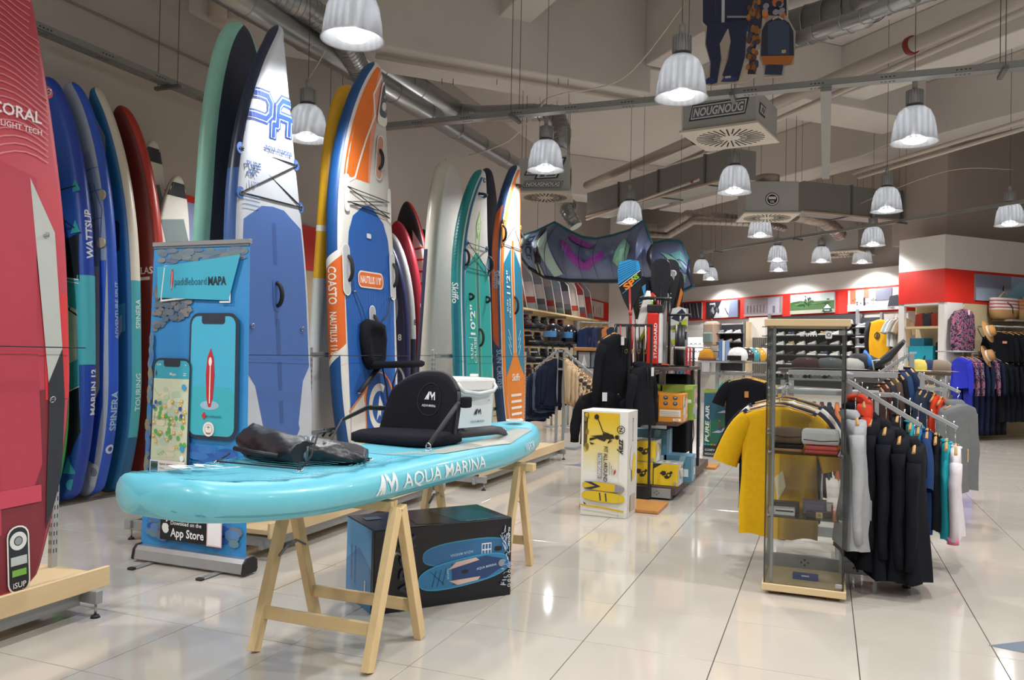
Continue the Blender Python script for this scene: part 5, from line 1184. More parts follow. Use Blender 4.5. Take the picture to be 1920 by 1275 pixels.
# camera-like red sign on left wall, pipe stub
b = B(); v = onx(440, 32, WX+.02); b.box((WX, v.y-.05, v.z-.05), (WX+.02, v.y+.05, v.z+.05), M('#9b3a2c', .6)); tag(b.build('wall_sign'), 'tiny red sign high on the left wall', 'sign')
b = B(); v = onx(415, 10, WX+.3); b.cyl((WX+.25, v.y, v.z-.15), (WX+.25, v.y, 6.3), .1, WP, n=14); tag(b.build('ceiling_pipe'), 'white vertical pipe stub at the top left', 'pipe')
b = B(); v0 = onx(60, -30, WX+.02); v1 = onx(440, 146, WX+.02); b.tube([v0, v1], .012, M('#8f857c', .7), 6); tag(b.build('ceiling_pipe'), 'thin conduit line across the upper left wall', 'pipe')
# ================================================================ far wall posters, shoe walls
FN = Vector((1, 1, 0)).normalized(); FU = Vector((1, -1, 0)).normalized()
def onp(px, py, p, n):
    d = _ray(px, py); o = Vector((0, 0, EYE)); t = (Vector(p)-o).dot(n)/d.dot(n); return o+d*t
F0 = Vector((-6.5, 27.3, 0))-FN*.02
def fxy(px, py, off=0.0):
    v = onp(px, py, F0-FN*off, FN); return (v-F0).dot(FU), v.z
def fmap(off=0.0): return lambda x, y, h=0.0: F0+FU*x+Vector((0, 0, y))-FN*(off+h)
def poster(label, corners, painter, frame='#8f8d8c', fm=None, fxy_=None):
    (x0, y1), (x1, y0) = corners
    t = empty('wall_poster', label=label, cat='poster'); fm = fm or fmap()
    b = B(); b.prism([(x0, y0), (x1, y0), (x1, y1), (x0, y1)], fm, .03, M(frame, .5)); pn_ = b.build('poster_panel', t)
    A = Art(fm, base=.034, eps=.003, rough=.45); painter(A, x0, y0, x1-x0, y1-y0); A.build('print', pn_); return t
rp = random.Random(21)
def blobs(A, x, y, w, h, n, cols, sx=.06, sy=.12):
    for _ in range(n):
        a, b_ = w*sx*(.5+rp.random()), h*sy*(.5+rp.random()); A.ell(x+a+(w-2*a)*rp.random(), y+b_+(h-2*b_)*rp.random(), a, b_, rp.choice(cols), 8, keep=True)
    A.h += A.eps
def P_dark(A, x, y, w, h):
    A.rect(x, y, x+w, y+h, '#2f3038')
    for k in range(5): A.line([(x+w*(.3+k*.13), y+h*.95), (x+w*(.38+k*.13), y+h*.1)], w*.03, '#5b5e6c' if k % 2 else '#8d8f9c', keep=True)
    A.h += A.eps; blobs(A, x, y, w*.4, h, 8, ['#23242a', '#46474f'])
def P_wall(A, x, y, w, h):
    A.rect(x, y, x+w, y+h, '#b9bac0'); A.poly([(x, y), (x, y+h), (x+w*.5, y+h), (x+w*.25, y)], '#26282e'); A.poly([(x+w*.72, y), (x+w*.76, y+h), (x+w, y+h), (x+w, y)], '#7a85a0'); blobs(A, x, y, w*.45, h, 12, ['#34363c', '#55575c', '#8b8c8e']); A.text('DAKINE', x+w*.22, y+h*.85, h*.14, '#d9dadc', bold=.03)
    A.line([(x+w*.62, y+h*.55), (x+w*.68, y+h*.3), (x+w*.72, y+h*.2)], w*.02, '#4c3c3a')
def P_arch(A, x, y, w, h):
    A.rect(x, y, x+w, y+h, '#8d8287'); 
    for k in range(7): A.line([(x+w*.05, y+h*(.95-k*.05)), (x+w*.6, y+h*(.8-k*.09))], h*.02, '#b9aeb2', keep=True)
    for k in range(6): A.rect(x+w*(.08+k*.09), y+h*.2, x+w*(.1+k*.09), y+h*.6, '#5a5055', keep=True)
    A.h += A.eps; A.rect(x+w*.65, y+h*.05, x+w*.95, y+h*.95, '#a9a6b4'); A.rect(x+w*.78, y+h*.1, x+w*.84, y+h*.5, '#6d6a78'); A.rect(x, y, x+w, y+h*.12, '#a3989a')
def P_green(A, x, y, w, h):
    A.rect(x, y, x+w, y+h, '#b9c6c2'); A.rect(x, y, x+w, y+h*.6, '#47683f'); A.rect(x, y, x+w, y+h*.18, '#a9a898'); blobs(A, x, y+h*.4, w, h*.3, 22, ['#3a5a34', '#557a45', '#2c4a2c']); blobs(A, x+w*.3, y+h*.35, w*.2, h*.6, 10, ['#2f4a30', '#23382a'])
    A.poly([(x+w*.75, y+h*.05), (x+w*.98, y+h*.05), (x+w*.93, y+h*.3), (x+w*.8, y+h*.3)], '#1f5048'); A.poly([(x+w*.79, y+h*.22), (x+w*.87, y+h*.42), (x+w*.95, y+h*.22)], '#e6e9e8'); A.text('WOOX', x+w*.865, y+h*.12, h*.1, '#dfe4e2', bold=.02)
def P_street(A, x, y, w, h):
    A.rect(x, y, x+w, y+h, '#b8b4b6'); A.rect(x+w*.05, y+h*.35, x+w*.16, y+h, '#b5694e'); A.rect(x+w*.32, y+h*.6, x+w*.42, y+h, '#b06a55'); A.rect(x+w*.55, y+h*.45, x+w*.85, y+h, '#6d6f80'); A.rect(x+w*.45, y+h*.5, x+w*.55, y+h, '#cfcad0', keep=True)
    A.rect(x, y, x+w, y+h*.3, '#c3bfc1'); A.poly([(x+w*.78, y+h*.15), (x+w*.99, y+h*.15), (x+w*.97, y+h*.65), (x+w*.82, y+h*.6)], '#30303a'); blobs(A, x+w*.1, y+h*.25, w*.5, h*.35, 16, ['#3b3638', '#8a4a3c', '#5b5a60', '#ddd8d8'], .03, .08)
    A.rect(x+w*.33, y+h*.25, x+w*.36, y+h*.62, '#2f2b2e', keep=True); A.text('ETNIES', x+w*.85, y+h*.08, h*.12, '#4a3a40', bold=.03)
for (lab, a, c_, pn) in (('dark poster with pale slanted stripes, first from the left on the far wall', (1268, 575), (1317, 601), P_dark), ('black and white poster of a skater on a wall, second on the far wall', (1326, 569), (1385, 599), P_wall),
      ('greyish poster of an arched hall, third on the far wall', (1398, 561), (1467, 597), P_arch), ('green landscape poster with a small mountain badge, above the glass case', (1484, 552), (1566, 588), P_green), ('poster of people in a street, last on the far wall beside the red corner', (1592, 541), (1690, 584), P_street)):
    x0, _ = fxy(a[0], a[1]); x1, _ = fxy(c_[0], c_[1]); poster(lab, ((x0, 2.95), (x1, 2.46)), pn, fm=fmap(.0))
# poster on the left wall by the kite, lavender poster behind the windsurf boards
lm = lambda x, y, h=0.0: Vector((WX+.035+h, x, y))
def lwx(px, py): v = onx(px, py, WX+.035); return v.y, v.z
def P_surf(A, x, y, w, h):
    A.rect(x, y, x+w, y+h, '#c9c5c0')
    for k in range(6): A.rrect(x+w*(.1+k*.13), y+h*.15, x+w*(.17+k*.13), y+h*(.6+.05*(k % 3)), w*.02, rp.choice(['#8a5a44', '#e2d8c8', '#b9a284', '#d9dcdc']), keep=True)
def P_lav(A, x, y, w, h):
    A.rect(x, y, x+w, y+h, '#8e96c0'); A.poly([(x+w*.62, y+h*.05), (x+w*.66, y+h*.5), (x+w*.7, y+h*.55), (x+w*.72, y+h*.3), (x+w*.73, y)], '#c87a68'); A.ell(x+w*.665, y+h*.72, w*.012, h*.07, '#c87a68'); A.line([(x+w*.6, y+h*.7), (x+w*.61, y)], w*.004, '#3b3f58')
y0, _ = lwx(1103, 560); y1, _ = lwx(1130, 560)
poster('small poster of surfboards on the red band of the left wall', ((y0, 2.93), (y1, 2.47)), P_surf, fm=lm)
y0, _ = lwx(300, 380); y1, _ = lwx(455, 380)
poster('lavender poster with a figure holding a paddle, high behind the windsurf boards', ((y0, 2.9), (y1, 2.43)), P_lav, fm=lm)
y0, _ = lwx(300, 380)
# right block poster
def rfm(x, y, h=0.0): v = PC+Vector((x*.7071, x*.7071, y)); return v+Vector((.7071, -.7071, 0))*h
RN = Vector((.7071, -.7071, 0)); RU = Vector((.7071, .7071, 0))
def rxy(px, py): v = onp(px, py, PC, RN); return (v-PC).dot(RU), v.z
def P_snow(A, x, y, w, h):
    A.rect(x, y, x+w, y+h, '#8fa9c0'); A.rect(x, y+h*.5, x+w*.5, y+h, '#7d7f94'); A.rect(x, y, x+w*.5, y+h*.45, '#a5b4c8'); A.poly([(x+w*.35, y), (x+w*.6, y+h*.75), (x+w, y+h), (x+w, y)], '#8cc0d4'); A.ell(x+w*.38, y+h*.5, w*.012, h*.13, '#3a3030'); A.text('ROXY', x+w*.78, y+h*.42, h*.16, '#2f6f94', bold=.02); A.poly([(x+w*.72, y+h*.62), (x+w*.78, y+h*.75), (x+w*.84, y+h*.62), (x+w*.78, y+h*.68)], '#2f5f88')
x0, _ = rxy(1826, 540); x1 = x0+1.9
poster('snowy blue poster on the red band at the right edge', ((x0, rxy(1826, 513)[1]), (x1, rxy(1826, 563)[1])), P_snow, fm=rfm)
# ---- shoe walls on the far wall
def shoe_mesh(name='shoe'):
    t = B(); L, Wd = .27, .095; rings = []; prof = [(0, .6, .075), (.04, .85, .085), (.2, .92, .082), (.35, .9, .07), (.5, .95, .052), (.7, 1.0, .04), (.88, .85, .03), (1.0, .35, .015)]
    for q, wq, hh in prof:
        r_ = [Vector((-L/2+L*q, Wd/2*wq*math.cos(a)*(1-.35*max(0, math.sin(a))), .018+(hh if math.sin(a) > 0 else 0)*abs(math.sin(a))**.8)) for a in [2*PI*k/12 for k in range(12)]]
        rings.append(r_)
    return rings, prof, L, Wd
def make_shoe(col, sole='#e6e4df', col2=None):
    t = empty('shoe'); rings, prof, L, Wd = shoe_mesh()
    B().loft(rings, M(col, .6), True).build('upper', t)
    b = B(); b.loft([[Vector((-L/2+L*q-(.01 if q == 0 else 0), (Wd/2*wq+.004)*math.cos(a), z)) for q, wq, hh in [(0, .75, 0), (.2, .98, 0), (.5, .98, 0), (.8, 1.02, 0), (1, .5, 0)] for a in (0,)]+[Vector((-L/2+L*q, -(Wd/2*wq+.004), z)) for q, wq in [(1, .5), (.8, 1.02), (.5, .98), (.2, .98), (0, .75)]] for z in (0, .024)], M(sole, .6), False); b.build('sole', t)
    b = B(); b.box((-.01, -.022, .07), (.06, .022, .083), M(col2 or sole, .6), bev=.004); b.build('laces', t)
    return t
cols = ['#e2e0da', '#23252a', '#7f8388', '#b9a06a', '#3a4a6a', '#c9c4bc', '#31343a', '#8a5a3a', '#d08a2a', '#5a5f58']
shoes = [make_shoe(c, s) for c, s in (('#dedcd6', '#efede8'), ('#2a2c31', '#dcdad4'), ('#85898e', '#efede8'), ('#b7a06c', '#f0eee8'), ('#3b4868', '#e4e2dc'), ('#cf8c2e', '#f0eee8'), ('#23252a', '#2c2e33'), ('#c9c6c0', '#7a7d80'))]
cname = ['off-white', 'black', 'grey', 'sand coloured', 'blue', 'ochre', 'all-black', 'pale grey']
nrow = ['top', 'second', 'third', 'fourth', 'fifth', 'sixth', 'lowest']
used_shoe = set()
NTH = ['first', 'second', 'third', 'fourth', 'fifth', 'sixth', 'seventh', 'eighth', 'ninth', 'tenth', 'eleventh', 'twelfth']
def shoewall(x0, x1, z0, z1, rows, n, where, group, cset, grid=True):
    t = empty('shoe_display', label='dark slat wall with shelves of shoes, '+where, cat='display')
    SL = M('#33353b', .6); fm = fmap(.05)
    b = B(); b.prism([(x0, z0-.3), (x1, z0-.3), (x1, z1), (x0, z1)], fm, .04, M('#2c2e34', .7)); b.build('back_panel', t)
    dz = (z1-z0)/rows
    for r in range(rows):
        b = B(); z = z0+dz*r; b.prism([(x0, z-.02), (x1, z-.02), (x1, z), (x0, z)], fmap(.09), .26, SL); b.build('shelf', t)
    for x in (x0, x1):
        b = B(); b.prism([(x-.03, z0-.5), (x+.03, z0-.5), (x+.03, z1+.1), (x-.03, z1+.1)], fmap(.09), .05, M('#8f9296', .4, .4)); b.build('slotted_upright', t)
    for r in range(rows):
        for k in range(n):
            c = cset[(r*3+k*5+(k*k) % 3) % len(cset)]; x = x0+(x1-x0)*(k+.5)/n; z = z0+dz*r+.001; p = fmap(.09)(x, z, .14)
            if c not in used_shoe: o = shoes[c]; used_shoe.add(c)
            else: o = copy_tree(shoes[c])
            o.location = p; o.rotation_euler = (0, 0, math.radians(-45+180+rp.uniform(-6, 6))); o['category'] = 'shoe'; o['group'] = group+', '+nrow[rows-1-r]+' shelf'
            o['label'] = '%s shoe, %s from the left on the %s shelf, %s' % (cname[c], NTH[k], nrow[rows-1-r], where)
xa, _ = fxy(1356, 640); xb, _ = fxy(1402, 640); shoewall(xa, xb, 1.25, 2.25, 4, 3, 'wall beside the slatted door', 'shoes by the slatted door', [0, 2, 7, 0, 2])
xa, _ = fxy(1448, 640); xb, _ = fxy(1614, 640); shoewall(xa, xb, .95, 2.4, 6, 8, 'wall behind the glass case', 'shoes behind the glass case', [0, 2, 3, 7, 1, 4, 0, 5, 6])
xa, _ = fxy(1618, 640); xb, _ = fxy(1660, 640); shoewall(xa, xb, .95, 2.3, 6, 2, 'wall beside the yellow shirt', 'shoes beside the yellow shirt', [1, 0, 6, 2, 6, 7])
for k, s_ in enumerate(shoes):
    if k not in used_shoe: 
        for c_ in list(s_.children): bpy.data.objects.remove(c_)
        bpy.data.objects.remove(s_)
# slatted grey door and its frame
xa, _ = fxy(1405, 640); xb, _ = fxy(1446, 640)
dr = empty('door_1', kind='structure'); b = B(); b.prism([(xa, 0), (xb, 0), (xb, 2.42), (xa, 2.42)], fmap(0), .03, M('#d8d2c8', .6)); b.prism([(xa, 0), (xa+.12, 0), (xa+.12, 2.3), (xa, 2.3)], fmap(.03), .1, M('#cdb895', .6)); b.build('door_frame', dr)
k = xa+.2
while k < xb-.03:
    b = B(); b.prism([(k, .02), (k+.055, .02), (k+.055, 1.88), (k, 1.88)], fmap(.03), .04, M('#7d7870', .5, .3)); b.build('slat', dr); k += .075
# lit white display cabinet
xa, _ = fxy(1283, 640); xb, _ = fxy(1334, 640)
cb = empty('lit_cabinet', label='brightly lit white wall cabinet with rows of sunglasses on the far wall', cat='cabinet')
LIT = emit('cabinet_glow', (1, 1, 1), 1.6)
b = B(); b.prism([(xa, .9), (xb, .9), (xb, 2.12), (xa, 2.12)], fmap(.05), .2, M('#e0e0e0', .4)); b.build('cabinet_body', cb)
b = B(); b.prism([(xa+.06, 1.2), (xb-.06, 1.2), (xb-.06, 1.9), (xa+.06, 1.9)], fmap(.252), .004, LIT); b.build('light_panel', cb)
for r in range(3):
    z = 1.25+r*.22; b = B(); b.prism([(xa+.06, z-.015), (xb-.06, z-.015), (xb-.06, z), (xa+.06, z)], fmap(.26), .09, M('#e8e8e8', .4)); b.build('shelf', cb)
    for k in range(6):
        x = xa+.15+(xb-xa-.3)*k/5; g_ = empty('sunglasses', label='dark sunglasses, %s from the left, %s row of the lit white cabinet' % (NTH[k], ['lowest', 'middle', 'top'][r]), cat='sunglasses', group='sunglasses on the %s row of the lit cabinet' % ['lowest', 'middle', 'top'][r])
        b = B(); 
        for s in (-1, 1): b.prism([(x+s*.035+.026*math.cos(a), z+.022+.018*math.sin(a)) for a in [2*PI*i/8 for i in range(8)]], fmap(.3), .004, M('#22242a', .3))
        b.build('lens', g_); b = B(); b.prism([(x-.012, z+.024), (x+.012, z+.024), (x+.012, z+.03), (x-.012, z+.03)], fmap(.3), .004, M('#22242a', .3)); b.build('bridge', g_)
# ================================================================ garments
HW = M('#c79a5c', .5, var=.12, kind='wood', scale=8, h2='x'); CHR = M('#c2c4c6', .25, .9)
def hanger_b(w=.2, z=-.1, col=None):
    b = B(); b.tube([(-w, 0, z-.035), (-w*.5, 0, z-.005), (-.02, 0, z+.018), (.02, 0, z+.018), (w*.5, 0, z-.005), (w, 0, z-.035)], .013, col or HW, 6, flat=.6)
    return b
def hook_b(z=-.1):
    b = B(); b.tube([(0, 0, z+.02), (0, 0, z+.055), (.018, 0, z+.07), (.022, 0, z+.09), (.008, 0, z+.104), (-.012, 0, z+.1), (-.018, 0, z+.085)], .0028, CHR, 5); return b
def garment(name, label, cat, pos, ang, col, L=.72, W=.23, T=.055, sleeve=.2, group=None, hood=False, seed=0, kind='fabric', tag_=None, hanger=True, flare=1.0, tank=False, print_=None, simple=False, cuff=None, tilt=0.0, sl_out=.05):
    rr = random.Random(seed*7+3); mat = col if not isinstance(col, str) else M(col, .8, var=.12, kind=kind, scale=30)
    mw = Matrix.Translation(Vector(pos))@Matrix.Rotation(ang, 4, 'Z')@Matrix.Rotation(tilt, 4, 'Y')
    t = empty(name, mw=mw, label=label, cat=cat, group=group)
    n = 20; rings = []
    lv = [(.055, -.098, 0, .75), (.08, -.108, .004, .85), (W*.62, -.112, .018, .9), (W*.93, -.118, .045, .95), (W*1.0, -.16, .04, 1.0), (W*.94, -.24, .01, 1.05)]
    if tank: lv = [(.07, -.11, 0, .6), (W*.5, -.12, .0, .8), (W*.62, -.17, 0, .9), (W*.72, -.26, 0, 1)]
    ph = rr.random()*6; m_ = 8
    for k in range(m_+1):
        z = -.3-(L-.3+.1-.1)*k/m_; lv.append((W*(.93+.07*k/m_*flare), z, 0, 1.0+.25*flare*k/m_))
    for i, (a, z, drop, tt) in enumerate(lv):
        f = min(1, max(0, (-z-.2)/.4)); r_ = []
        for k in range(n):
            th = 2*PI*k/n; c_, s_ = math.cos(th), math.sin(th)
            fold = 1+f*(.28*math.sin(5*th+ph+z*2)+.16*math.sin(9*th-ph*2+z*3))
            r_.append(Vector((a*abs(c_)**.8*(1 if c_ > 0 else -1)*(1+.02*f*math.sin(z*12+ph)), T*tt*s_*fold+.01*f*math.sin(z*7+ph), z-drop*abs(c_)**2+.008*f*math.sin(4*th+ph))))
        rings.append(r_)
    B().loft(rings, mat, True, False, False).build('torso', t)
    if not tank and sleeve > 0:
        for s in (-1, 1):
            P = []; Rr = []; m2 = 7
            for k in range(m2+1):
                q = k/m2
                if sleeve <= .3: P.append((s*(W*.76+.15*q), .01*math.sin(q*3+ph), -.185-.04*q-.2*q*q-.6*(sleeve-.2)*q)); Rr.append(.06+.022*q); continue
                P.append((s*(W*.84+sl_out*math.sin(min(1, q*1.4)*PI/2)+(.05 if sleeve < .3 else .0)*q), .004*math.sin(q*9+ph)+.01*q*s*math.sin(ph), -.2-sleeve*q*(.97 if sleeve > .3 else .75)))
                Rr.append((.062-.022*q if sleeve > .3 else .07-.005*q)*(1+.08*math.sin(q*14+ph)))
            b = B(); b.tube(P, Rr, mat, 12, flat=.5 if sleeve <= .3 else .62, up=(0, 1, 0), caps=sleeve > .3)
            if cuff: b.cyl(Vector(P[-1])+Vector((0, 0, .02)), Vector(P[-1])-Vector((0, 0, .02)), Rr[-1]*.9, M(cuff, .8), n=10)
            b.build('sleeve', t)
    if simple: return t
    if hood:
        b = B(); b.loft([[Vector((a*math.cos(q), yy+b_*math.sin(q), z)) for q in [2*PI*k/14 for k in range(14)]] for a, b_, yy, z in ((.10, .05, .0, -.135), (.11, .065, .02, -.11), (.105, .06, .035, -.085), (.08, .04, .03, -.07), (.04, .02, .03, -.068))], mat, True, False, True); b.build('hood', t)
        b = B()
        for s in (-1, 1): b.tube([(s*.03, -.06, -.12), (s*.035, -.068, -.2), (s*.03, -.066, -.3)], .003, M('#1b1c20', .7), 5)
        b.build('drawstring', t)
    else:
        b = B(); b.tube([(.062*math.cos(q), .034*math.sin(q), -.1-.012*(math.sin(q) < 0)) for q in [2*PI*k/16 for k in range(16)]], .008, mat, 6, close=True); b.build('collar', t)
    if hanger: hook_b(-.1).build('hook', hanger_b(W*.8, -.112).build('hanger', t))
    if tag_:
        b = B(); b.box((-.02, -T-.04, -.2), (.025, -T-.036, -.12), M(tag_, .6)); b.build('price_tag', t)
    if print_:
        A = Art(lambda x, y, h=0.0: Vector((x, -T*1.32-h, y)), base=.004, eps=.001, rough=.7); print_(A); A.build('print', t)
    return t
# ================================================================ back left: kite, shelf, jackets
KY = 11.3
def kp(px, py, dy=0.0): return ony(px, py, KY+dy)
kt = empty('kite', (0, 0, 0), 0, 'large slate blue and purple kite hanging open under the ceiling', 'kite')
top = [(982, 441), (1005, 434), (1040, 417), (1065, 432), (1090, 444), (1117, 448), (1150, 441), (1180, 432), (1206, 414), (1215, 440), (1224, 462)]
bot = [(992, 500), (1000, 506), (1022, 519), (1060, 525), (1090, 526), (1120, 527), (1150, 527), (1175, 525), (1195, 524), (1205, 524), (1232, 520)]
def ksurf(s, t, h=0.0):
    """s 0..1 along, t 0..1 from the lower to the upper edge"""
    f = s*(len(top)-1); i = min(int(f), len(top)-2); q = f-i
    a = (bot[i][0]+(bot[i+1][0]-bot[i][0])*q, bot[i][1]+(bot[i+1][1]-bot[i][1])*q); b_ = (top[i][0]+(top[i+1][0]-top[i][0])*q, top[i][1]+(top[i+1][1]-top[i][1])*q)
    A_, B_ = kp(*a), kp(*b_); bul = .35*math.sin(PI*t)+.05*math.sin(s*40)*math.sin(PI*t)
    return A_.lerp(B_, t)+Vector((0, -bul-h, 0))
def kgrid(fn, n, m, mat, th=.006):
    vs = [fn(i/n, j/m) for j in range(m+1) for i in range(n+1)]; fs = [(j*(n+1)+i, j*(n+1)+i+1, (j+1)*(n+1)+i+1, (j+1)*(n+1)+i) for j in range(m) for i in range(n)]
    vs2 = [v+Vector((0, th, 0)) for v in vs]
    return B().raw(vs, fs, mat, True).raw(vs2, [f[::-1] for f in fs], mat, True)
KM = M('#4f5b80', .4, var=.35, scale=3.5, h2='#7482a6')
kgrid(ksurf, 60, 14, KM).build('canopy', kt)
A = Art(lambda x, y, h=0.0: ksurf(x, y, h), base=.012, eps=.004, rough=.5, cut=(.03, .08))
A.poly([(0.0, .05), (.02, .95), (.14, .9), (.15, .05)], '#6d88a8'); A.poly([(.03, .6), (.045, .93), (.07, .93), (.06, .6)], '#a9cdb8'); A.text('DICE', .105, .52, .055, '#2a3450', rot=-90, bold=.02, width=.6)
A.poly([(.14, .0), (.155, .5), (.2, .0)], '#b5d2b8'); A.poly([(.165, .6), (.2, .8), (.3, .1), (.25, .02)], '#a9c6c0'); A.poly([(.155, 0), (.14, .95), (.17, .95), (.175, 0)], '#181b26')
A.poly([(.33, .86), (.5, .7), (.52, .8), (.4, .93), (.34, .95)], '#8a2f9c'); A.poly([(.28, .76), (.345, .74), (.46, .36), (.57, .62), (.585, .48), (.48, .2), (.42, .22)], '#8a2f9c')
A.poly([(.64, .35), (.7, .78), (.76, .55), (.7, .12)], '#7ab09c')
for s in (.22, .32, .42, .52, .62, .72, .82, .92): A.line([(s, .03), (s+.01, .97)], .003, '#2b3450', keep=True)
A.build('print', kt)
b = B(); b.tube([ksurf(k/40, 0) for k in range(41)], .035, M('#15212e', .5), 8); b.build('leading_edge', kt)
b = B(); b.tube([ksurf(k/40, 1) for k in range(41)], .022, M('#1d6a72', .5), 8); b.build('trailing_edge', kt)
b = B(); b.tube([ksurf(1, k/10) for k in range(11)], .04, M('#141824', .5), 8); b.build('strut', kt)
b = B(); b.tube([ksurf(.0, k/10) for k in range(11)], .03, M('#141824', .5), 8); b.build('strut', kt)
top2 = [(1224, 456), (1250, 450), (1276, 452), (1292, 490)]; bot2 = [(1232, 540), (1255, 545), (1280, 546), (1300, 536)]
def ks2(s, t, h=0.0):
    f = s*3; i = min(int(f), 2); q = f-i
    a = (bot2[i][0]+(bot2[i+1][0]-bot2[i][0])*q, bot2[i][1]+(bot2[i+1][1]-bot2[i][1])*q); b_ = (top2[i][0]+(top2[i+1][0]-top2[i][0])*q, top2[i][1]+(top2[i+1][1]-top2[i][1])*q)
    return kp(*a, .6).lerp(kp(*b_, .6), t)+Vector((0, -.2*math.sin(PI*t)-h, 0))
kgrid(ks2, 16, 8, KM).build('canopy', kt)
A = Art(ks2, base=.012, eps=.004, rough=.5, cut=(.1, .1)); A.poly([(.2, .75), (.5, .65), (.85, .45), (.5, .5)], '#7ab09c'); A.poly([(.45, .7), (.8, .85), (.95, .7), (.6, .6)], '#5f9ba0'); A.poly([(.55, .15), (.6, .35), (.9, .35), (.8, .15)], '#7ab09c'); A.build('print', kt)
b = B(); b.tube([ks2(k/16, 0) for k in range(17)], .03, M('#1d5a68', .5), 8); b.tube([ks2(k/16, 1) for k in range(17)], .02, M('#1d6a72', .5), 8); b.tube([ks2(1, k/10) for k in range(11)], .03, M('#1c2740', .5), 8); b.build('trailing_edge', kt)
for px in (1008, 1040, 1205, 1275):
    v = kp(px, 430); b = B(); b.cyl((v.x, v.y, v.z), (v.x, v.y, 6.3), .003, M('#5a564f', .5), n=5, caps=False); b.build('hanging_wire', kt)
b = B(); v = kp(1018, 455); b.cyl(v+Vector((0, -.3, 0)), v+Vector((.05, -.35, -.35)), .02, M('#15161c', .6), r2=.05, n=8); b.build('pump_valve_strap', kt)
# shelf on the left wall
sh = empty('wall_shelf', label='long wooden shelf on the left wall, under the kite', cat='shelf')
b = B(); b.box((WX+.04, 13.0, 2.26), (-5.9, 23.0, 2.30), M('#cdb486', .5, kind='wood', scale=5, var=.1)); b.build('shelf_board', sh)
for y in (14.0, 16.4, 18.8, 21.2):
    b = B(); b.box((WX+.04, y, .2), (WX+.09, y+.06, 2.4), GS); b.box((WX+.04, y+.01, 2.2), (-5.95, y+.05, 2.26), GS); b.build('bracket', sh)
packc = [('#b9c3cc', 'pale blue'), ('#4a4f58', 'dark'), ('#9fb0c0', 'blue grey'), ('#8d97a8', 'grey'), ('#a9a4a4', 'silver grey'), ('#7fa0b4', 'sea blue'), ('#3a3f48', 'black'), ('#c4ccd0', 'white'), ('#a8444a', 'red edged'), ('#8f9498', 'dull grey')]
for k in range(10):
    y = 15.6+k*.66; c, nm_ = packc[k]
    t = empty('packaged_board', (-6.15, y, 2.302), 0, '%s board in clear plastic, number %s from the left on the wooden shelf' % (nm_, ['one', 'two', 'three', 'four', 'five', 'six', 'seven', 'eight', 'nine', 'ten'][k]), 'packaged board', 'plastic wrapped boards leaning on the wooden shelf')
    mw_ = Matrix.Rotation(math.radians(52), 4, 'X')@Matrix.Rotation(math.radians(0), 4, 'Y')
    b = B(); pr = [(-.2, .02), (-.21, .3), (-.21, .9), (-.16, 1.18), (0, 1.25), (.16, 1.18), (.21, .9), (.21, .3), (.2, .02), (0, 0)]
    fm = lambda x, z, h: Vector((x*.9, -.12-h-z*.50+.0, z*.80))
    b.prism([(x, z) for x, z in pr], fm, .03, M(c, .3, var=.1)); b.build('board_body', t)
    A = Art(lambda x, z, h=0.0: Vector((.19+h, -.12-z*.50, z*.80)), base=0) if 0 else Art(lambda x, z, h=0.0: fm(x, z, .03)+Vector((0, -h, 0)), base=.004, eps=.002, rough=.25)
    A.rect(-.19, .35, .19, .75, rp.choice(['#c9d2da', '#8893a4', '#b5484c', '#d8dcde'])); A.rect(-.19, .2, .19, .36, rp.choice(['#b5484c', '#5f6a7c', '#a04046'])); A.build('print', t)
    b = B(); b.tube([fm(-.2, .02, .04), fm(-.21, .9, .04), fm(0, 1.25, .04), fm(.21, .9, .04), fm(.2, .02, .04)], .012, M('#d5dade', .2), 5); b.build('plastic_edge', t)
# wall with wakeboard bindings and harnesses under the shelf
BKm = M('#1e1f25', .6, var=.25, scale=14); 
rb_ = random.Random(5)
for r in range(4):
    for k in range(5):
        y = 16.2+k*.62+.2*(r % 2); z = 2.02-r*.36
        t = empty('boot_binding', (-6.0, y, z), 0, 'black wakeboard boot on the wall under the wooden shelf', 'boot', 'wakeboard boots hung on the left wall')
        ai = rb_.randrange(5); acc = ['#8e2d2a', '#2f4a70', '#3a3b40', '#c2bfb8', '#6a2a2c'][ai]; t['label'] = 'black wakeboard boot with %s straps, %s from the left, %s row under the shelf' % (['red', 'blue', 'grey', 'pale', 'maroon'][ai], NTH[k], ['top', 'second', 'third', 'lowest'][r])
        b = B(); b.loft([[Vector((x+a*math.cos(q), b_*math.sin(q), z_)) for q in [2*PI*i/10 for i in range(10)]] for x, a, b_, z_ in ((.05, .17, .07, -.15), (.05, .17, .07, -.06), (-.03, .1, .075, .0), (-.05, .085, .07, .12), (-.05, .08, .065, .15))], BKm, True); b.build('boot_shell', t)
        b = B(); b.box((.0, -.08, -.07), (.14, .08, -.045), M(acc, .5)); b.box((-.14, -.08, .05), (.04, .08, .08), M(acc, .5), bev=.005); b.build('strap', t)
        b = B(); b.box((-.13, -.09, -.17), (.25, .09, -.15), M('#33353a', .5)); b.build('base_plate', t)
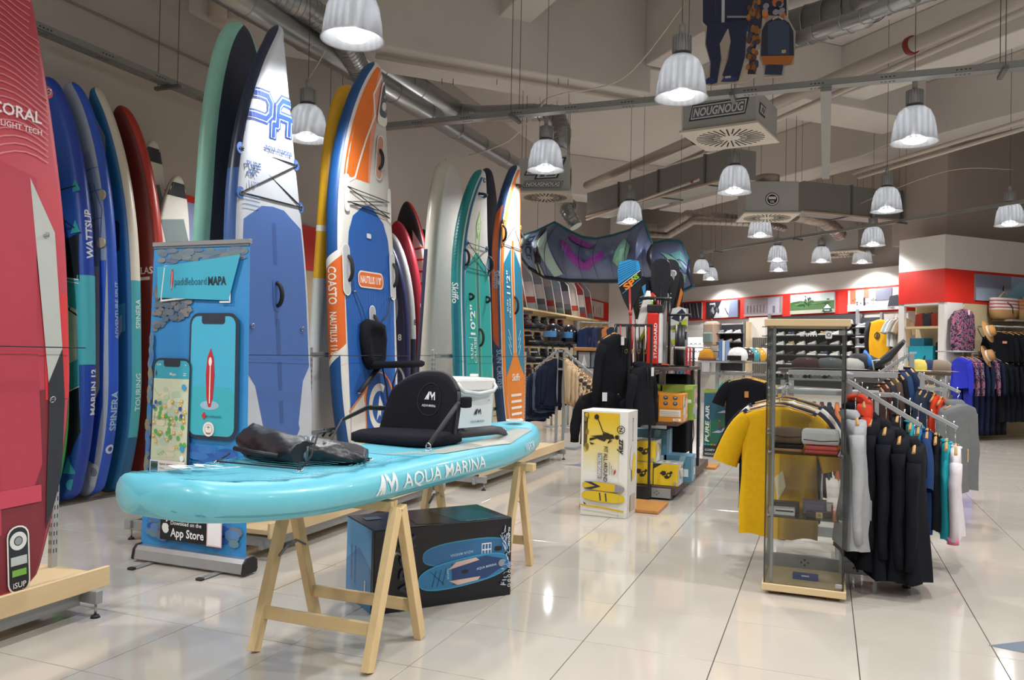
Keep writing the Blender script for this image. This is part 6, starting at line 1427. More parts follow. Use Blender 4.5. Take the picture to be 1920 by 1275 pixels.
# round helmets / drum reels on a pole
for k, (px, py, r, lb) in enumerate(((1037, 628, .17, 'black and blue glossy waterski helmet on display left of the hanging jackets'), (1068, 630, .16, 'second black helmet, just right of the glossy blue one'))):
    v = ony(px, py, 14.0+k*.3); t = empty('helmet', v, 0, lb, 'helmet')
    b = B(); b.lathe([(r, -.14), (r*1.05, -.05), (r*1.0, .06), (r*.8, .15), (r*.45, .2), (.001, .215)], M('#191b22', .2, coat=.4), 20); b.build('shell', t)
    b = B(); b.tube([(r*1.03*math.cos(q), r*1.03*math.sin(q), -.13) for q in [2*PI*i/20 for i in range(20)]], .018, BKm, 6, close=True); b.build('rim', t)
    b = B(); b.loft([[Vector((r*1.06*math.cos(q), r*1.06*math.sin(q), z)) for q in [PI+.5+i*.25 for i in range(8)]] for z in (-.04, .07)], M('#4f86b8', .15), True, False, False); b.build('visor_band', t)
    b = B(); b.cyl((0, 0, -v.z), (0, 0, -.14), .02, GS, n=8); b.cyl((0, 0, -v.z), (0, 0, -v.z+.02), .14, GS, n=14); b.build('stand_pole', t)
# hanging dark jackets behind the small pictures
for k in range(6):
    v = ony(1100+k*9, 606, 14.4+k*.1); cc = ['#1f2a48', '#1c2238', '#252f50', '#2a2b33', '#b06a3a', '#22304a'][k]
    garment('jacket', ['navy', 'dark navy', 'blue navy', 'charcoal', 'rust lined', 'slate navy'][k]+' jacket on the high rail right of the black helmets, %s from the left' % ['first', 'second', 'third', 'fourth', 'fifth', 'sixth'][k], 'jacket', (v.x, v.y, v.z+.02), 1.2, cc, L=.62, sleeve=.48, seed=k, T=.07)
b = B(); v0, v1 = ony(1085, 606, 14.4), ony(1160, 606, 15); b.cyl((v0.x, v0.y, v0.z+.02), (v1.x, v1.y, v0.z+.02), .013, GS, n=8); b.box((v0.x-.02, v0.y-.02, 0), (v0.x+.02, v0.y+.02, v0.z+.04), GS); b.box((v1.x-.02, v1.y-.02, 0), (v1.x+.02, v1.y+.02, v0.z+.04), GS); tag(b.build('clothes_rail'), 'high clothes rail behind the black wetsuits', 'rail')
# small table with boxed items
tb = empty('display_table', label='small grey table with framed pictures behind the slanting clothes arms', cat='table')
v = ony(1065, 690, 13.2); v1 = ony(1140, 690, 13.2)
b = B(); b.box((v.x, 13.0, v.z-.03), (v1.x, 13.5, v.z), GS); b.build('table_top', tb)
for x in (v.x+.03, v1.x-.03):
    for y in (13.03, 13.45): b = B(); b.box((x-.015, y-.015, 0), (x+.015, y+.015, v.z-.03), GS); b.build('leg', tb)
for k, (px, w_, h_, cc, lb) in enumerate(((1074, .16, .22, '#3a3c44', 'dark framed picture'), (1096, .24, .3, '#9a9896', 'grey boxed picture'), (1118, .2, .3, '#5f6a78', 'blue grey framed poster'), (1134, .17, .28, '#7a6a68', 'brownish framed picture'))):
    u = ony(px, 690, 13.25); t = empty('picture_frame', (u.x, 13.25, v.z+.001), 0, lb+' on the small grey table behind the jackets', 'picture'); b = B(); b.box((-w_/2, -.03, 0), (w_/2, .03, h_), M('#2a2b30', .5), bev=.004); b.build('frame', t); A = Art(plane_map((0, -.03, 0), (1, 0, 0), (0, 0, 1)), base=.002); A.rect(-w_*.42, .02, w_*.42, h_-.02, cc); A.poly([(-w_*.2, .05), (0, h_*.8), (w_*.2, .05)], '#d9dadc'); A.build('print', t)
b = B(); u = ony(1098, 652, 13.25); b.box((u.x-.18, 13.15, v.z+.301), (u.x+.18, 13.35, v.z+.36), M('#a8703a', .5), bev=.01); tag(b.build('carton'), 'orange brown flat carton on top of the grey boxed picture', 'box')
# slanting two-arm clothes stand
ct = ony(1052, 655, 11.0); st = empty('clothes_stand', (ct.x, 11.0, 0), 0, 'grey two-arm clothes stand with navy jackets left and beige tops right', 'clothes stand')
zt = ct.z
b = B(); b.box((-.07, -.02, .03), (-.035, .02, zt), GS, bev=.003); b.box((.035, -.02, .03), (.07, .02, zt), GS, bev=.003); b.box((-.035, -.015, zt-.3), (.035, .015, zt-.27), GS); b.build('upright', st)
b = B(); b.box((-.3, -.2, 0), (.3, .2, .035), GS, bev=.006); b.build('base_plate', st)
la, ra = ony(1003, 692, 11.0), ony(1136, 724, 11.0)
def arm(t, p0, p1, name='sloping_arm', r=.016, pegs=6):
    p0, p1 = Vector(p0), Vector(p1); d = (p1-p0).normalized(); n = Vector((-d.y, d.x, 0)).normalized(); u = n.cross(d)*-1
    mw_ = Matrix((d, n, n.cross(d)*-1 if 0 else d.cross(n))).transposed().to_4x4(); mw_.translation = p0; L = (p1-p0).length
    b = B().box((0, -r, -r), (L, r, r), GS, mw=mw_, bev=.003)
    for k in range(pegs): q = p0+d*(L*(k+.7)/pegs); b.cyl(q, q+Vector((0, 0, r+.022)), .005, CHR, n=6)
    return b.build(name, t)
arm(st, (-.05, 0, zt-.02), (la.x-ct.x, 0, la.z)); arm(st, (.05, 0, zt-.02), (ra.x-ct.x, -.0, ra.z)); arm(st, (.02, .3, zt-.25), (ra.x-ct.x+.25, .3, ra.z+.05))
b = B(); b.box((-.05, -.02, zt-.04), (.05, .32, zt-.01), GS); b.build('cross_arm', st)
lc = ['#1d2336', '#20283f', '#1b2133', '#4a5568', '#1c2338', '#252b3c', '#3f4a5e', '#1c2236']; ln = ['dark navy', 'ink navy', 'black navy', 'grey blue', 'deep navy', 'charcoal navy', 'slate', 'plain navy']
for k in range(8):
    q = (k+.7)/8; p = Vector((ct.x-.05, 11, zt-.02)).lerp(Vector((la.x, 11, la.z)), q)
    garment('jacket', ln[k]+' jacket on the stand\'s left arm, %s from the post' % ['first', 'second', 'third', 'fourth', 'fifth', 'sixth', 'seventh', 'last'][k], 'jacket', (p.x, p.y-.02*0, p.z+.01), PI/2-.6, lc[k], L=.78, sleeve=.56, seed=k+20, T=.04, W=.21, sl_out=.03)
CAMO = M('#cdb595', .8, var=.1, kind='camo', scale=9); beige = '#c8b090'
for k in range(11):
    q = (k+.6)/11; p = Vector((ct.x+.05, 11, zt-.02)).lerp(Vector((ra.x, 11, ra.z)), q); isb = k < 3; cm = (3 <= k < 9)
    garment('sweater' if isb else 'shirt', ('plain beige sweater' if isb else 'pink and brown camouflage top' if cm else 'white and ochre top')+' on the stand\'s right arm, %s from the post' % ['first', 'second', 'third', 'fourth', 'fifth', 'sixth', 'seventh', 'eighth', 'ninth', 'tenth', 'last'][k], 'sweater' if isb else 'shirt', (p.x, p.y-.0, p.z+.01), PI/2+.55, beige if isb else CAMO if cm else ['#dcd8d0', '#a8843a'][k % 2], L=.74-.03*k, sleeve=.52-.02*k, seed=k+40, T=.035, W=.2, sl_out=.03)
# ================================================================ centre: the stand with paddles and cartons
BR = M('#4f3d36', .5, kind='wood', var=.15, scale=5); GSL = M('#a2a4a5', .4, .3); BKM = M('#1d1e22', .6)
ds = empty('display_stand', (0, 0, 0), 0, 'dark brown tiered shop stand carrying paddles, pumps and cartons', 'stand')
SX0, SX1, SY0, SY1 = -1.74, -1.28, 7.5, 9.75
b = B(); b.box((SX0, SY0, .05), (SX1, SY1, .13), BR, bev=.003); b.build('base_board', ds)
b = B(); b.box((SX0, SY0-.006, .02), (SX1-.04, SY0-.001, .11), GSL)
for x in (-1.6, -1.45):
    for dx, dz in ((0, .015), (0, -.015), (.02, 0), (-.02, 0)): b.cyl((x+dx, SY0-.009, .065+dz), (x+dx, SY0-.005, .065+dz), .006, M('#55575a', .5), n=6)
b.build('front_rail', ds)
for x in (SX0+.05, SX1-.06): 
    b = B(); b.cyl((x, SY0+.08, 0), (x, SY0+.08, .05), .02, GSL, n=10); b.cyl((x, SY1-.08, 0), (x, SY1-.08, .05), .02, GSL, n=10); b.build('foot', ds)
b = B(); b.box((SX0+.02, SY0+.05, .69), (SX1, 8.5, .72), BR, bev=.002); b.build('shelf', ds)
b = B(); b.box((SX0+.02, SY0+.05, .66), (SX1-.1, 7.56, .69), GSL); b.build('shelf_edge', ds)
b = B(); b.box((SX0-.02, SY0+.02, 1.21), (SX1+.01, 8.9, 1.24), BR, bev=.002); b.build('shelf', ds)
b = B(); b.box((SX0+.1, SY0+.06, 1.18), (SX0+.3, 7.6, 1.2), GSL); b.build('shelf_edge', ds)
for x, y in ((SX0+.22, 8.05), (SX0+.22, 9.4)): b = B(); b.box((x-.03, y-.02, .13), (x+.03, y+.02, 1.9), GSL, bev=.002); b.build('upright', ds)
for x, y in ((SX0, 7.5), (SX1-.03, 8.6), (SX1-.03, 9.1)): b = B(); b.box((x-.015, y-.015, .13), (x+.015, y+.015, 1.63 if x < -1.5 else 1.2), BKM); b.build('upright', ds)
b = B(); b.box((-1.86, 7.40, 1.615), (-1.5, 7.43, 1.64), BKM); b.box((-1.86, 7.40, .13), (-1.84, 7.43, 1.62), BKM); b.box((-1.52, 7.40, .13), (-1.5, 7.43, 1.62), BKM); b.box((-1.86, 7.40, .02), (-1.5, 7.52, .13), BKM); b.build('hanging_frame', ds)
# orange plinth under the tall yellow box, orange board at the back of the base
b = B(); b.box((-2.0, 6.8, 0), (-1.3, 7.28, .035), M('#bf8446', .5, kind='wood', scale=5, var=.1), bev=.01); tag(b.build('plinth_board'), 'orange brown wooden plinth board on the floor behind the tall yellow box', 'plinth')
b = B(); b.box((-1.7, 9.8, 0), (-1.2, 10.2, .03), M('#bf8446', .5, kind='wood', scale=5, var=.1), bev=.01); tag(b.build('plinth_board'), 'small orange wooden plinth at the far end of the brown stand', 'plinth')
# cartons
def carton(label, lo, hi, col, paint=None, side=None, cat='box', group=None, name='carton', top=None, shift=(0, 0, 0)):
    W_, D_, H_ = hi[0]-lo[0], hi[1]-lo[1], hi[2]-lo[2]
    t = empty(name, lo, 0, label, cat, group); bb = B().box((0, 0, 0), (W_, D_, H_), M(col, .45, var=.06), bev=.003).build('box_body', t)
    if paint: A = Art(plane_map((0, 0, 0), (1, 0, 0), (0, 0, 1)), base=.0012, eps=.0008, rough=.4); paint(A, W_, H_); A.build('print', bb)
    if side: A = Art(plane_map((W_, 0, 0), (0, 1, 0), (0, 0, 1)), base=.0012, eps=.0008, rough=.4); side(A, D_, H_); A.build('print', bb)
    if top: A = Art(plane_map((0, 0, H_), (1, 0, 0), (0, 1, 0)), base=.0012, eps=.0008, rough=.4); top(A, W_, D_); A.build('print', bb)
    return t
def pv_(A, w, h):
    for i in range(2):
        for j in range(2): A.ell(w*(.3+.4*i), h*(.66+.2*j), w*.1, h*.07, '#3c4250', 12, keep=True); A.ell(w*(.3+.4*i), h*(.68+.2*j), w*.05, h*.03, '#8fa6b4', 10, keep=True)
    A.h += .0008; A.rect(w*.06, h*.2, w*.94, h*.44, '#d9d5cc'); A.line([(0, h*.5), (w, h*.5)], .004, '#b5772a'); 
    for k in range(3): A.rect(w*.1, h*(.24+k*.06), w*.88, h*(.255+k*.06), '#c5a77c', keep=True)
    A.rect(w*.62, h*.05, w*.95, h*.14, '#e9e4da'); A.text('PUMP', w*.78, h*.095, h*.06, '#8a5a2a')
def pvs(A, w, h): blobs(A, 0, 0, w, h, 14, ['#7f86a0', '#c9a8a0', '#9fb0c4', '#d9c5a8'], .2, .15)
carton('orange carton with four round pictures, left one on the middle shelf', (-1.7, 7.58, .722), (-1.475, 7.9, 1.0), '#d98b23', pv_, pvs)
carton('orange carton with four round pictures, right one on the middle shelf', (-1.465, 7.58, .722), (-1.24, 7.9, .99), '#d98b23', pv_, pvs)
def pg(A, w, h): A.poly([(0, h*.7), (w, h*.9), (w, h), (0, h)], '#a3c35a'); A.rect(w*.5, h*.5, w*.95, h*.6, '#dfe6cf'); A.text('PUMP', w*.72, h*.55, h*.07, '#4a6a2c')
carton('green carton behind the orange ones, right side of the middle shelf', (-1.5, 7.95, .722), (-1.2, 8.25, 1.06), '#7da03c', pg, pvs)
carton('green carton behind the orange ones, left side of the middle shelf', (-1.72, 7.95, .722), (-1.52, 8.25, 1.06), '#6f9038', pg)
def py(A, w, h):
    A.poly([(0, h), (w*.35, h), (0, h*.75)], '#2b2c30'); b_ = '#2b2a26'
    A.poly([(w*.25, h*.55), (w*.36, h*.68), (w*.5, h*.66), (w*.52, h*.52), (w*.4, h*.44)], b_); A.annulus(w*.62, h*.5, w*.05, w*.1, b_); A.poly([(w*.42, h*.42), (w*.55, h*.5), (w*.66, h*.36), (w*.5, h*.32)], b_, True); A.ell(w*.72, h*.62, w*.06, h*.06, b_); A.rect(w*.82, h*.06, w*.93, h*.18, '#8fa6c0')
def pys(A, w, h): A.rect(0, 0, w, h, '#c9cbd0'); blobs(A, 0, 0, w, h, 12, ['#8fa6c0', '#d9c58a', '#e6e6e6', '#7f8aa0'], .2, .15)
def pyt(A, w, h): A.rect(0, 0, w, h, '#a9adb4'); blobs(A, 0, 0, w, h, 16, ['#8a94a8', '#c9b58a', '#d6d6d6'], .15, .15)
YC = '#e0c021'
carton('yellow carton with black pump drawing, left one on the base of the brown stand', (-1.72, 7.53, .132), (-1.5, 7.78, .34), YC, py, pys, top=pyt)
carton('yellow carton with black pump drawing, right one on the base of the brown stand', (-1.49, 7.53, .132), (-1.26, 7.8, .335), YC, py, pys, top=pyt)
carton('yellow carton stacked on top of the left yellow carton', (-1.72, 7.55, .342), (-1.475, 7.8, .54), YC, py, pys, top=pyt)
def pb(A, w, h): A.rect(0, 0, w, h, '#4f8098'); A.poly([(w*.3, 0), (w*.6, h), (w*.8, h), (w*.55, 0)], '#8fb6c8'); A.rect(w*.6, h*.2, w*.9, h*.5, '#c5d6dd')
carton('pale blue carton on the base behind the right yellow carton', (-1.45, 7.85, .132), (-1.19, 8.12, .38), '#5d8ba3', pb, pb)
carton('pale blue carton on the base behind the stacked yellow carton', (-1.72, 7.85, .132), (-1.43, 8.15, .62), '#6fa0b8', pb, pb)
# tall yellow box
def pz(A, w, h):
    A.rect(.004, .004, w-.004, h-.004, '#e9e7df'); n = 16
    for k in range(n): 
        c0 = [int(a+(b_-a)*(k/(n-1))) for a, b_ in zip((0xe6, 0xe2, 0xcf), (0xe0, 0xb8, 0x1e))]; A.rect(.02, h*(.42+k*.035), w*.82, h*(.42+(k+1)*.035+.001), '#%02x%02x%02x' % tuple(c0), keep=True)
    A.h += .0008; A.poly([(.02, h*.98), (.02, h*.62), (w*.06, h*.66), (w*.12, h*.6), (w*.14, h*.98)], '#5a4a22'); blobs(A, .02, h*.6, w*.12, h*.38, 10, ['#3a3020', '#8a6f2a', '#c9a83a'], .3, .08)
    S_ = '#2f2718'  # paddler lying sideways (the box stands on its end)
    A.poly([(w*.18, h*.755), (w*.5, h*.775), (w*.54, h*.73), (w*.5, h*.71), (w*.34, h*.735), (w*.18, h*.71), (w*.18, h*.735), (w*.33, h*.75)], S_); A.poly([(w*.46, h*.79), (w*.68, h*.78), (w*.72, h*.745), (w*.62, h*.735), (w*.48, h*.735)], S_); A.ell(w*.77, h*.757, w*.05, h*.02, S_)
    A.line([(w*.6, h*.785), (w*.47, h*.8), (w*.36, h*.92)], .008, S_); A.ell(w*.33, h*.94, w*.05, h*.025, S_); A.line([(w*.63, h*.735), (w*.58, h*.7), (w*.66, h*.725)], .008, S_); A.poly([(w*.18, h*.7), (w*.3, h*.685), (w*.35, h*.69), (w*.22, h*.675)], S_)
    A.annulus(w*.9-.02, h*.83, w*.07, w*.085, S_, sy=1.0); A.text('Z', w*.9-.02, h*.83, w*.12, S_, bold=.03)
    A.text('zray', w*.88, h*.67, .07, '#2a2620', rot=-90, bold=.03, shear=.25); A.text('FIT ALL AROUND', w*.54, h*.5, .045, '#2a2620', rot=-90, bold=.02, width=h*.33); A.rect(w*.37, h*.36, w*.46, h*.6, '#8f9298'); A.text('MULTIBOARD', w*.415, h*.48, .035, '#e6e4de', rot=-90, bold=.02, width=h*.2)
    for k in range(3): A.rect(w*(.62+k*.04), h*.4, w*(.63+k*.04), h*(.52-.03*k), '#6a6862', keep=True)
    A.poly([(w*.72, h*.4), (w*.76, h*.43), (w*.76, h*.46), (w*.72, h*.44)], '#b23a32'); 
    T = sup(A, w*.5, h*.285, w*.9, h*.085, ('#8f8f96', '#dcb722'), -.04); A.poly(T([(-.17, .03), (-.07, 0), (-.17, -.03), (-.1, -.03), (-.02, 0), (-.1, .03)]), '#2b2f45'); A.poly(T([(.1, .03), (.18, .01), (.18, -.01), (.1, -.03)]), '#8f8fa0')
    T = sup(A, w*.5, h*.19, w*.92, h*.1, ('#c9a81f', '#dfc022'), -.04); A.line(T([(-.03, .03), (-.02, -.03)]), .012, '#3a4250'); A.line(T([(.02, .03), (.03, -.03)]), .012, '#3a4250')
    A.poly([(w*.03, h*.11), (w*.5, h*.1), (w*.95, h*.075), (w*.94, h*.06), (w*.5, h*.08), (w*.03, h*.095)], '#d3b021'); A.poly([(w*.1, h*.11), (w*.16, h*.11), (w*.08, h*.135)], '#2a2620'); A.line([(w*.82, h*.01), (w*.82, h*.98)], .002, '#b5b1a8')
def pzs(A, w, h):
    A.rect(.003, .003, w-.003, h-.003, '#cfcdc8'); A.text('Multiboard', w*.5, h*.82, .05, '#4a4844', rot=-90, width=h*.22); T = sup(A, w*.42, h*.55, .2, .16, ('#d9a93a', '#c9ced6'), 1.3); T = sup(A, w*.6, h*.47, .22, .12, ('#d3b021', '#dfc022'), 1.3); A.rect(w*.35, h*.33, w*.42, h*.44, '#7a786f'); A.rect(w*.25, h*.05, w*.8, h*.2, '#b0a79a')
zx0, zx1 = onz(1088, 965).x, onz(1176, 973).x
carton('tall upright white and yellow box with a paddler silhouette, standing on its end', (-1.90, 6.5, .0), (-1.50, 6.84, .88), '#e6e4dc', pz, pzs)
# hanging black neoprene and harness gear on the frame of the stand
NEO = M('#17181d', .75, kind='fabric', var=.2, scale=30)
for k, (x, y, a, lb, L_) in enumerate(((-1.85, 7.36, 1.15, 'black neoprene jacket hanging at the left of the stand frame', .82), (-1.93, 7.25, .5, 'black neoprene top in front of the brown stand, hung low', .5), (-1.56, 7.3, 1.3, 'black hooded neoprene top, rightmost on the stand frame', .55))):
    garment('wetsuit_jacket', lb, 'wetsuit', (x, y, (1.64, 1.12, 1.36)[k]), a, NEO, L=L_+.1, sleeve=(.62, .4, .45)[k], seed=k+70, T=.06, W=.2, hood=(k == 2), tag_='#d9d9d6', hanger=(k != 2), sl_out=.08)
for k in range(5):
    x = -1.80+k*.06; t = empty('carabiner', (x, 7.385, 1.505), 0, 'brass hook and red strap hung on the stand frame, %s from the left' % ['first', 'second', 'third', 'fourth', 'fifth'][k], 'strap')
    b = B(); b.tube([(0, 0, .12), (.004, 0, 0), (0, .0, -.1)], .007, M(['#b02a2a', '#26282d', '#b02a2a', '#26282d', '#d9d5c8'][k], .6), 6); b.build('webbing', t)
    b = B(); b.tube([(.011*math.cos(q), 0, -.12+.022*math.sin(q)) for q in [2*PI*i/10 for i in range(10)]], .003, M('#a58a4a', .3, .8), 6, close=True); b.build('hook', t)
# paddles standing in the stand
def paddle(label, x, y, ztip, bl, bw, col, shaft, paint=None, ang=0.0, lean=0.0, zb=None, cat='paddle'):
    t = empty('paddle', mw=Matrix.Translation((x, y, ztip))@Matrix.Rotation(ang, 4, 'Z')@Matrix.Rotation(lean, 4, 'Y'), label=label, cat=cat)
    pr = [(0, 0), (.55, -.02), (.86, -.08), (1, -.2), (1.0, -.36), (.82, -.6), (.52, -.82), (.22, -.97), (.12, -1.03)]
    out = [(bw/2*a, bl*z) for a, z in pr[1:]]+[(-bw/2*a, bl*z) for a, z in pr[:0:-1]]+[]
    out = [(0.0, 0.0)]+out
    b = B(); b.prism(out, lambda a, z, h: Vector((a, -h, z)), .012, M(col, .3, coat=.3)); b.build('blade', t)
    L_ = (zb if zb else ztip-1.26)
    b = B(); b.cyl((0, -.006, -bl*.55), (0, -.006, -L_), .013, M(shaft, .3), r2=.014, n=10); b.build('shaft', t)
    b = B(); b.cyl((0, -.006, -bl*1.02), (0, -.006, -bl*1.12), .017, M('#b93b33' if shaft != '#1b1c20' else '#222428', .4), n=10); b.build('ferrule', t)
    if paint: A = Art(lambda a, z, h=0.0: Vector((a, -.012-h, z)), base=.002, eps=.0012, rough=.3); paint(A, bw, bl); A.build('print', t)
    return t
def nsp(A, w, l):
    A.poly([(-w*.4, -l*.04), (0, 0), (w*.4, -l*.04), (w*.48, -l*.2), (-w*.47, -l*.5), (-w*.49, -l*.2)], '#2f8fc9')
    for k in range(7): A.line([(-w*.46, -l*(.12+k*.05)), (w*.3, -l*(.01+k*.035))], .004, '#17465f', keep=True)
    A.h += .0012; A.poly([(-w*.45, -l*.56), (w*.45, -l*.26), (w*.45, -l*.42), (-w*.3, -l*.68)], '#16181d'); A.line([(-w*.42, -l*.53), (w*.46, -l*.23)], .007, '#d6dde2'); A.line([(-w*.3, -l*.68), (w*.45, -l*.4)], .007, '#2f8fc9')
    A.text('NS', w*.24, -l*.37, .065, '#8cc63a', rot=28, bold=.03, width=.075); A.text('SP', -.0, -l*.5, .085, '#e8842a', rot=32, bold=.04, width=.13)
def pk(A, w, l):
    for k in range(5): A.line([(-w*.1, -l*(.4+k*.05)), (w*.25, -l*(.33+k*.05))], .008, ['#4a9ad0', '#e07a2a', '#4a9ad0', '#e07a2a', '#8fa6b8'][k], keep=True)
    A.h += .0012; A.poly([(.0, -l*.2), (w*.2, -l*.14), (w*.2, -l*.36), (.02, -l*.34)], '#3f8fc4'); A.poly([(.02, -l*.36), (w*.2, -l*.4), (w*.1, -l*.5)], '#e07a2a'); A.rect(-w*.3, -l*.88, -w*.2, -l*.8, '#dcdcd8')
def pa(A, w, l): A.annulus(w*.16, -l*.28, .02, .035, '#c9ccd0'); A.poly([(-w*.05, -l*.18), (w*.28, -l*.28), (w*.2, -l*.42), (w*.05, -l*.3)], '#8d9196'); A.text('K', w*.0, -l*.72, .07, '#e4e6e8', bold=.02)
def pbx(A, w, l): A.poly([(w*.3, -l*.35), (w*.45, -l*.45), (w*.15, -l*.85), (.0, -l*.8)], '#c8702c')
def P3(px, py, y): return ony(px, py, y)
v = P3(1176, 487, 7.9); paddle('black paddle blade with a blue striped tip and orange and green letters', v.x+.02, 7.9, v.z, .50, .24, '#1b1d24', '#b23a34', nsp, ang=.1, lean=-.04)
v = P3(1203, 518, 8.05); paddle('black paddle blade with small orange and blue marks, second from the left', v.x, 8.05, v.z, .55, .2, '#17191f', '#1b1c20', pk, ang=.5)
v = P3(1240, 485, 7.95); paddle('plain matt black paddle blade, the tallest in the middle', v.x, 7.95, v.z, .5, .2, '#1a1b20', '#1b1c20', None, ang=-.15)
v = P3(1257, 486, 8.2); paddle('glossy black paddle blade with white triangle mark, right of the plain one', v.x, 8.2, v.z, .52, .19, '#202127', '#1b1c20', pa, ang=.2)
v = P3(1268, 508, 8.35); paddle('black paddle blade with an orange flash, rightmost', v.x, 8.35, v.z, .5, .16, '#1c1d23', '#1b1c20', pbx, ang=.4)
v = P3(1228, 520, 8.3); paddle('black and white paddle blade half hidden in the middle', v.x, 8.3, v.z, .4, .16, '#23252c', '#2f6fb0', None, ang=.3)
def curved(label, pts, y, w0, col, zb=1.26):
    t = empty('paddle', (0, 0, 0), 0, label, 'paddle'); P = [P3(px, py, y) for px, py in pts]
    b = B(); b.tube(P, [w0*.35, w0*.8, w0, w0, w0*.8, w0*.45, w0*.25], M(col, .3, coat=.3), 10, flat=1.0, up=(1, 0, 0)); 
    for i, v_ in enumerate(b.v): b.v[i] = (v_[0], y+(v_[1]-y)*.18, v_[2])
    b.build('blade', t); b = B(); b.cyl(P[-1], (P[-1].x, y, zb), .013, M('#1b1c20', .4), n=8); b.build('shaft', t)
curved('curved white paddle blade seen on edge, beside the red and lime ones', [(1216, 545), (1214, 560), (1210, 580), (1205, 600), (1199, 620), (1196, 632), (1195, 640)], 7.8, .05, '#d8d8d2')
curved('curved lime green paddle blade between the white and the red one', [(1222, 556), (1220, 570), (1216, 590), (1211, 605), (1204, 622), (1201, 634), (1200, 640)], 7.84, .045, '#a8c922')
curved('curved red paddle blade next to the lime green one', [(1220, 550), (1226, 562), (1226, 580), (1220, 600), (1211, 618), (1206, 628), (1204, 634)], 7.9, .06, '#c02f26')
# pump
px_ = P3(1229, 690, 7.75)
pm = empty('hand_pump', (px_.x-.02, 7.72, 1.242), .0, 'tall red and white hand pump with a black head on the top shelf', 'pump')
b = B(); b.box((-.055, -.05, .02), (.055, .05, .52), M('#cf2a22', .35), bev=.015); b.build('pump_body', pm)
b = B(); b.box((.056, -.04, .03), (.085, .045, .52), M('#dcdcda', .35), bev=.01); b.build('white_cylinder', pm)
A = Art(plane_map((0, -.05, 0), (1, 0, 0), (0, 0, 1)), base=.002); A.text('STARBOARD', .03, .25, .04, '#e9e4e0', rot=90, bold=.02, width=.34); A.build('print', pm)
b = B(); b.box((-.06, -.05, .52), (.09, .05, .6), M('#1c1d21', .4), bev=.012); b.cyl((.01, 0, .6), (.01, 0, .66), .02, M('#1c1d21', .4), n=10); b.build('pump_head', pm)
b = B(); b.tube([(-.14, 0, .655), (-.06, 0, .665), (.01, 0, .66), (.1, 0, .66), (.16, 0, .65)], .016, M('#1c1d21', .4), 8); b.build('handle', pm)
b = B(); b.box((-.16, -.04, 0), (.16, .05, .018), M('#1c1d21', .4), bev=.004); b.box((-.13, -.045, .018), (-.08, .0, .03), M('#d95a3a', .4)); b.box((.09, -.045, .018), (.15, .0, .03), M('#d95a3a', .4)); b.build('foot_plate', pm)
pm2 = empty('hand_pump', (-1.36, 8.1, 1.242), .0, 'black hand pump with a pale band on the top shelf, right of the red pump', 'pump')
b = B(); b.cyl((0, 0, .01), (0, 0, .42), .05, M('#1d1e22', .4), n=16); b.build('pump_body', pm2); b = B(); b.cyl((0, 0, .17), (0, 0, .2), .053, M('#b9b9b4', .4), n=16); b.build('label_band', pm2); b = B(); b.cyl((0, 0, .42), (0, 0, .52), .012, CHR, n=8); b.tube([(-.1, 0, .52), (.1, 0, .52)], .014, M('#1d1e22', .4), 8); b.build('handle', pm2)
b = B(); b.box((-.1, -.06, 0), (.1, .06, .012), M('#1d1e22', .4)); b.build('foot_plate', pm2)
for k, (x, y, c, lb) in enumerate(((-1.66, 7.9, '#2a2c33', 'dark'), (-1.62, 7.93, '#cfcabb', 'pale'), (-1.575, 7.95, '#3a78c4', 'blue'), (-1.53, 7.98, '#23252b', 'black'))):
    b = B(); b.cyl((x, y, 1.242), (x, y, 1.66), .016, M(c, .4), n=10); b.cyl((x, y, 1.66), (x, y, 1.68), .02, M('#1d1e22', .5), n=10); tag(b.build('paddle_shaft'), lb+' paddle shaft standing left of the red pump on the top shelf', 'paddle shaft')
b = B(); b.cyl((-1.5, 8.35, .15), (-1.5, 8.35, .7-.03), .02, M('#b02a4a', .4), n=10); b.cyl((-1.5, 8.35, .13), (-1.5, 8.35, .16), .03, M('#d9d9d6', .4), n=10); tag(b.build('paddle_shaft'), 'crimson paddle shaft standing under the middle shelf', 'paddle shaft')
b = B(); b.box((-1.72, 8.6, .3), (-1.36, 9.0, 1.15), NEO, bev=.04); b.box((-1.66, 8.62, .14), (-1.42, 8.98, .32), NEO, bev=.03); tag(b.build('gear_bag'), 'large black gear bag standing at the back of the brown stand', 'bag')
# leashes and lime board hanging at the right end
rb = B(); rb.cyl((-1.72, 9.3, 1.45), (-1.2, 9.3, 1.45), .008, CHR, n=6); rb.cyl((-1.7, 9.3, .13), (-1.7, 9.3, 1.45), .012, BKM, n=6); rb.build('hanging_rod', ds)
for k, (c, lb) in enumerate((('#c9c8c2', 'white'), ('#27406a', 'navy'), ('#2f6f9a', 'mid blue'), ('#1f9ac0', 'turquoise'), ('#c93038', 'red'), ('#d0343a', 'bright red'), ('#2b2c30', 'black'))):
    px = 1262+k*6.5; v = P3(px, 652, 9.3); t = empty('leash', (v.x, 9.28, 1.445), 0, lb+' coiled leash hanging from the rod at the right of the brown stand', 'leash')
    P = []
    for i in range(160):
        q = i/159; P.append((.014*math.cos(q*2*PI*22), .014*math.sin(q*2*PI*22), -.0-.36*q))
    B().tube(P, .0055, M(c, .4), 5).build('coil', t); b = B(); b.box((-.02, -.012, -.5), (.02, .012, -.36), M('#2a62c0' if k in (4, 5) else '#22242a', .5), bev=.005); b.tube([(0, 0, -.5), (.01, 0, -.7), (-.01, 0, -.9-.03*k), (-.02, 0, -1.05), (.0, .02, -1.1), (.02, 0, -1.0), (.01, 0, -.8)], .006, M('#1a1b1f', .5), 5); b.build('ankle_cuff', t)
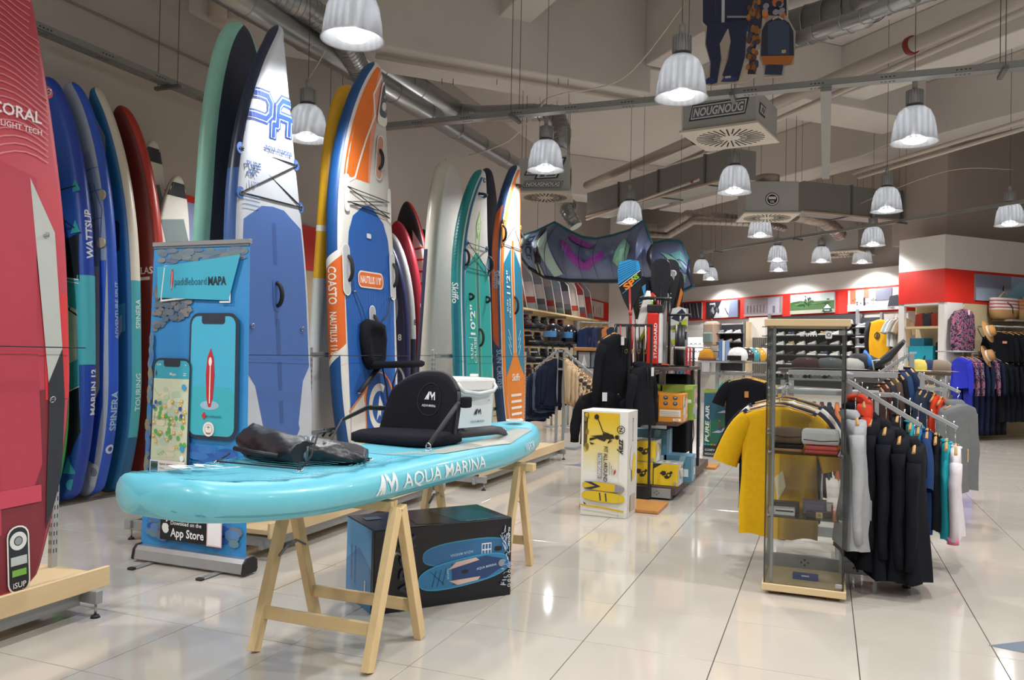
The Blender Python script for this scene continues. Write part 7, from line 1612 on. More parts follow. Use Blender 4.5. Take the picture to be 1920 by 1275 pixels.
v = P3(1273, 575, 8.2); t = empty('skim_board', (v.x, 8.22, v.z-.42), 0, 'small lime, white and black graphic board hanging right of the black paddles', 'board')
b = B(); o = [(.085*a, z) for a, z in ((0, 0), (.6, .02), (.95, .1), (1, .25), (1, .32), (.8, .4), (0, .42), (-.8, .4), (-1, .32), (-1, .25), (-.95, .1), (-.6, .02))]; b.prism([(x, z*1.0) for x, z in o], lambda a, z, h: Vector((a, -h, z)), .015, M('#d4d8d6', .3)); b.build('board_body', t)
A = Art(lambda a, z, h=0.0: Vector((a, -.015-h, z)), base=.002, eps=.0012); A.poly([(-.08, .3), (.03, .4), (.08, .34), (.02, .26)], '#232a40'); A.poly([(-.06, .22), (.08, .3), (.083, .2), (-.06, .16)], '#b5c826'); A.poly([(-.08, .08), (.07, .1), (.04, .02), (-.06, .04)], '#b5c826'); A.poly([(.0, .14), (.083, .17), (.083, .08)], '#1d2030'); A.text('nobile', .0, .2, .035, '#2f3350'); A.build('print', t)
b = B(); b.cyl((-.0, 0, .0-(v.z-.42)+1.24), (-.0, 0, 0), .008, CHR, n=6); b.build('support_rod', t)
# tall green printed box
def pp(A, w, h):
    A.rect(0, 0, w, h, '#2e6a55'); A.poly([(0, h*.95), (0, h*.45), (w, h*.78), (w, h*.95)], '#2d5f75'); A.poly([(0, h*.95), (w*.9, h*.95), (w*.6, h), (0, h)], '#8fa62c'); A.poly([(w*.1, h*.96), (w*.9, h), (w, h*.92)], '#6d8a78'); A.poly([(0, h*.55), (w, h*.22), (w, h*.2), (0, h*.3)], '#27705a')
    for (cx, cy) in ((.6, .72), (.45, .42)):
        A.poly([(w*(cx-.22), h*(cy-.06)), (w*(cx+.15), h*(cy+.02)), (w*(cx+.2), h*(cy-.01)), (w*(cx+.0), h*(cy-.06))], '#b9bcd0'); A.poly([(w*(cx-.05), h*(cy-.02)), (w*(cx+.08), h*(cy+.01)), (w*(cx+.05), h*(cy-.03))], '#3a5a9a'); A.poly([(w*(cx-.03), h*(cy)), (w*(cx+.0), h*(cy+.1)), (w*(cx+.05), h*(cy+.02))], '#6a4a52'); A.ell(w*(cx+.0), h*(cy+.12), w*.03, h*.018, '#8a6a5a')
    A.text('PURE AIR', w*.1, h*.5, .07, '#e4eae6', rot=90, bold=.03, width=h*.55, shear=.15); A.rect(w*.18, h*.3, w*.19, h*.55, '#a8c030'); A.rect(0, 0, w*.5, h*.16, '#22333a'); A.rect(w*.5, 0, w, h*.16, '#8f86a0'); A.rrect(w*.62, h*.03, w*.78, h*.14, .02, '#34406a')
    for k, c in enumerate(('#2f8fd0', '#3ab0a0', '#7ab03a', '#d0603a', '#c03a6a', '#5a6aa0')): A.ell(w*(.06+k*.085), h*.18, w*.04, h*.015, c, 10, keep=True)
    A.h += .001; A.text('COMPACT', w*.25, h*.1, .04, '#cfd6d6', bold=.02, width=w*.4, keep=True); A.text('HIGHLIGHTS', w*.25, h*.04, .04, '#cfd6d6', bold=.02, width=w*.4)
carton('dark green box printed with two small boards and riders, behind the leashes', (-1.52, 11.07, 0), (-1.05, 11.3, .9), '#2a2f38', pp)
# clothes rack with black tee, helmets shelf
def rackpost(t, x, y, z0, z1, w_=.03): b = B(); b.box((x-w_/2, y-w_/2, z0), (x+w_/2, y+w_/2, z1), GS, bev=.002); return b.build('upright', t)
hr = empty('clothes_rack', (0, 0, 0), 0, 'grey clothes rack with helmets on its top shelf behind the dark green box', 'clothes rack')
a, c_ = ony(1312, 692, 12.2), ony(1440, 692, 12.2)
for x in (a.x, ony(1345, 690, 12.2).x, c_.x): rackpost(hr, x, 12.2, 0, 1.26, .05)
b = B(); b.box((a.x, 12.0, 1.26), (c_.x, 12.45, 1.285), GS); b.build('shelf', hr); b = B(); b.box((a.x, 12.17, 1.08), (c_.x, 12.22, 1.12), GS); b.build('cross_bar', hr)
q0, q1 = ony(1345, 697, 11.6), ony(1403, 694, 11.0); b = B(); b.cyl((q0.x, 12.2, 1.13), (q1.x, 10.75, 1.15), .014, GS, n=8); b.build('face_out_arm', hr)
hc = [('#e4e4e4', 'white'), ('#3d2a2e', 'maroon'), ('#4f9aa0', 'teal'), ('#d8a02a', 'yellow'), ('#c9c4bc', 'cream')]
for k, (c, lb) in enumerate(hc):
    v = ony(1383+k*12, 672, 12.0+k*.12); t = empty('ski_helmet', (v.x, 12.05+k*.1, 1.30), -.4, lb+' helmet in the row on the grey rack shelf', 'helmet')
    b = B(); b.lathe([(.135, 0), (.15, .04), (.148, .09), (.12, .15), (.07, .185), (.001, .195)], M(c, .25, coat=.4), 18); b.build('shell', t)
    b = B(); b.loft([[Vector((.158*math.cos(q), .158*math.sin(q), z)) for q in [PI+.6+i*.22 for i in range(9)]] for z in (.0, .07)], M('#1b1c22', .2), True, False, False); b.build('goggles', t)
v = ony(1325, 680, 12.2); t = empty('knit_hat', (v.x, 12.2, 1.287), 0, 'ochre knitted hat on the left end of the grey rack shelf', 'hat'); b = B(); b.lathe([(.12, 0), (.125, .05), (.11, .12), (.06, .17), (.001, .18)], M('#b8802a', .8, kind='fabric'), 16); b.build('crown', t); b = B(); b.lathe([(.122, 0), (.132, .0), (.134, .045), (.124, .045)], M('#7a4a26', .8), 16); b.build('brim', t)
for k, (px, c, lb) in enumerate(((1352, '#4a7ab0', 'blue'), (1358, '#d8dade', 'white'), (1364, '#7f9ac0', 'light blue'))):
    v = ony(px, 660, 12.3); b = B(); b.box((v.x-.02, 12.2, 1.287), (v.x+.02, 12.4, 1.287+.3), M(c, .5), bev=.003); tag(b.build('catalogue'), lb+' upright catalogue on the grey rack shelf beside the helmets', 'catalogue')
def dot(A): A.rect(-.02, -.34, .03, -.26, '#b87a3c'); 
garment('t_shirt', 'black t-shirt with a brown tag facing out behind the dark green box', 't-shirt', (ony(1400, 705, 10.8).x, 10.8, 1.17), .05, '#15161c', L=.98, W=.27, sleeve=.24, seed=101, T=.06, print_=dot)
garment('t_shirt', 'mustard t-shirt behind the black one with the brown tag', 't-shirt', (ony(1400, 705, 10.95).x+.06, 10.95, 1.17), .05, '#c79a22', L=.96, W=.29, sleeve=.24, seed=102, T=.05)
garment('t_shirt', 'green and lime shirt on the grey rack left of the black t-shirt', 't-shirt', (ony(1372, 705, 11.9).x, 12.2, 1.1), 1.2, '#7ab03a', L=.6, sleeve=.2, seed=103, T=.05)
garment('t_shirt', 'sea green shirt hanging left of the lime one on the grey rack', 't-shirt', (ony(1366, 705, 11.9).x-.03, 12.2, 1.1), 1.2, '#2f8f80', L=.62, sleeve=.2, seed=104, T=.05)
bcx = ony(1345, 640, 24); xb_, _ = fxy(1350, 640); 
bp = empty('backpack', fmap(.3)(xb_, 1.65, 0), math.radians(-45), 'pale peach and grey backpack hung on the far wall beside the lit cabinet', 'backpack')
b = B(); b.box((-.28, -.12, 0), (.28, .12, .7), M('#b8a090', .7, var=.15, kind='fabric', scale=10), bev=.09); b.build('body', bp); b = B(); b.box((-.2, -.17, .08), (.2, -.1, .38), M('#7f9490', .7), bev=.04); b.build('pocket', bp); b = B(); b.tube([(-.05, 0, .68), (0, 0, .76), (.05, 0, .68)], .012, M('#5a5a58', .7), 6); b.build('handle', bp)
# ================================================================ glass display case
GLS = glassmat('clear_glass', .95, (.972, .985, .98)); OAK = M('#d6bd92', .5, kind='wood', var=.08, scale=6, h2='x')
gc = empty('display_case', (-.31, 4.83, 0), 0, 'tall narrow glass display case with light wooden top and base', 'display case')
W_, D_ = .425, .42
b = B(); b.box((-.012, -.012, .022), (W_+.012, D_+.012, .062), OAK, bev=.003); b.build('base_board', gc)
b = B(); b.box((-.018, -.012, 1.535), (W_+.018, D_+.012, 1.575), OAK, bev=.003); b.build('top_board', gc)
for x in (.06, W_-.06): b = B(); b.box((x-.03, .02, 0), (x+.03, D_-.02, .022), M('#6a4a30', .6)); b.build('foot', gc)
for nm, lo, hi in (('glass_door', (.0, .0, .064), (W_-.004, .005, 1.533)), ('glass_side', (0, .006, .064), (.005, D_, 1.533)), ('glass_side', (W_-.005, .006, .064), (W_, D_, 1.533)), ('glass_back', (.006, D_-.006, .064), (W_-.006, D_-.001, 1.533))):
    B().box(lo, hi, GLS).build(nm, gc)
for z in (1.225, .80, .435): B().box((.012, .03, z), (W_-.012, D_-.02, z+.006), glassmat('shelf_glass', .95, (.9, .95, .93)) if z > 1.2 else bpy.data.materials['shelf_glass']).build('glass_shelf', gc)
for x, y in ((.002, D_-.02), (W_-.02, D_-.02), (.03, .02+.0), ): 
    b = B(); b.box((x, y, .064), (x+.016, y+.016, 1.533), M('#a5a9ab', .35, .6), bev=.002); b.build('corner_profile', gc)
b = B(); b.box((W_-.012, -.004, .064), (W_-.006, .0, 1.533), M('#1e2022', .5)); b.box((-.002, -.004, .064), (.003, .0, 1.533), M('#2a2d2e', .5)); b.build('door_edge_seal', gc)
for z in (.09, 1.5): b = B(); b.box((W_-.045, -.008, z-.012), (W_-.01, .0, z+.012), CHR, bev=.002); b.build('hinge', gc)
for z in (.435, .80): b = B(); b.cyl((W_-.02, .05, z-.008), (W_-.02, .05, z+.014), .012, CHR, n=10); b.cyl((.02, .05, z-.008), (.02, .05, z+.014), .012, CHR, n=10); b.build('shelf_clip', gc)
A = Art(plane_map((0, -.0005, 0), (1, 0, 0), (0, 0, 1)), base=.0006); A.text('SMITH', .22, 1.487, .028, '#e9ebeb', bold=.02, width=.09); A.rrect(.31, 1.465, .345, 1.508, .008, '#d5d8d8'); A.annulus(.3275, 1.487, .006, .012, '#6f7474'); A.build('sticker', gc)
ox, oy = -.31, 4.83
# sunglasses in a row on the top glass shelf
for k in range(7):
    x = ox+.06+k*.052; t = empty('sunglasses', (x, oy+.12+.02*(k % 2), 1.232), .1*k, 'pair of folded sunglasses on the top glass shelf, %s from the left' % ['first', 'second', 'third', 'fourth', 'fifth', 'sixth', 'seventh'][k], 'sunglasses')
    cc = ['#2a2c30', '#6a5a48', '#c9cdd0', '#3a3c44', '#8f9498', '#23252a', '#a9adb0'][k]
    for s in (-1, 1): b = B(); b.prism([(s*.013+.012*math.cos(a), .015+.011*math.sin(a)) for a in [2*PI*i/10 for i in range(10)]], lambda a, z, h: Vector((a, -h, z)), .003, M(cc, .15)); b.build('lens', t)
    b = B(); b.box((-.025, -.001, .018), (.025, .003, .022), M('#9da1a4', .3, .5)); b.box((-.026, 0, .005), (-.022, .05, .02), M('#9da1a4', .3, .5)); b.box((.022, 0, .005), (.026, .05, .02), M('#9da1a4', .3, .5)); b.build('frame', t)
def soft(name, label, lo, hi, col, cat, bev=.02, fold=None):
    t = empty(name, lo, 0, label, cat); W__, D__, H__ = (hi[i]-lo[i] for i in range(3))
    b = B(); b.box((0, 0, 0), (W__, D__, H__), M(col, .6, var=.08, kind='fabric', scale=20), bev=bev); b.build('body', t)
    if fold: b = B(); b.tube([(.01, -.001, H__*fold), (W__*.5, -.003, H__*(fold-.08)), (W__-.01, -.001, H__*fold)], .0025, M('#3a3632', .6), 5); b.build('flap_seam', t)
    return t
soft('purse', 'taupe purse on the middle glass shelf, left side', (ox+.03, oy+.16, .845), (ox+.2, oy+.26, .94), '#7d6a58', 'purse', .02, .5)
soft('wallet', 'flat black wallet under the taupe purse', (ox+.03, oy+.12, .824), (ox+.2, oy+.26, .844), '#2b2a2c', 'wallet', .006)
soft('wallet', 'tan wallet under the black one on the middle glass shelf', (ox+.025, oy+.1, .807), (ox+.195, oy+.27, .823), '#b98a62', 'wallet', .006)
soft('purse', 'white purse on the middle glass shelf, right side', (ox+.19, oy+.1, .852), (ox+.395, oy+.2, .945), '#dfe1e2', 'purse', .022, .35)
soft('folded_wallet', 'coral pink folded wallet under the white purse', (ox+.21, oy+.07, .807), (ox+.385, oy+.2, .828), '#d9605a', 'wallet', .008)
soft('folded_wallet', 'upper coral pink wallet directly under the white purse', (ox+.212, oy+.07, .829), (ox+.383, oy+.2, .850), '#d9605a', 'wallet', .008)
def hard(name, label, lo, hi, col, cat, pr=None):
    t = empty(name, lo, 0, label, cat); W__, D__, H__ = (hi[i]-lo[i] for i in range(3)); B().box((0, 0, 0), (W__, D__, H__), M(col, .4), bev=.003).build('body', t)
    if pr: A = Art(plane_map((0, 0, 0), (1, 0, 0), (0, 0, 1)), base=.001); pr(A, W__, H__); A.build('print', t)
    return t
hard('watch_box', 'white open watch box on the lower glass shelf', (ox+.02, oy+.07, .442), (ox+.16, oy+.15, .48), '#dedfdd', 'box', lambda A, w, h: A.rect(w*.25, h*.55, w*.95, h*.8, '#2c2f33'))
hard('watch_box', 'dark box behind the white watch box', (ox+.03, oy+.17, .442), (ox+.18, oy+.25, .5), '#3a3632', 'box', lambda A, w, h: A.rect(w*.1, h*.5, w*.9, h*.85, '#55504a'))
hard('gift_box', 'purplish grey box on the right of the lower glass shelf', (ox+.2, oy+.18, .442), (ox+.33, oy+.26, .52), '#6a6478', 'box', lambda A, w, h: A.rect(w*.1, h*.2, w*.9, h*.75, '#7f7890'))
hard('gift_box', 'white and red box edge beside the purplish grey box', (ox+.332, oy+.16, .442), (ox+.365, oy+.25, .51), '#dcd8d6', 'box', lambda A, w, h: A.rect(w*.7, 0, w, h, '#a84a44'))
hard('wallet', 'black leather wallet with a beige metal band on the lower glass shelf', (ox+.22, oy+.08, .442), (ox+.36, oy+.14, .475), '#332b28', 'wallet', lambda A, w, h: (A.rect(w*.38, 0, w*.64, h, '#c9b17c'), A.ell(w*.51, h*.5, w*.06, h*.3, '#9c8450')))
hard('glasses_case', 'blue glasses case on the wooden base of the glass case', (ox+.15, oy+.15, .063), (ox+.29, oy+.21, .092), '#2f4a8a', 'glasses case', lambda A, w, h: A.rect(w*.35, h*.7, w*.65, h*.95, '#cfd3dc'))
# ================================================================ the four-armed clothes rack around the case
fr = empty('clothes_rack', (0, 0, 0), 0, 'grey four-armed clothes rack standing behind the glass case', 'clothes rack')
b = B(); b.box((-.32, 5.30, .05), (.50, 5.34, .125), GS, bev=.003)
for x in (.2, .33, -.1):
    for dx, dz in ((0, .016), (0, -.016), (.02, 0), (-.02, 0)): b.cyl((x+dx, 5.297, .088+dz), (x+dx, 5.301, .088+dz), .007, M('#2c2e30', .5), n=8)
b.build('base_beam', fr)
b = B(); b.box((-.32, 6.3, .05), (.5, 6.34, .125), GS, bev=.003); b.build('base_beam', fr); b = B(); b.box((.08, 5.34, .06), (.12, 6.3, .11), GS, bev=.003); b.build('base_beam', fr)
for x, y in ((-.28, 5.32), (.47, 5.32), (-.28, 6.32), (.47, 6.32)): b = B(); b.cyl((x, y, .012), (x, y, .06), .007, CHR, n=8); b.cyl((x, y, 0), (x, y, .014), .024, M('#2a2b2d', .6), n=12); b.build('levelling_foot', fr)
for x, y in ((-.22, 6.0), (.14, 5.95), (.14, 5.32)): rackpost(fr, x, y, .1, 1.27, .035)
b = B(); b.box((-.24, 5.98, 1.23), (.46, 6.02, 1.27), GS, bev=.002); b.build('cross_bar', fr); b = B(); b.box((-.24, 5.98, 1.10), (.46, 6.02, 1.13), GS, bev=.002); b.build('cross_bar', fr)
b = B(); b.box((.12, 5.2, 1.235), (.16, 6.0, 1.265), GS, bev=.002); b.build('cross_bar', fr)
P1a, P1b = ony(1587, 713, 5.2), ony(1727, 798, 5.2); P2a, P2b = ony(1672, 738, 5.95), ony(1795, 803, 5.95)
arm(fr, P1a, P1b, r=.014, pegs=6); arm(fr, P2a, P2b, r=.014, pegs=6)
b = B(); b.box((-.285, 5.36, 1.125), (-.255, 6.0, 1.155), GS, bev=.002); b.build('straight_arm', fr)
BKH = '#15171e'
nth = ['first', 'second', 'third', 'fourth', 'fifth', 'sixth', 'seventh', 'eighth']
seq = [('orange red hooded sweatshirt', '#c23a22', .62, .5), ('light grey marl hooded sweatshirt', '#a3a5a8', .85, .62), ('black hooded sweatshirt', BKH, .95, .66), ('black hooded sweatshirt', '#14161c', .97, .66), ('black hooded sweatshirt', '#16181f', .99, .66), ('black hooded sweatshirt', '#13151b', 1.0, .66), ('black hooded sweatshirt', BKH, .93, .62)]
for k, (lb, c, L_, sl) in enumerate(seq):
    q = (-.02, .05, .17, .36, .55, .74, .93)[k]; p = P1a.lerp(P1b, q)
    garment('sweatshirt', lb+' on the sloping arm beside the case, %s from the top' % nth[k], 'sweatshirt', (p.x+(.1 if k == 0 else .03 if k == 1 else 0), p.y+(.12, -.06)[k] if k < 2 else p.y+.05, p.z-(.09 if k == 1 else .02)), PI/2-.12 if k > 1 else PI/2+.02, c, L=min(L_, p.z-.12), W=.25, sleeve=sl, seed=k+110, T=.06, hood=True, flare=1.6, sl_out=.03)
for k, (lb, c, L_, tk) in enumerate((('black top', '#15171d', .7, 0), ('turquoise tank top', '#2aa3b0', .62, 1), ('turquoise and blue tank top', '#2b7fa8', .68, 1), ('deep blue top', '#1c3a6a', .75, 0), ('black and orange tank top', '#1a1c22', .7, 1), ('turquoise tank top', '#29a5b2', .72, 1), ('white and pink long-sleeved rash top', '#dcd5d8', .68, 0))):
    p = P2a.lerp(P2b, (.1, .3, .42, .55, .68, .84, .98)[k])
    g = garment('rash_top' if k == 6 else 'top', lb+' on the rear sloping arm, %s from the top' % nth[k], 'top', (p.x, p.y+.02, p.z-.02), PI/2-.12, c, L=L_, W=.2, sleeve=.5 if k == 6 else .25, seed=k+130, T=.035, tank=bool(tk), tag_='#d9b06a', cuff='#d87a9a' if k == 6 else None)
for k, (c, lb, dy) in enumerate((('#d6a60f', 'front mustard yellow t-shirt facing the camera behind the glass case', 0), ('#20283c', 'navy t-shirt directly behind the front yellow one', .1), ('#d8d6d0', 'white t-shirt behind the navy one on the straight arm', .2), ('#2a3040', 'dark blue t-shirt, last behind the yellow one', .3))):
    def yp(A, k=k):
        if k: return
        A.rect(-.06, -.27, .01, -.235, '#dfe3e8'); A.rect(-.05, -.262, -.0, -.245, '#c05a4a'); A.poly([(-.02, -.55), (.03, -.5), (.05, -.6), (.0, -.7)], '#e4d9b0')
    garment('t_shirt', lb, 't-shirt', (-.27+.012*k, 5.46+dy, 1.135+.015*k), -.02, c, L=.93-.06*k, W=.25+.004*k, sleeve=.30, seed=150+k, T=.05, print_=yp if k == 0 else None, flare=.6, sl_out=.09)
garment('t_shirt', 'black long top hanging left under the yellow t-shirt', 't-shirt', (-.32, 5.88, 1.13), .1, '#17191f', L=.85, W=.24, sleeve=.3, seed=160, T=.05)
# ================================================================ second rack and table behind
tbl = empty('display_table', (0, 0, 0), 0, 'long dark brown table behind the clothes rack, with caps and bags', 'table')
b = B(); b.box((-.45, 8.6, 1.215), (1.12, 9.05, 1.245), BR, bev=.003); b.build('table_top', tbl)
for x in (-.4, 1.05):
    for y in (8.65, 9.0): b = B(); b.box((x-.02, y-.02, 0), (x+.02, y+.02, 1.215), GS); b.build('leg', tbl)
b = B(); b.box((-.4, 8.8, 1.12), (1.05, 8.84, 1.16), GS); b.build('cross_bar', tbl)
def cap(label, px, col, col2, y=8.75, tagw=True, z=1.247, s=1.0):
    v = ony(px, 690, y); t = empty('cap', (v.x, y, z), .3, label, 'cap')
    b = B(); b.lathe([(.095*s, 0), (.1*s, .03), (.092*s, .075), (.06*s, .11), (.001, .12)], M(col, .8, kind='fabric'), 16); b.build('crown', t)
    b = B(); b.loft([[Vector((r*math.cos(q)*s, r*math.sin(q)*s*(1 if r < .1 else 1.1), z_)) for q in [PI*1.15+i*.7*PI/10 for i in range(11)]] for r, z_ in ((.09, .012), (.16, .004))], M(col2, .7), True, False, False)
    b.build('visor', t)
    if tagw: b = B(); b.box((-.03, -.104, .015), (.02, -.1, .1), M('#e9e6e0', .5)); b.build('price_tag', t)
    return t
cap('brown cap with a white tag on the brown table, seen through the case', 1512, '#3f2a2a', '#35262a', s=1.5)
cap('grey green cap with brown side on the brown table, seen through the case', 1556, '#4a4f50', '#4a3236', s=1.5)
cap('pale grey cap on the brown table, left of the blue shoe bag', 1597, '#a9a8a2', '#8f8f8a', tagw=False, s=1.3)
v = ony(1625, 690, 8.8); t = empty('snowboard_boot', (v.x, 8.8, 1.247), .2, 'black and bright blue padded boot lying on the brown table', 'boot')
b = B(); b.loft([[Vector((x+a*math.cos(q), b_*math.sin(q), z_)) for q in [2*PI*i/14 for i in range(14)]] for x, a, b_, z_ in ((0, .17, .09, 0), (0, .18, .1, .05), (-.03, .15, .1, .11), (-.06, .1, .08, .15), (-.06, .06, .05, .165))], M('#22252c', .6), True); b.build('shell', t)
b = B(); b.tube([(.02, -.1, .02), (.0, -.1, .1), (-.02, 0, .17), (.0, .1, .1)], .035, M('#2a7ad0', .4), 8, flat=.5); b.build('blue_band', t)
p0, p1 = ony(1628, 697, 8.7), ony(1698, 640, 8.7); t = empty('skate_deck', p0, 0, 'long black board propped up slantwise on the brown table', 'board')
d = (p1-p0); d.y = 0; L_ = d.length; d.normalize(); n_ = Vector((0, 1, 0)); u_ = n_.cross(d); mw_ = Matrix((d, n_, u_)).transposed().to_4x4()
out = [(L_*q, .07*s) for s in (1, -1) for q, in ()] or [(0, -.05), (L_*.06, -.075), (L_*.5, -.085), (L_*.94, -.07), (L_, -.03), (L_, .03), (L_*.94, .07), (L_*.5, .085), (L_*.06, .075), (0, .05)]
b = B(); b.prism([(x, z) for x, z in out], lambda a, c__, h: mw_@Vector((a, c__*.9+.0, h+.02+.10*(a/L_)*(1-a/L_)*2-.05)), .03, M('#1a1b20', .6)); b.build('deck', t)
b = B(); b.tube([mw_@Vector((L_*.1, -.09, .02)), mw_@Vector((L_*.22, -.1, -.06)), mw_@Vector((L_*.34, -.09, -.02))], .008, M('#c9cccf', .4), 6); b.build('edge_strip', t)
cap('pale yellow cap at the right end of the brown table', 1722, '#d8c66a', '#cdb95a', tagw=False, s=1.1, y=8.9); cap('navy and white cap at the right end of the brown table', 1742, '#2f3a5a', '#d9d9d6', tagw=False, s=.9, y=8.9); cap('taupe cap, last on the right of the brown table', 1760, '#8a7a6a', '#7a6a5c', tagw=False, s=1.1, y=8.9)
r3 = empty('clothes_rack', (0, 0, 0), 0, 'grey clothes rack in front of the brown table, with sloping arms left and right', 'clothes rack')
pp_, pq = ony(1705, 662, 8.0), ony(1722, 700, 7.6)
rackpost(r3, pp_.x+.02, 8.0, 0, pp_.z, .04); rackpost(r3, pq.x+.03, 7.6, 0, 1.22, .035)
b = B(); b.box((pp_.x-.3, 7.95, 0), (pp_.x+.35, 8.03, .04), GS); b.box((pq.x-.25, 7.55, 0), (pq.x+.35, 7.65, .04), GS); b.build('base_beam', r3)
a0, a1 = ony(1705, 664, 8.0), ony(1645, 702, 8.0); arm(r3, a0, a1, r=.014, pegs=5)
a2, a3 = ony(1722, 700, 7.6), ony(1800, 736, 7.6); arm(r3, a2, a3, r=.014, pegs=5)
b = B(); b.box((pq.x, 7.58, 1.10), (pq.x+.22, 7.62, 1.13), GS); b.build('cross_bar', r3)
for k in range(7):
    p = a0.lerp(a1, (.02+k*.155)); garment('shirt', ['navy shirt', 'deep blue shirt', 'black shirt', 'brown striped shirt', 'charcoal shirt', 'black and red shirt', 'dark brown shirt'][k]+' on the rear rack\'s left sloping arm, %s from the post' % nth[k], 'shirt', (p.x, p.y, p.z-.02), PI/2+.2, ['#1d2a45', '#1f3a60', '#16181e', '#4a3a30', '#26282d', '#40201f', '#3a2a26'][k], L=.7, W=.2, sleeve=.24, seed=170+k, T=.04)
for k in range(3):
    p = a2.lerp(a3, .4+k*.17); garment('tank_top', 'orange red strappy top on the right arm of the rear rack, %s from the post' % nth[k], 'top', (p.x, p.y+.02, p.z-.02), PI/2-.3, '#d9472a', L=.62, W=.19, sleeve=0, tank=True, seed=180+k, T=.045, tag_='#c9a05a')
for k in range(2):
    p = a2.lerp(a3, .12+k*.12); garment('shirt', 'dark navy patterned top on the right arm of the rear rack, %s from the post' % nth[k], 'top', (p.x, p.y+.02, p.z-.02), PI/2-.3, '#20283a', L=.7, W=.19, sleeve=.24, seed=190+k, T=.045)
p = a2.lerp(a3, .93); garment('sweatshirt', 'mid grey hooded sweatshirt hanging alone at the right of the racks', 'sweatshirt', (p.x+.0, p.y-.05, p.z-.0), .85, '#6f7173', L=.82, W=.22, sleeve=.6, seed=199, T=.08, hood=True, flare=1.2)
# rows of shirts seen through the case
for k in range(12):
    c = ['#6a2f2a', '#3a2a2c', '#8a5a3a', '#2a2c35', '#a8482a', '#4a2a30', '#23252c', '#c06a3a', '#34282c', '#2a3044', '#5a3a34', '#7a2f2a'][k]
    garment('shirt', ['brick', 'plum', 'brown', 'dark grey', 'rust', 'wine', 'black', 'orange', 'aubergine', 'navy', 'chestnut', 'dark red'][k]+' shirt on the low rail behind the case, %s from the left' % (nth+['ninth', 'tenth', 'eleventh', 'twelfth'])[k], 'shirt', (-.32+k*.06, 7.3, 1.08), PI/2, c, L=.72, W=.2, sleeve=.24, seed=210+k, T=.02, simple=True, sl_out=.02)
b = B(); b.cyl((-.42, 7.3, 1.085), (.42, 7.3, 1.085), .012, GS, n=8); b.box((-.42, 7.27, 0), (-.39, 7.33, 1.09), GS); b.box((.39, 7.27, 0), (.42, 7.33, 1.09), GS); b.box((-.42, 7.1, 0), (-.39, 7.5, .03), GS); b.box((.39, 7.1, 0), (.42, 7.5, .03), GS); tag(b.build('clothes_rail'), 'low straight clothes rail seen through the glass case', 'rail')
# ================================================================ right wall: jackets, hats, wetsuits
def rwall(px, py, off): v = onp(px, py, PC+RN*off, RN); return v
FLO = M('#23304a', .8, var=.1, kind='floral', scale=17)
v = rwall(1806, 580, .12); garment('ski_jacket', 'pink and navy patterned jacket displayed alone on the wooden wall', 'jacket', v+Vector((0, 0, .1)), math.radians(45), FLO, L=.82, W=.25, sleeve=.6, seed=301, T=.07, tag_='#e6e6e4', hood=False)
def clothrail(label, p0, p1, h=0.0):
    t = empty('wall_rail', label=label, cat='rail'); b = B(); b.cyl(p0, p1, .016, GS, n=8); b.build('bar', t)
    for q in (p0, p1): b = B(); b.cyl(q, q-RN*.32, .012, GS, n=6); b.build('bracket', t)
    return t
r0, r1 = rwall(1786, 655, .35), rwall(1884, 655, .35); r0.z = r1.z = 1.52
clothrail('chrome rail on the wooden wall holding the jackets and trousers', r0, r1)
s0, s1 = rwall(1858, 668, .35), rwall(1990, 668, .35); s0.z = s1.z = 1.47
clothrail('lower chrome rail of black wetsuits at the right edge', s0, s1)
u0, u1 = rwall(1866, 612, .35), rwall(1990, 612, .35); u0.z = u1.z = 1.98
clothrail('upper chrome rail of black wetsuits under the grey shelf', u0, u1)
for k in range(7):
    p = r0.lerp(r1, .18+k*.1); c = ['#2a33b8', FLO, FLO, '#1f2744', '#20283f', FLO, '#1c2236'][k]; lb = ['bright ultramarine ski jacket', 'pink and navy patterned ski jacket', 'second pink and navy patterned ski jacket', 'plain navy ski jacket', 'dark navy ski jacket with a white tag', 'patterned ski jacket with floral sleeve', 'blackish navy ski jacket'][k]
    garment('ski_jacket', lb+' on the wall rail, %s from the left' % nth[k], 'jacket', (p.x, p.y, p.z-.0), math.radians(-62), c, L=.62, W=.22, sleeve=.56, seed=310+k, T=.06, sl_out=.06, tag_='#e9e9e9' if k == 4 else None)
def trousers(label, p, c, seed, L=1.0, top=.35):
    rr = random.Random(seed); t = empty('trousers', mw=Matrix.Translation(p)@Matrix.Rotation(math.radians(-45), 4, 'Z'), label=label, cat='trousers'); m_ = M(c, .8, kind='fabric', var=.15, scale=30)
    b = B(); b.loft([ring(0, 0, z, a, b_, 14, .9) for z, a, b_ in ((-top, .17, .035), (-top-.1, .18, .045), (-top-.22, .18, .05))], m_, True, True, False); b.build('waist', t)
    for s in (-1, 1): b = B(); b.tube([(s*.09, 0, -top-.18), (s*.095, .01*s, -top-.5), (s*.09, 0, -top-L+.1), (s*.1, .01, -top-L)], [.085, .08, .075, .07], m_, 10, flat=.6, up=(0, 1, 0)); b.build('trouser_leg', t)
    b = B(); b.tube([(-.12, 0, -top), (.12, 0, -top)], .006, CHR, 5); b.tube([(0, 0, -top), (0, 0, -.0), (.012, 0, .012)], .003, CHR, 5); b.build('hanger', t)
for k in range(7):
    p = r0.lerp(r1, .22+k*.11); trousers(['ultramarine', 'navy', 'deep navy', 'dark navy', 'blue black', 'black', 'graphite'][k]+' ski trousers hanging below the jackets on the wall rail, %s from the left' % nth[k], p+Vector((0, 0, -.0))+RN*(-.02), ['#232c90', '#1c2340', '#1b2038', '#1c2138', '#171c2c', '#15171e', '#1d1e24'][k], 330+k, L=1.05, top=.38)
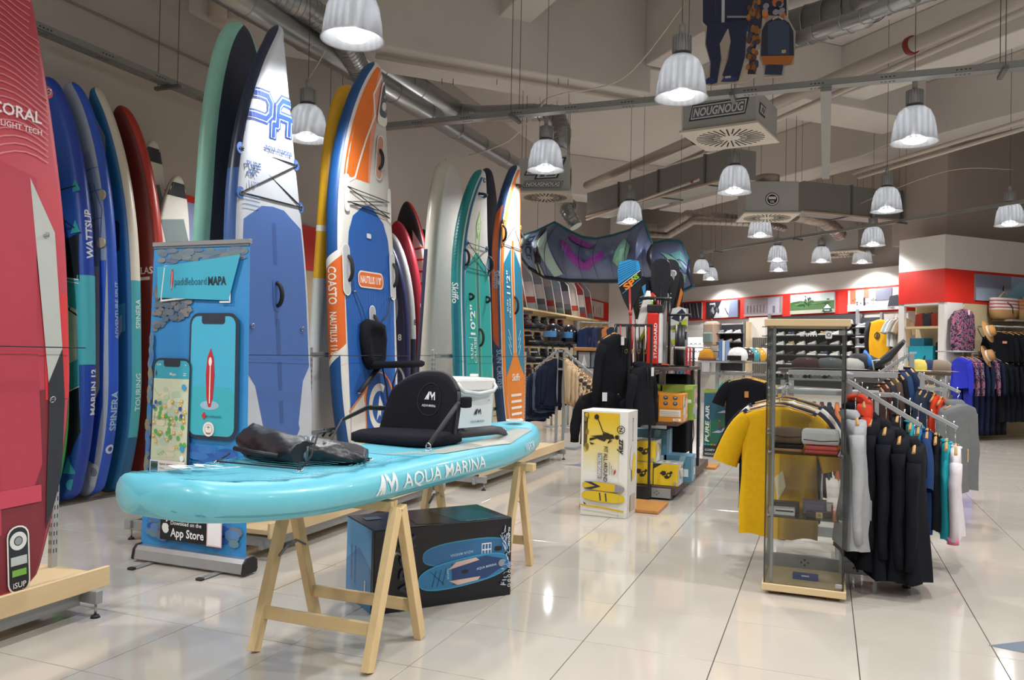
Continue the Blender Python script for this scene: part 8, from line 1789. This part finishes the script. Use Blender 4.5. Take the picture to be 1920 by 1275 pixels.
for k in range(9):
    p = s0.lerp(s1, .04+k*.075); garment('wetsuit', ('black wetsuit with a pale pink sleeve' if k % 2 else 'all-black wetsuit')+' on the lower right rail, %s from the left' % (nth+['ninth'])[k], 'wetsuit', p, math.radians(-45), '#16181f', L=1.15, W=.2, sleeve=.5, seed=340+k, T=.05, cuff=None, sl_out=.05)
    if k % 2:
        q = empty('wetsuit_sleeve_panel') if 0 else None
for k in range(7):
    p = u0.lerp(u1, .04+k*.09); garment('wetsuit', ('black wetsuit with an orange chest mark' if k % 2 else 'plain black wetsuit')+' on the upper right rail, %s from the left' % nth[k], 'wetsuit', p, math.radians(-45+(55 if k == 0 else 0)), '#15161a', L=.62, W=.22, sleeve=.46, seed=350+k, T=.05, sl_out=.05, print_=(lambda A: A.rect(.05, -.3, .12, -.26, '#d98a6a')) if k == 0 else None)
sh2 = empty('wall_shelf', label='grey metal shelf above the wetsuits at the right edge', cat='shelf')
a, c_ = rwall(1856, 604, .0), rwall(1990, 604, .0); a.z = c_.z = 2.08; b = B(); b.raw([a, c_, c_+RN*.42, a+RN*.42]+[q+Vector((0, 0, .035)) for q in (a, c_, c_+RN*.42, a+RN*.42)], [(0, 1, 2, 3), (7, 6, 5, 4), (0, 4, 5, 1), (1, 5, 6, 2), (2, 6, 7, 3), (3, 7, 4, 0)], M('#8d8378', .5)); b.build('shelf_board', sh2)
b = B(); b.cyl(a+RN*.44+Vector((0, 0, -.1)), c_+RN*.44+Vector((0, 0, -.1)), .015, GS, n=8); b.build('front_bar', sh2)
def bag(label, px, c1, c2, s=1.0):
    v = rwall(px, 590, .2); t = empty('beach_bag', mw=Matrix.Translation((v.x, v.y, 2.117))@Matrix.Rotation(math.radians(45), 4, 'Z'), label=label, cat='bag')
    b = B(); b.loft([ring(0, 0, z, a*s, b_*s, 20, .8) for z, a, b_ in ((0, .22, .1), (.03, .28, .13), (.14, .32, .14), (.17, .32, .14))], M(c1, .8, kind='fabric'), True, True, False); b.build('bag_base', t)
    b = B(); b.loft([ring(0, 0, z, a*s, b_*s, 20, .8) for z, a, b_ in ((.17, .32, .14), (.3, .33, .12), (.38, .34, .1))], M(c2, .8, kind='fabric'), True, False, True); b.build('bag_top', t)
    b = B(); 
    for z in (.2, .26, .32): b.loft([ring(0, 0, z+d_, .337*s, .142*s-.1*(z-.17), 20, .8) for d_ in (0, .02)], M('#b8545a', .8), True, False, False)
    b.build('stripes', t); b = B(); b.tube([(-.08, -.12, .3), (0, -.16, .22), (.02, -.16, .1)], .01, M('#2f3340', .7), 6); b.tube([(-.15*s, 0, .37), (0, 0, .5), (.15*s, 0, .37)], .012, M('#c9b594', .7), 6); b.build('rope_handle', t)
bag('straw and striped canvas beach bag on the grey shelf at the right', 1882, '#b08a5c', '#d8d2ca'); bag('second straw bag, cut by the right edge of the picture', 1925, '#b9975f', '#b9975f', .8)
def hat(label, px, py, col, tilt):
    v = rwall(px, py, .5); t = empty('straw_hat', mw=Matrix.Translation(v)@Matrix.Rotation(math.radians(45), 4, 'Z')@Matrix.Rotation(tilt, 4, 'X')@Matrix.Rotation(.3, 4, 'Y'), label=label, cat='hat')
    b = B(); b.lathe([(.2, .0), (.19, .01), (.1, .015), (.098, .06), (.085, .11), (.001, .12)], M(col, .8, var=.15, scale=60), 24); b.build('crown_and_brim', t); b = B(); b.lathe([(.103, .018), (.102, .045)], M('#e2ddd2', .8), 24); b.build('hat_band', t)
hat('straw hat with a white band hung beside the patterned jacket, upper', 1852, 622, '#b98a4e', 1.2); hat('smaller straw hat hung below the upper one', 1850, 668, '#b08454', 1.2)
# recess shelves
def rc_(px, py, dx=.06): return None
LFn = (RF.to_3x3()@Vector((-1, 0, 0))); 
def rb_(x, y, z): return RF@Vector((x, y, z))
b = B(); b.box((.02, .12, 1.93), (.4, .83, 1.97), M('#c9b084', .5, kind='wood', scale=5), mw=RF); b.build('wall_shelf', label='upper wooden shelf in the recess of the corner block', cat='shelf')
b = B(); b.box((.02, .12, 1.2), (.4, .83, 1.24), M('#c9b084', .5, kind='wood', scale=5), mw=RF); b.build('wall_shelf', label='lower wooden shelf in the recess of the corner block', cat='shelf')
b = B(); b.box((.1, .3, 1.245), (.36, .82, 1.62), M('#1f9db5', .4), mw=RF, bev=.003); o = b.build('carton', label='turquoise printed carton on the lower shelf of the corner recess', cat='box')
A = Art(lambda x, y, h=0.0: RF@Vector((.1-h, .82-x, 1.245+y)), base=.003, eps=.002); A.text('MARES', .12, .25, .05, '#bfe0e6', keep=True); A.poly([(.3, .08), (.34, .06), (.38, .2), (.35, .2)], '#1d2a33'); A.poly([(.2, .03), (.25, .03), (.3, .12), (.27, .13)], '#1d2a33', True); A.build('print', o)
b = B(); b.box((.12, .5, 1.622), (.34, .8, 1.76), M('#17708c', .4), mw=RF, bev=.003); b.build('carton', label='smaller dark teal carton on top of the turquoise one in the recess', cat='box')
b = B(); b.box((.12, .13, 1.245), (.34, .28, 1.7), M('#1d1f24', .7, kind='fabric'), mw=RF, bev=.04); b.build('bag', label='black bag beside the turquoise carton in the corner recess', cat='bag')
for k, (y, c, lb) in enumerate(((.68, '#a83a32', 'red edged'), (.5, '#33404f', 'dark grey'), (.36, '#a83a32', 'red and black'), (.2, '#dfe3e6', 'shiny white'))):
    b = B(); b.prism([(y-.09, 1.972), (y+.09, 1.972), (y+.06+.05*(k % 2), 2.2), (y-.08, 2.22)], lambda a, z, h: RF@Vector((.2+h, a, z)), .05, M(c, .3)); b.build('fin_pack', label=lb+' flat pack leaning on the upper shelf of the corner recess', cat='pack')
# yellow raglan shirt on the far wall
xa, _ = fxy(1672, 600); v = fmap(.35)(xa, 2.32)
garment('raglan_shirt', 'mustard yellow shirt with black sleeves hung high at the end of the shoe wall', 'shirt', v, math.radians(-45), '#d29a14', L=.95, W=.3, sleeve=.0, seed=401, T=.06, flare=.3, print_=lambda A: (A.annulus(0, -.45, .05, .08, '#3a2a14'), A.poly([(-.04, -.5), (0, -.34), (.04, -.5)], '#3a2a14')))
for s in (-1, 1):
    b = B(); b.tube([v+FU*(s*.26)+Vector((0, 0, -.14)), v+FU*(s*.34)+Vector((0, 0, -.4)), v+FU*(s*.33)+Vector((0, 0, -.8))], [.08, .07, .05], M('#17181c', .8), 8); o = b.build('sleeve'); ps = [x for x in bpy.data.objects if x.name.startswith('raglan_shirt')][0]; bpy.context.view_layer.update(); o.parent = ps; o.matrix_parent_inverse = ps.matrix_world.inverted()
for k in range(4):
    garment('shirt', ['pale blue', 'white', 'grey', 'beige'][k]+' shirt right of the mustard shirt on the far wall, %s' % nth[k], 'shirt', v+FU*(.36+k*.09)+Vector((0, 0, .02)), math.radians(45), ['#b9c6cf', '#dcdcd8', '#8f9396', '#c4b49a'][k], L=.7, W=.2, sleeve=.2, seed=410+k, T=.04)
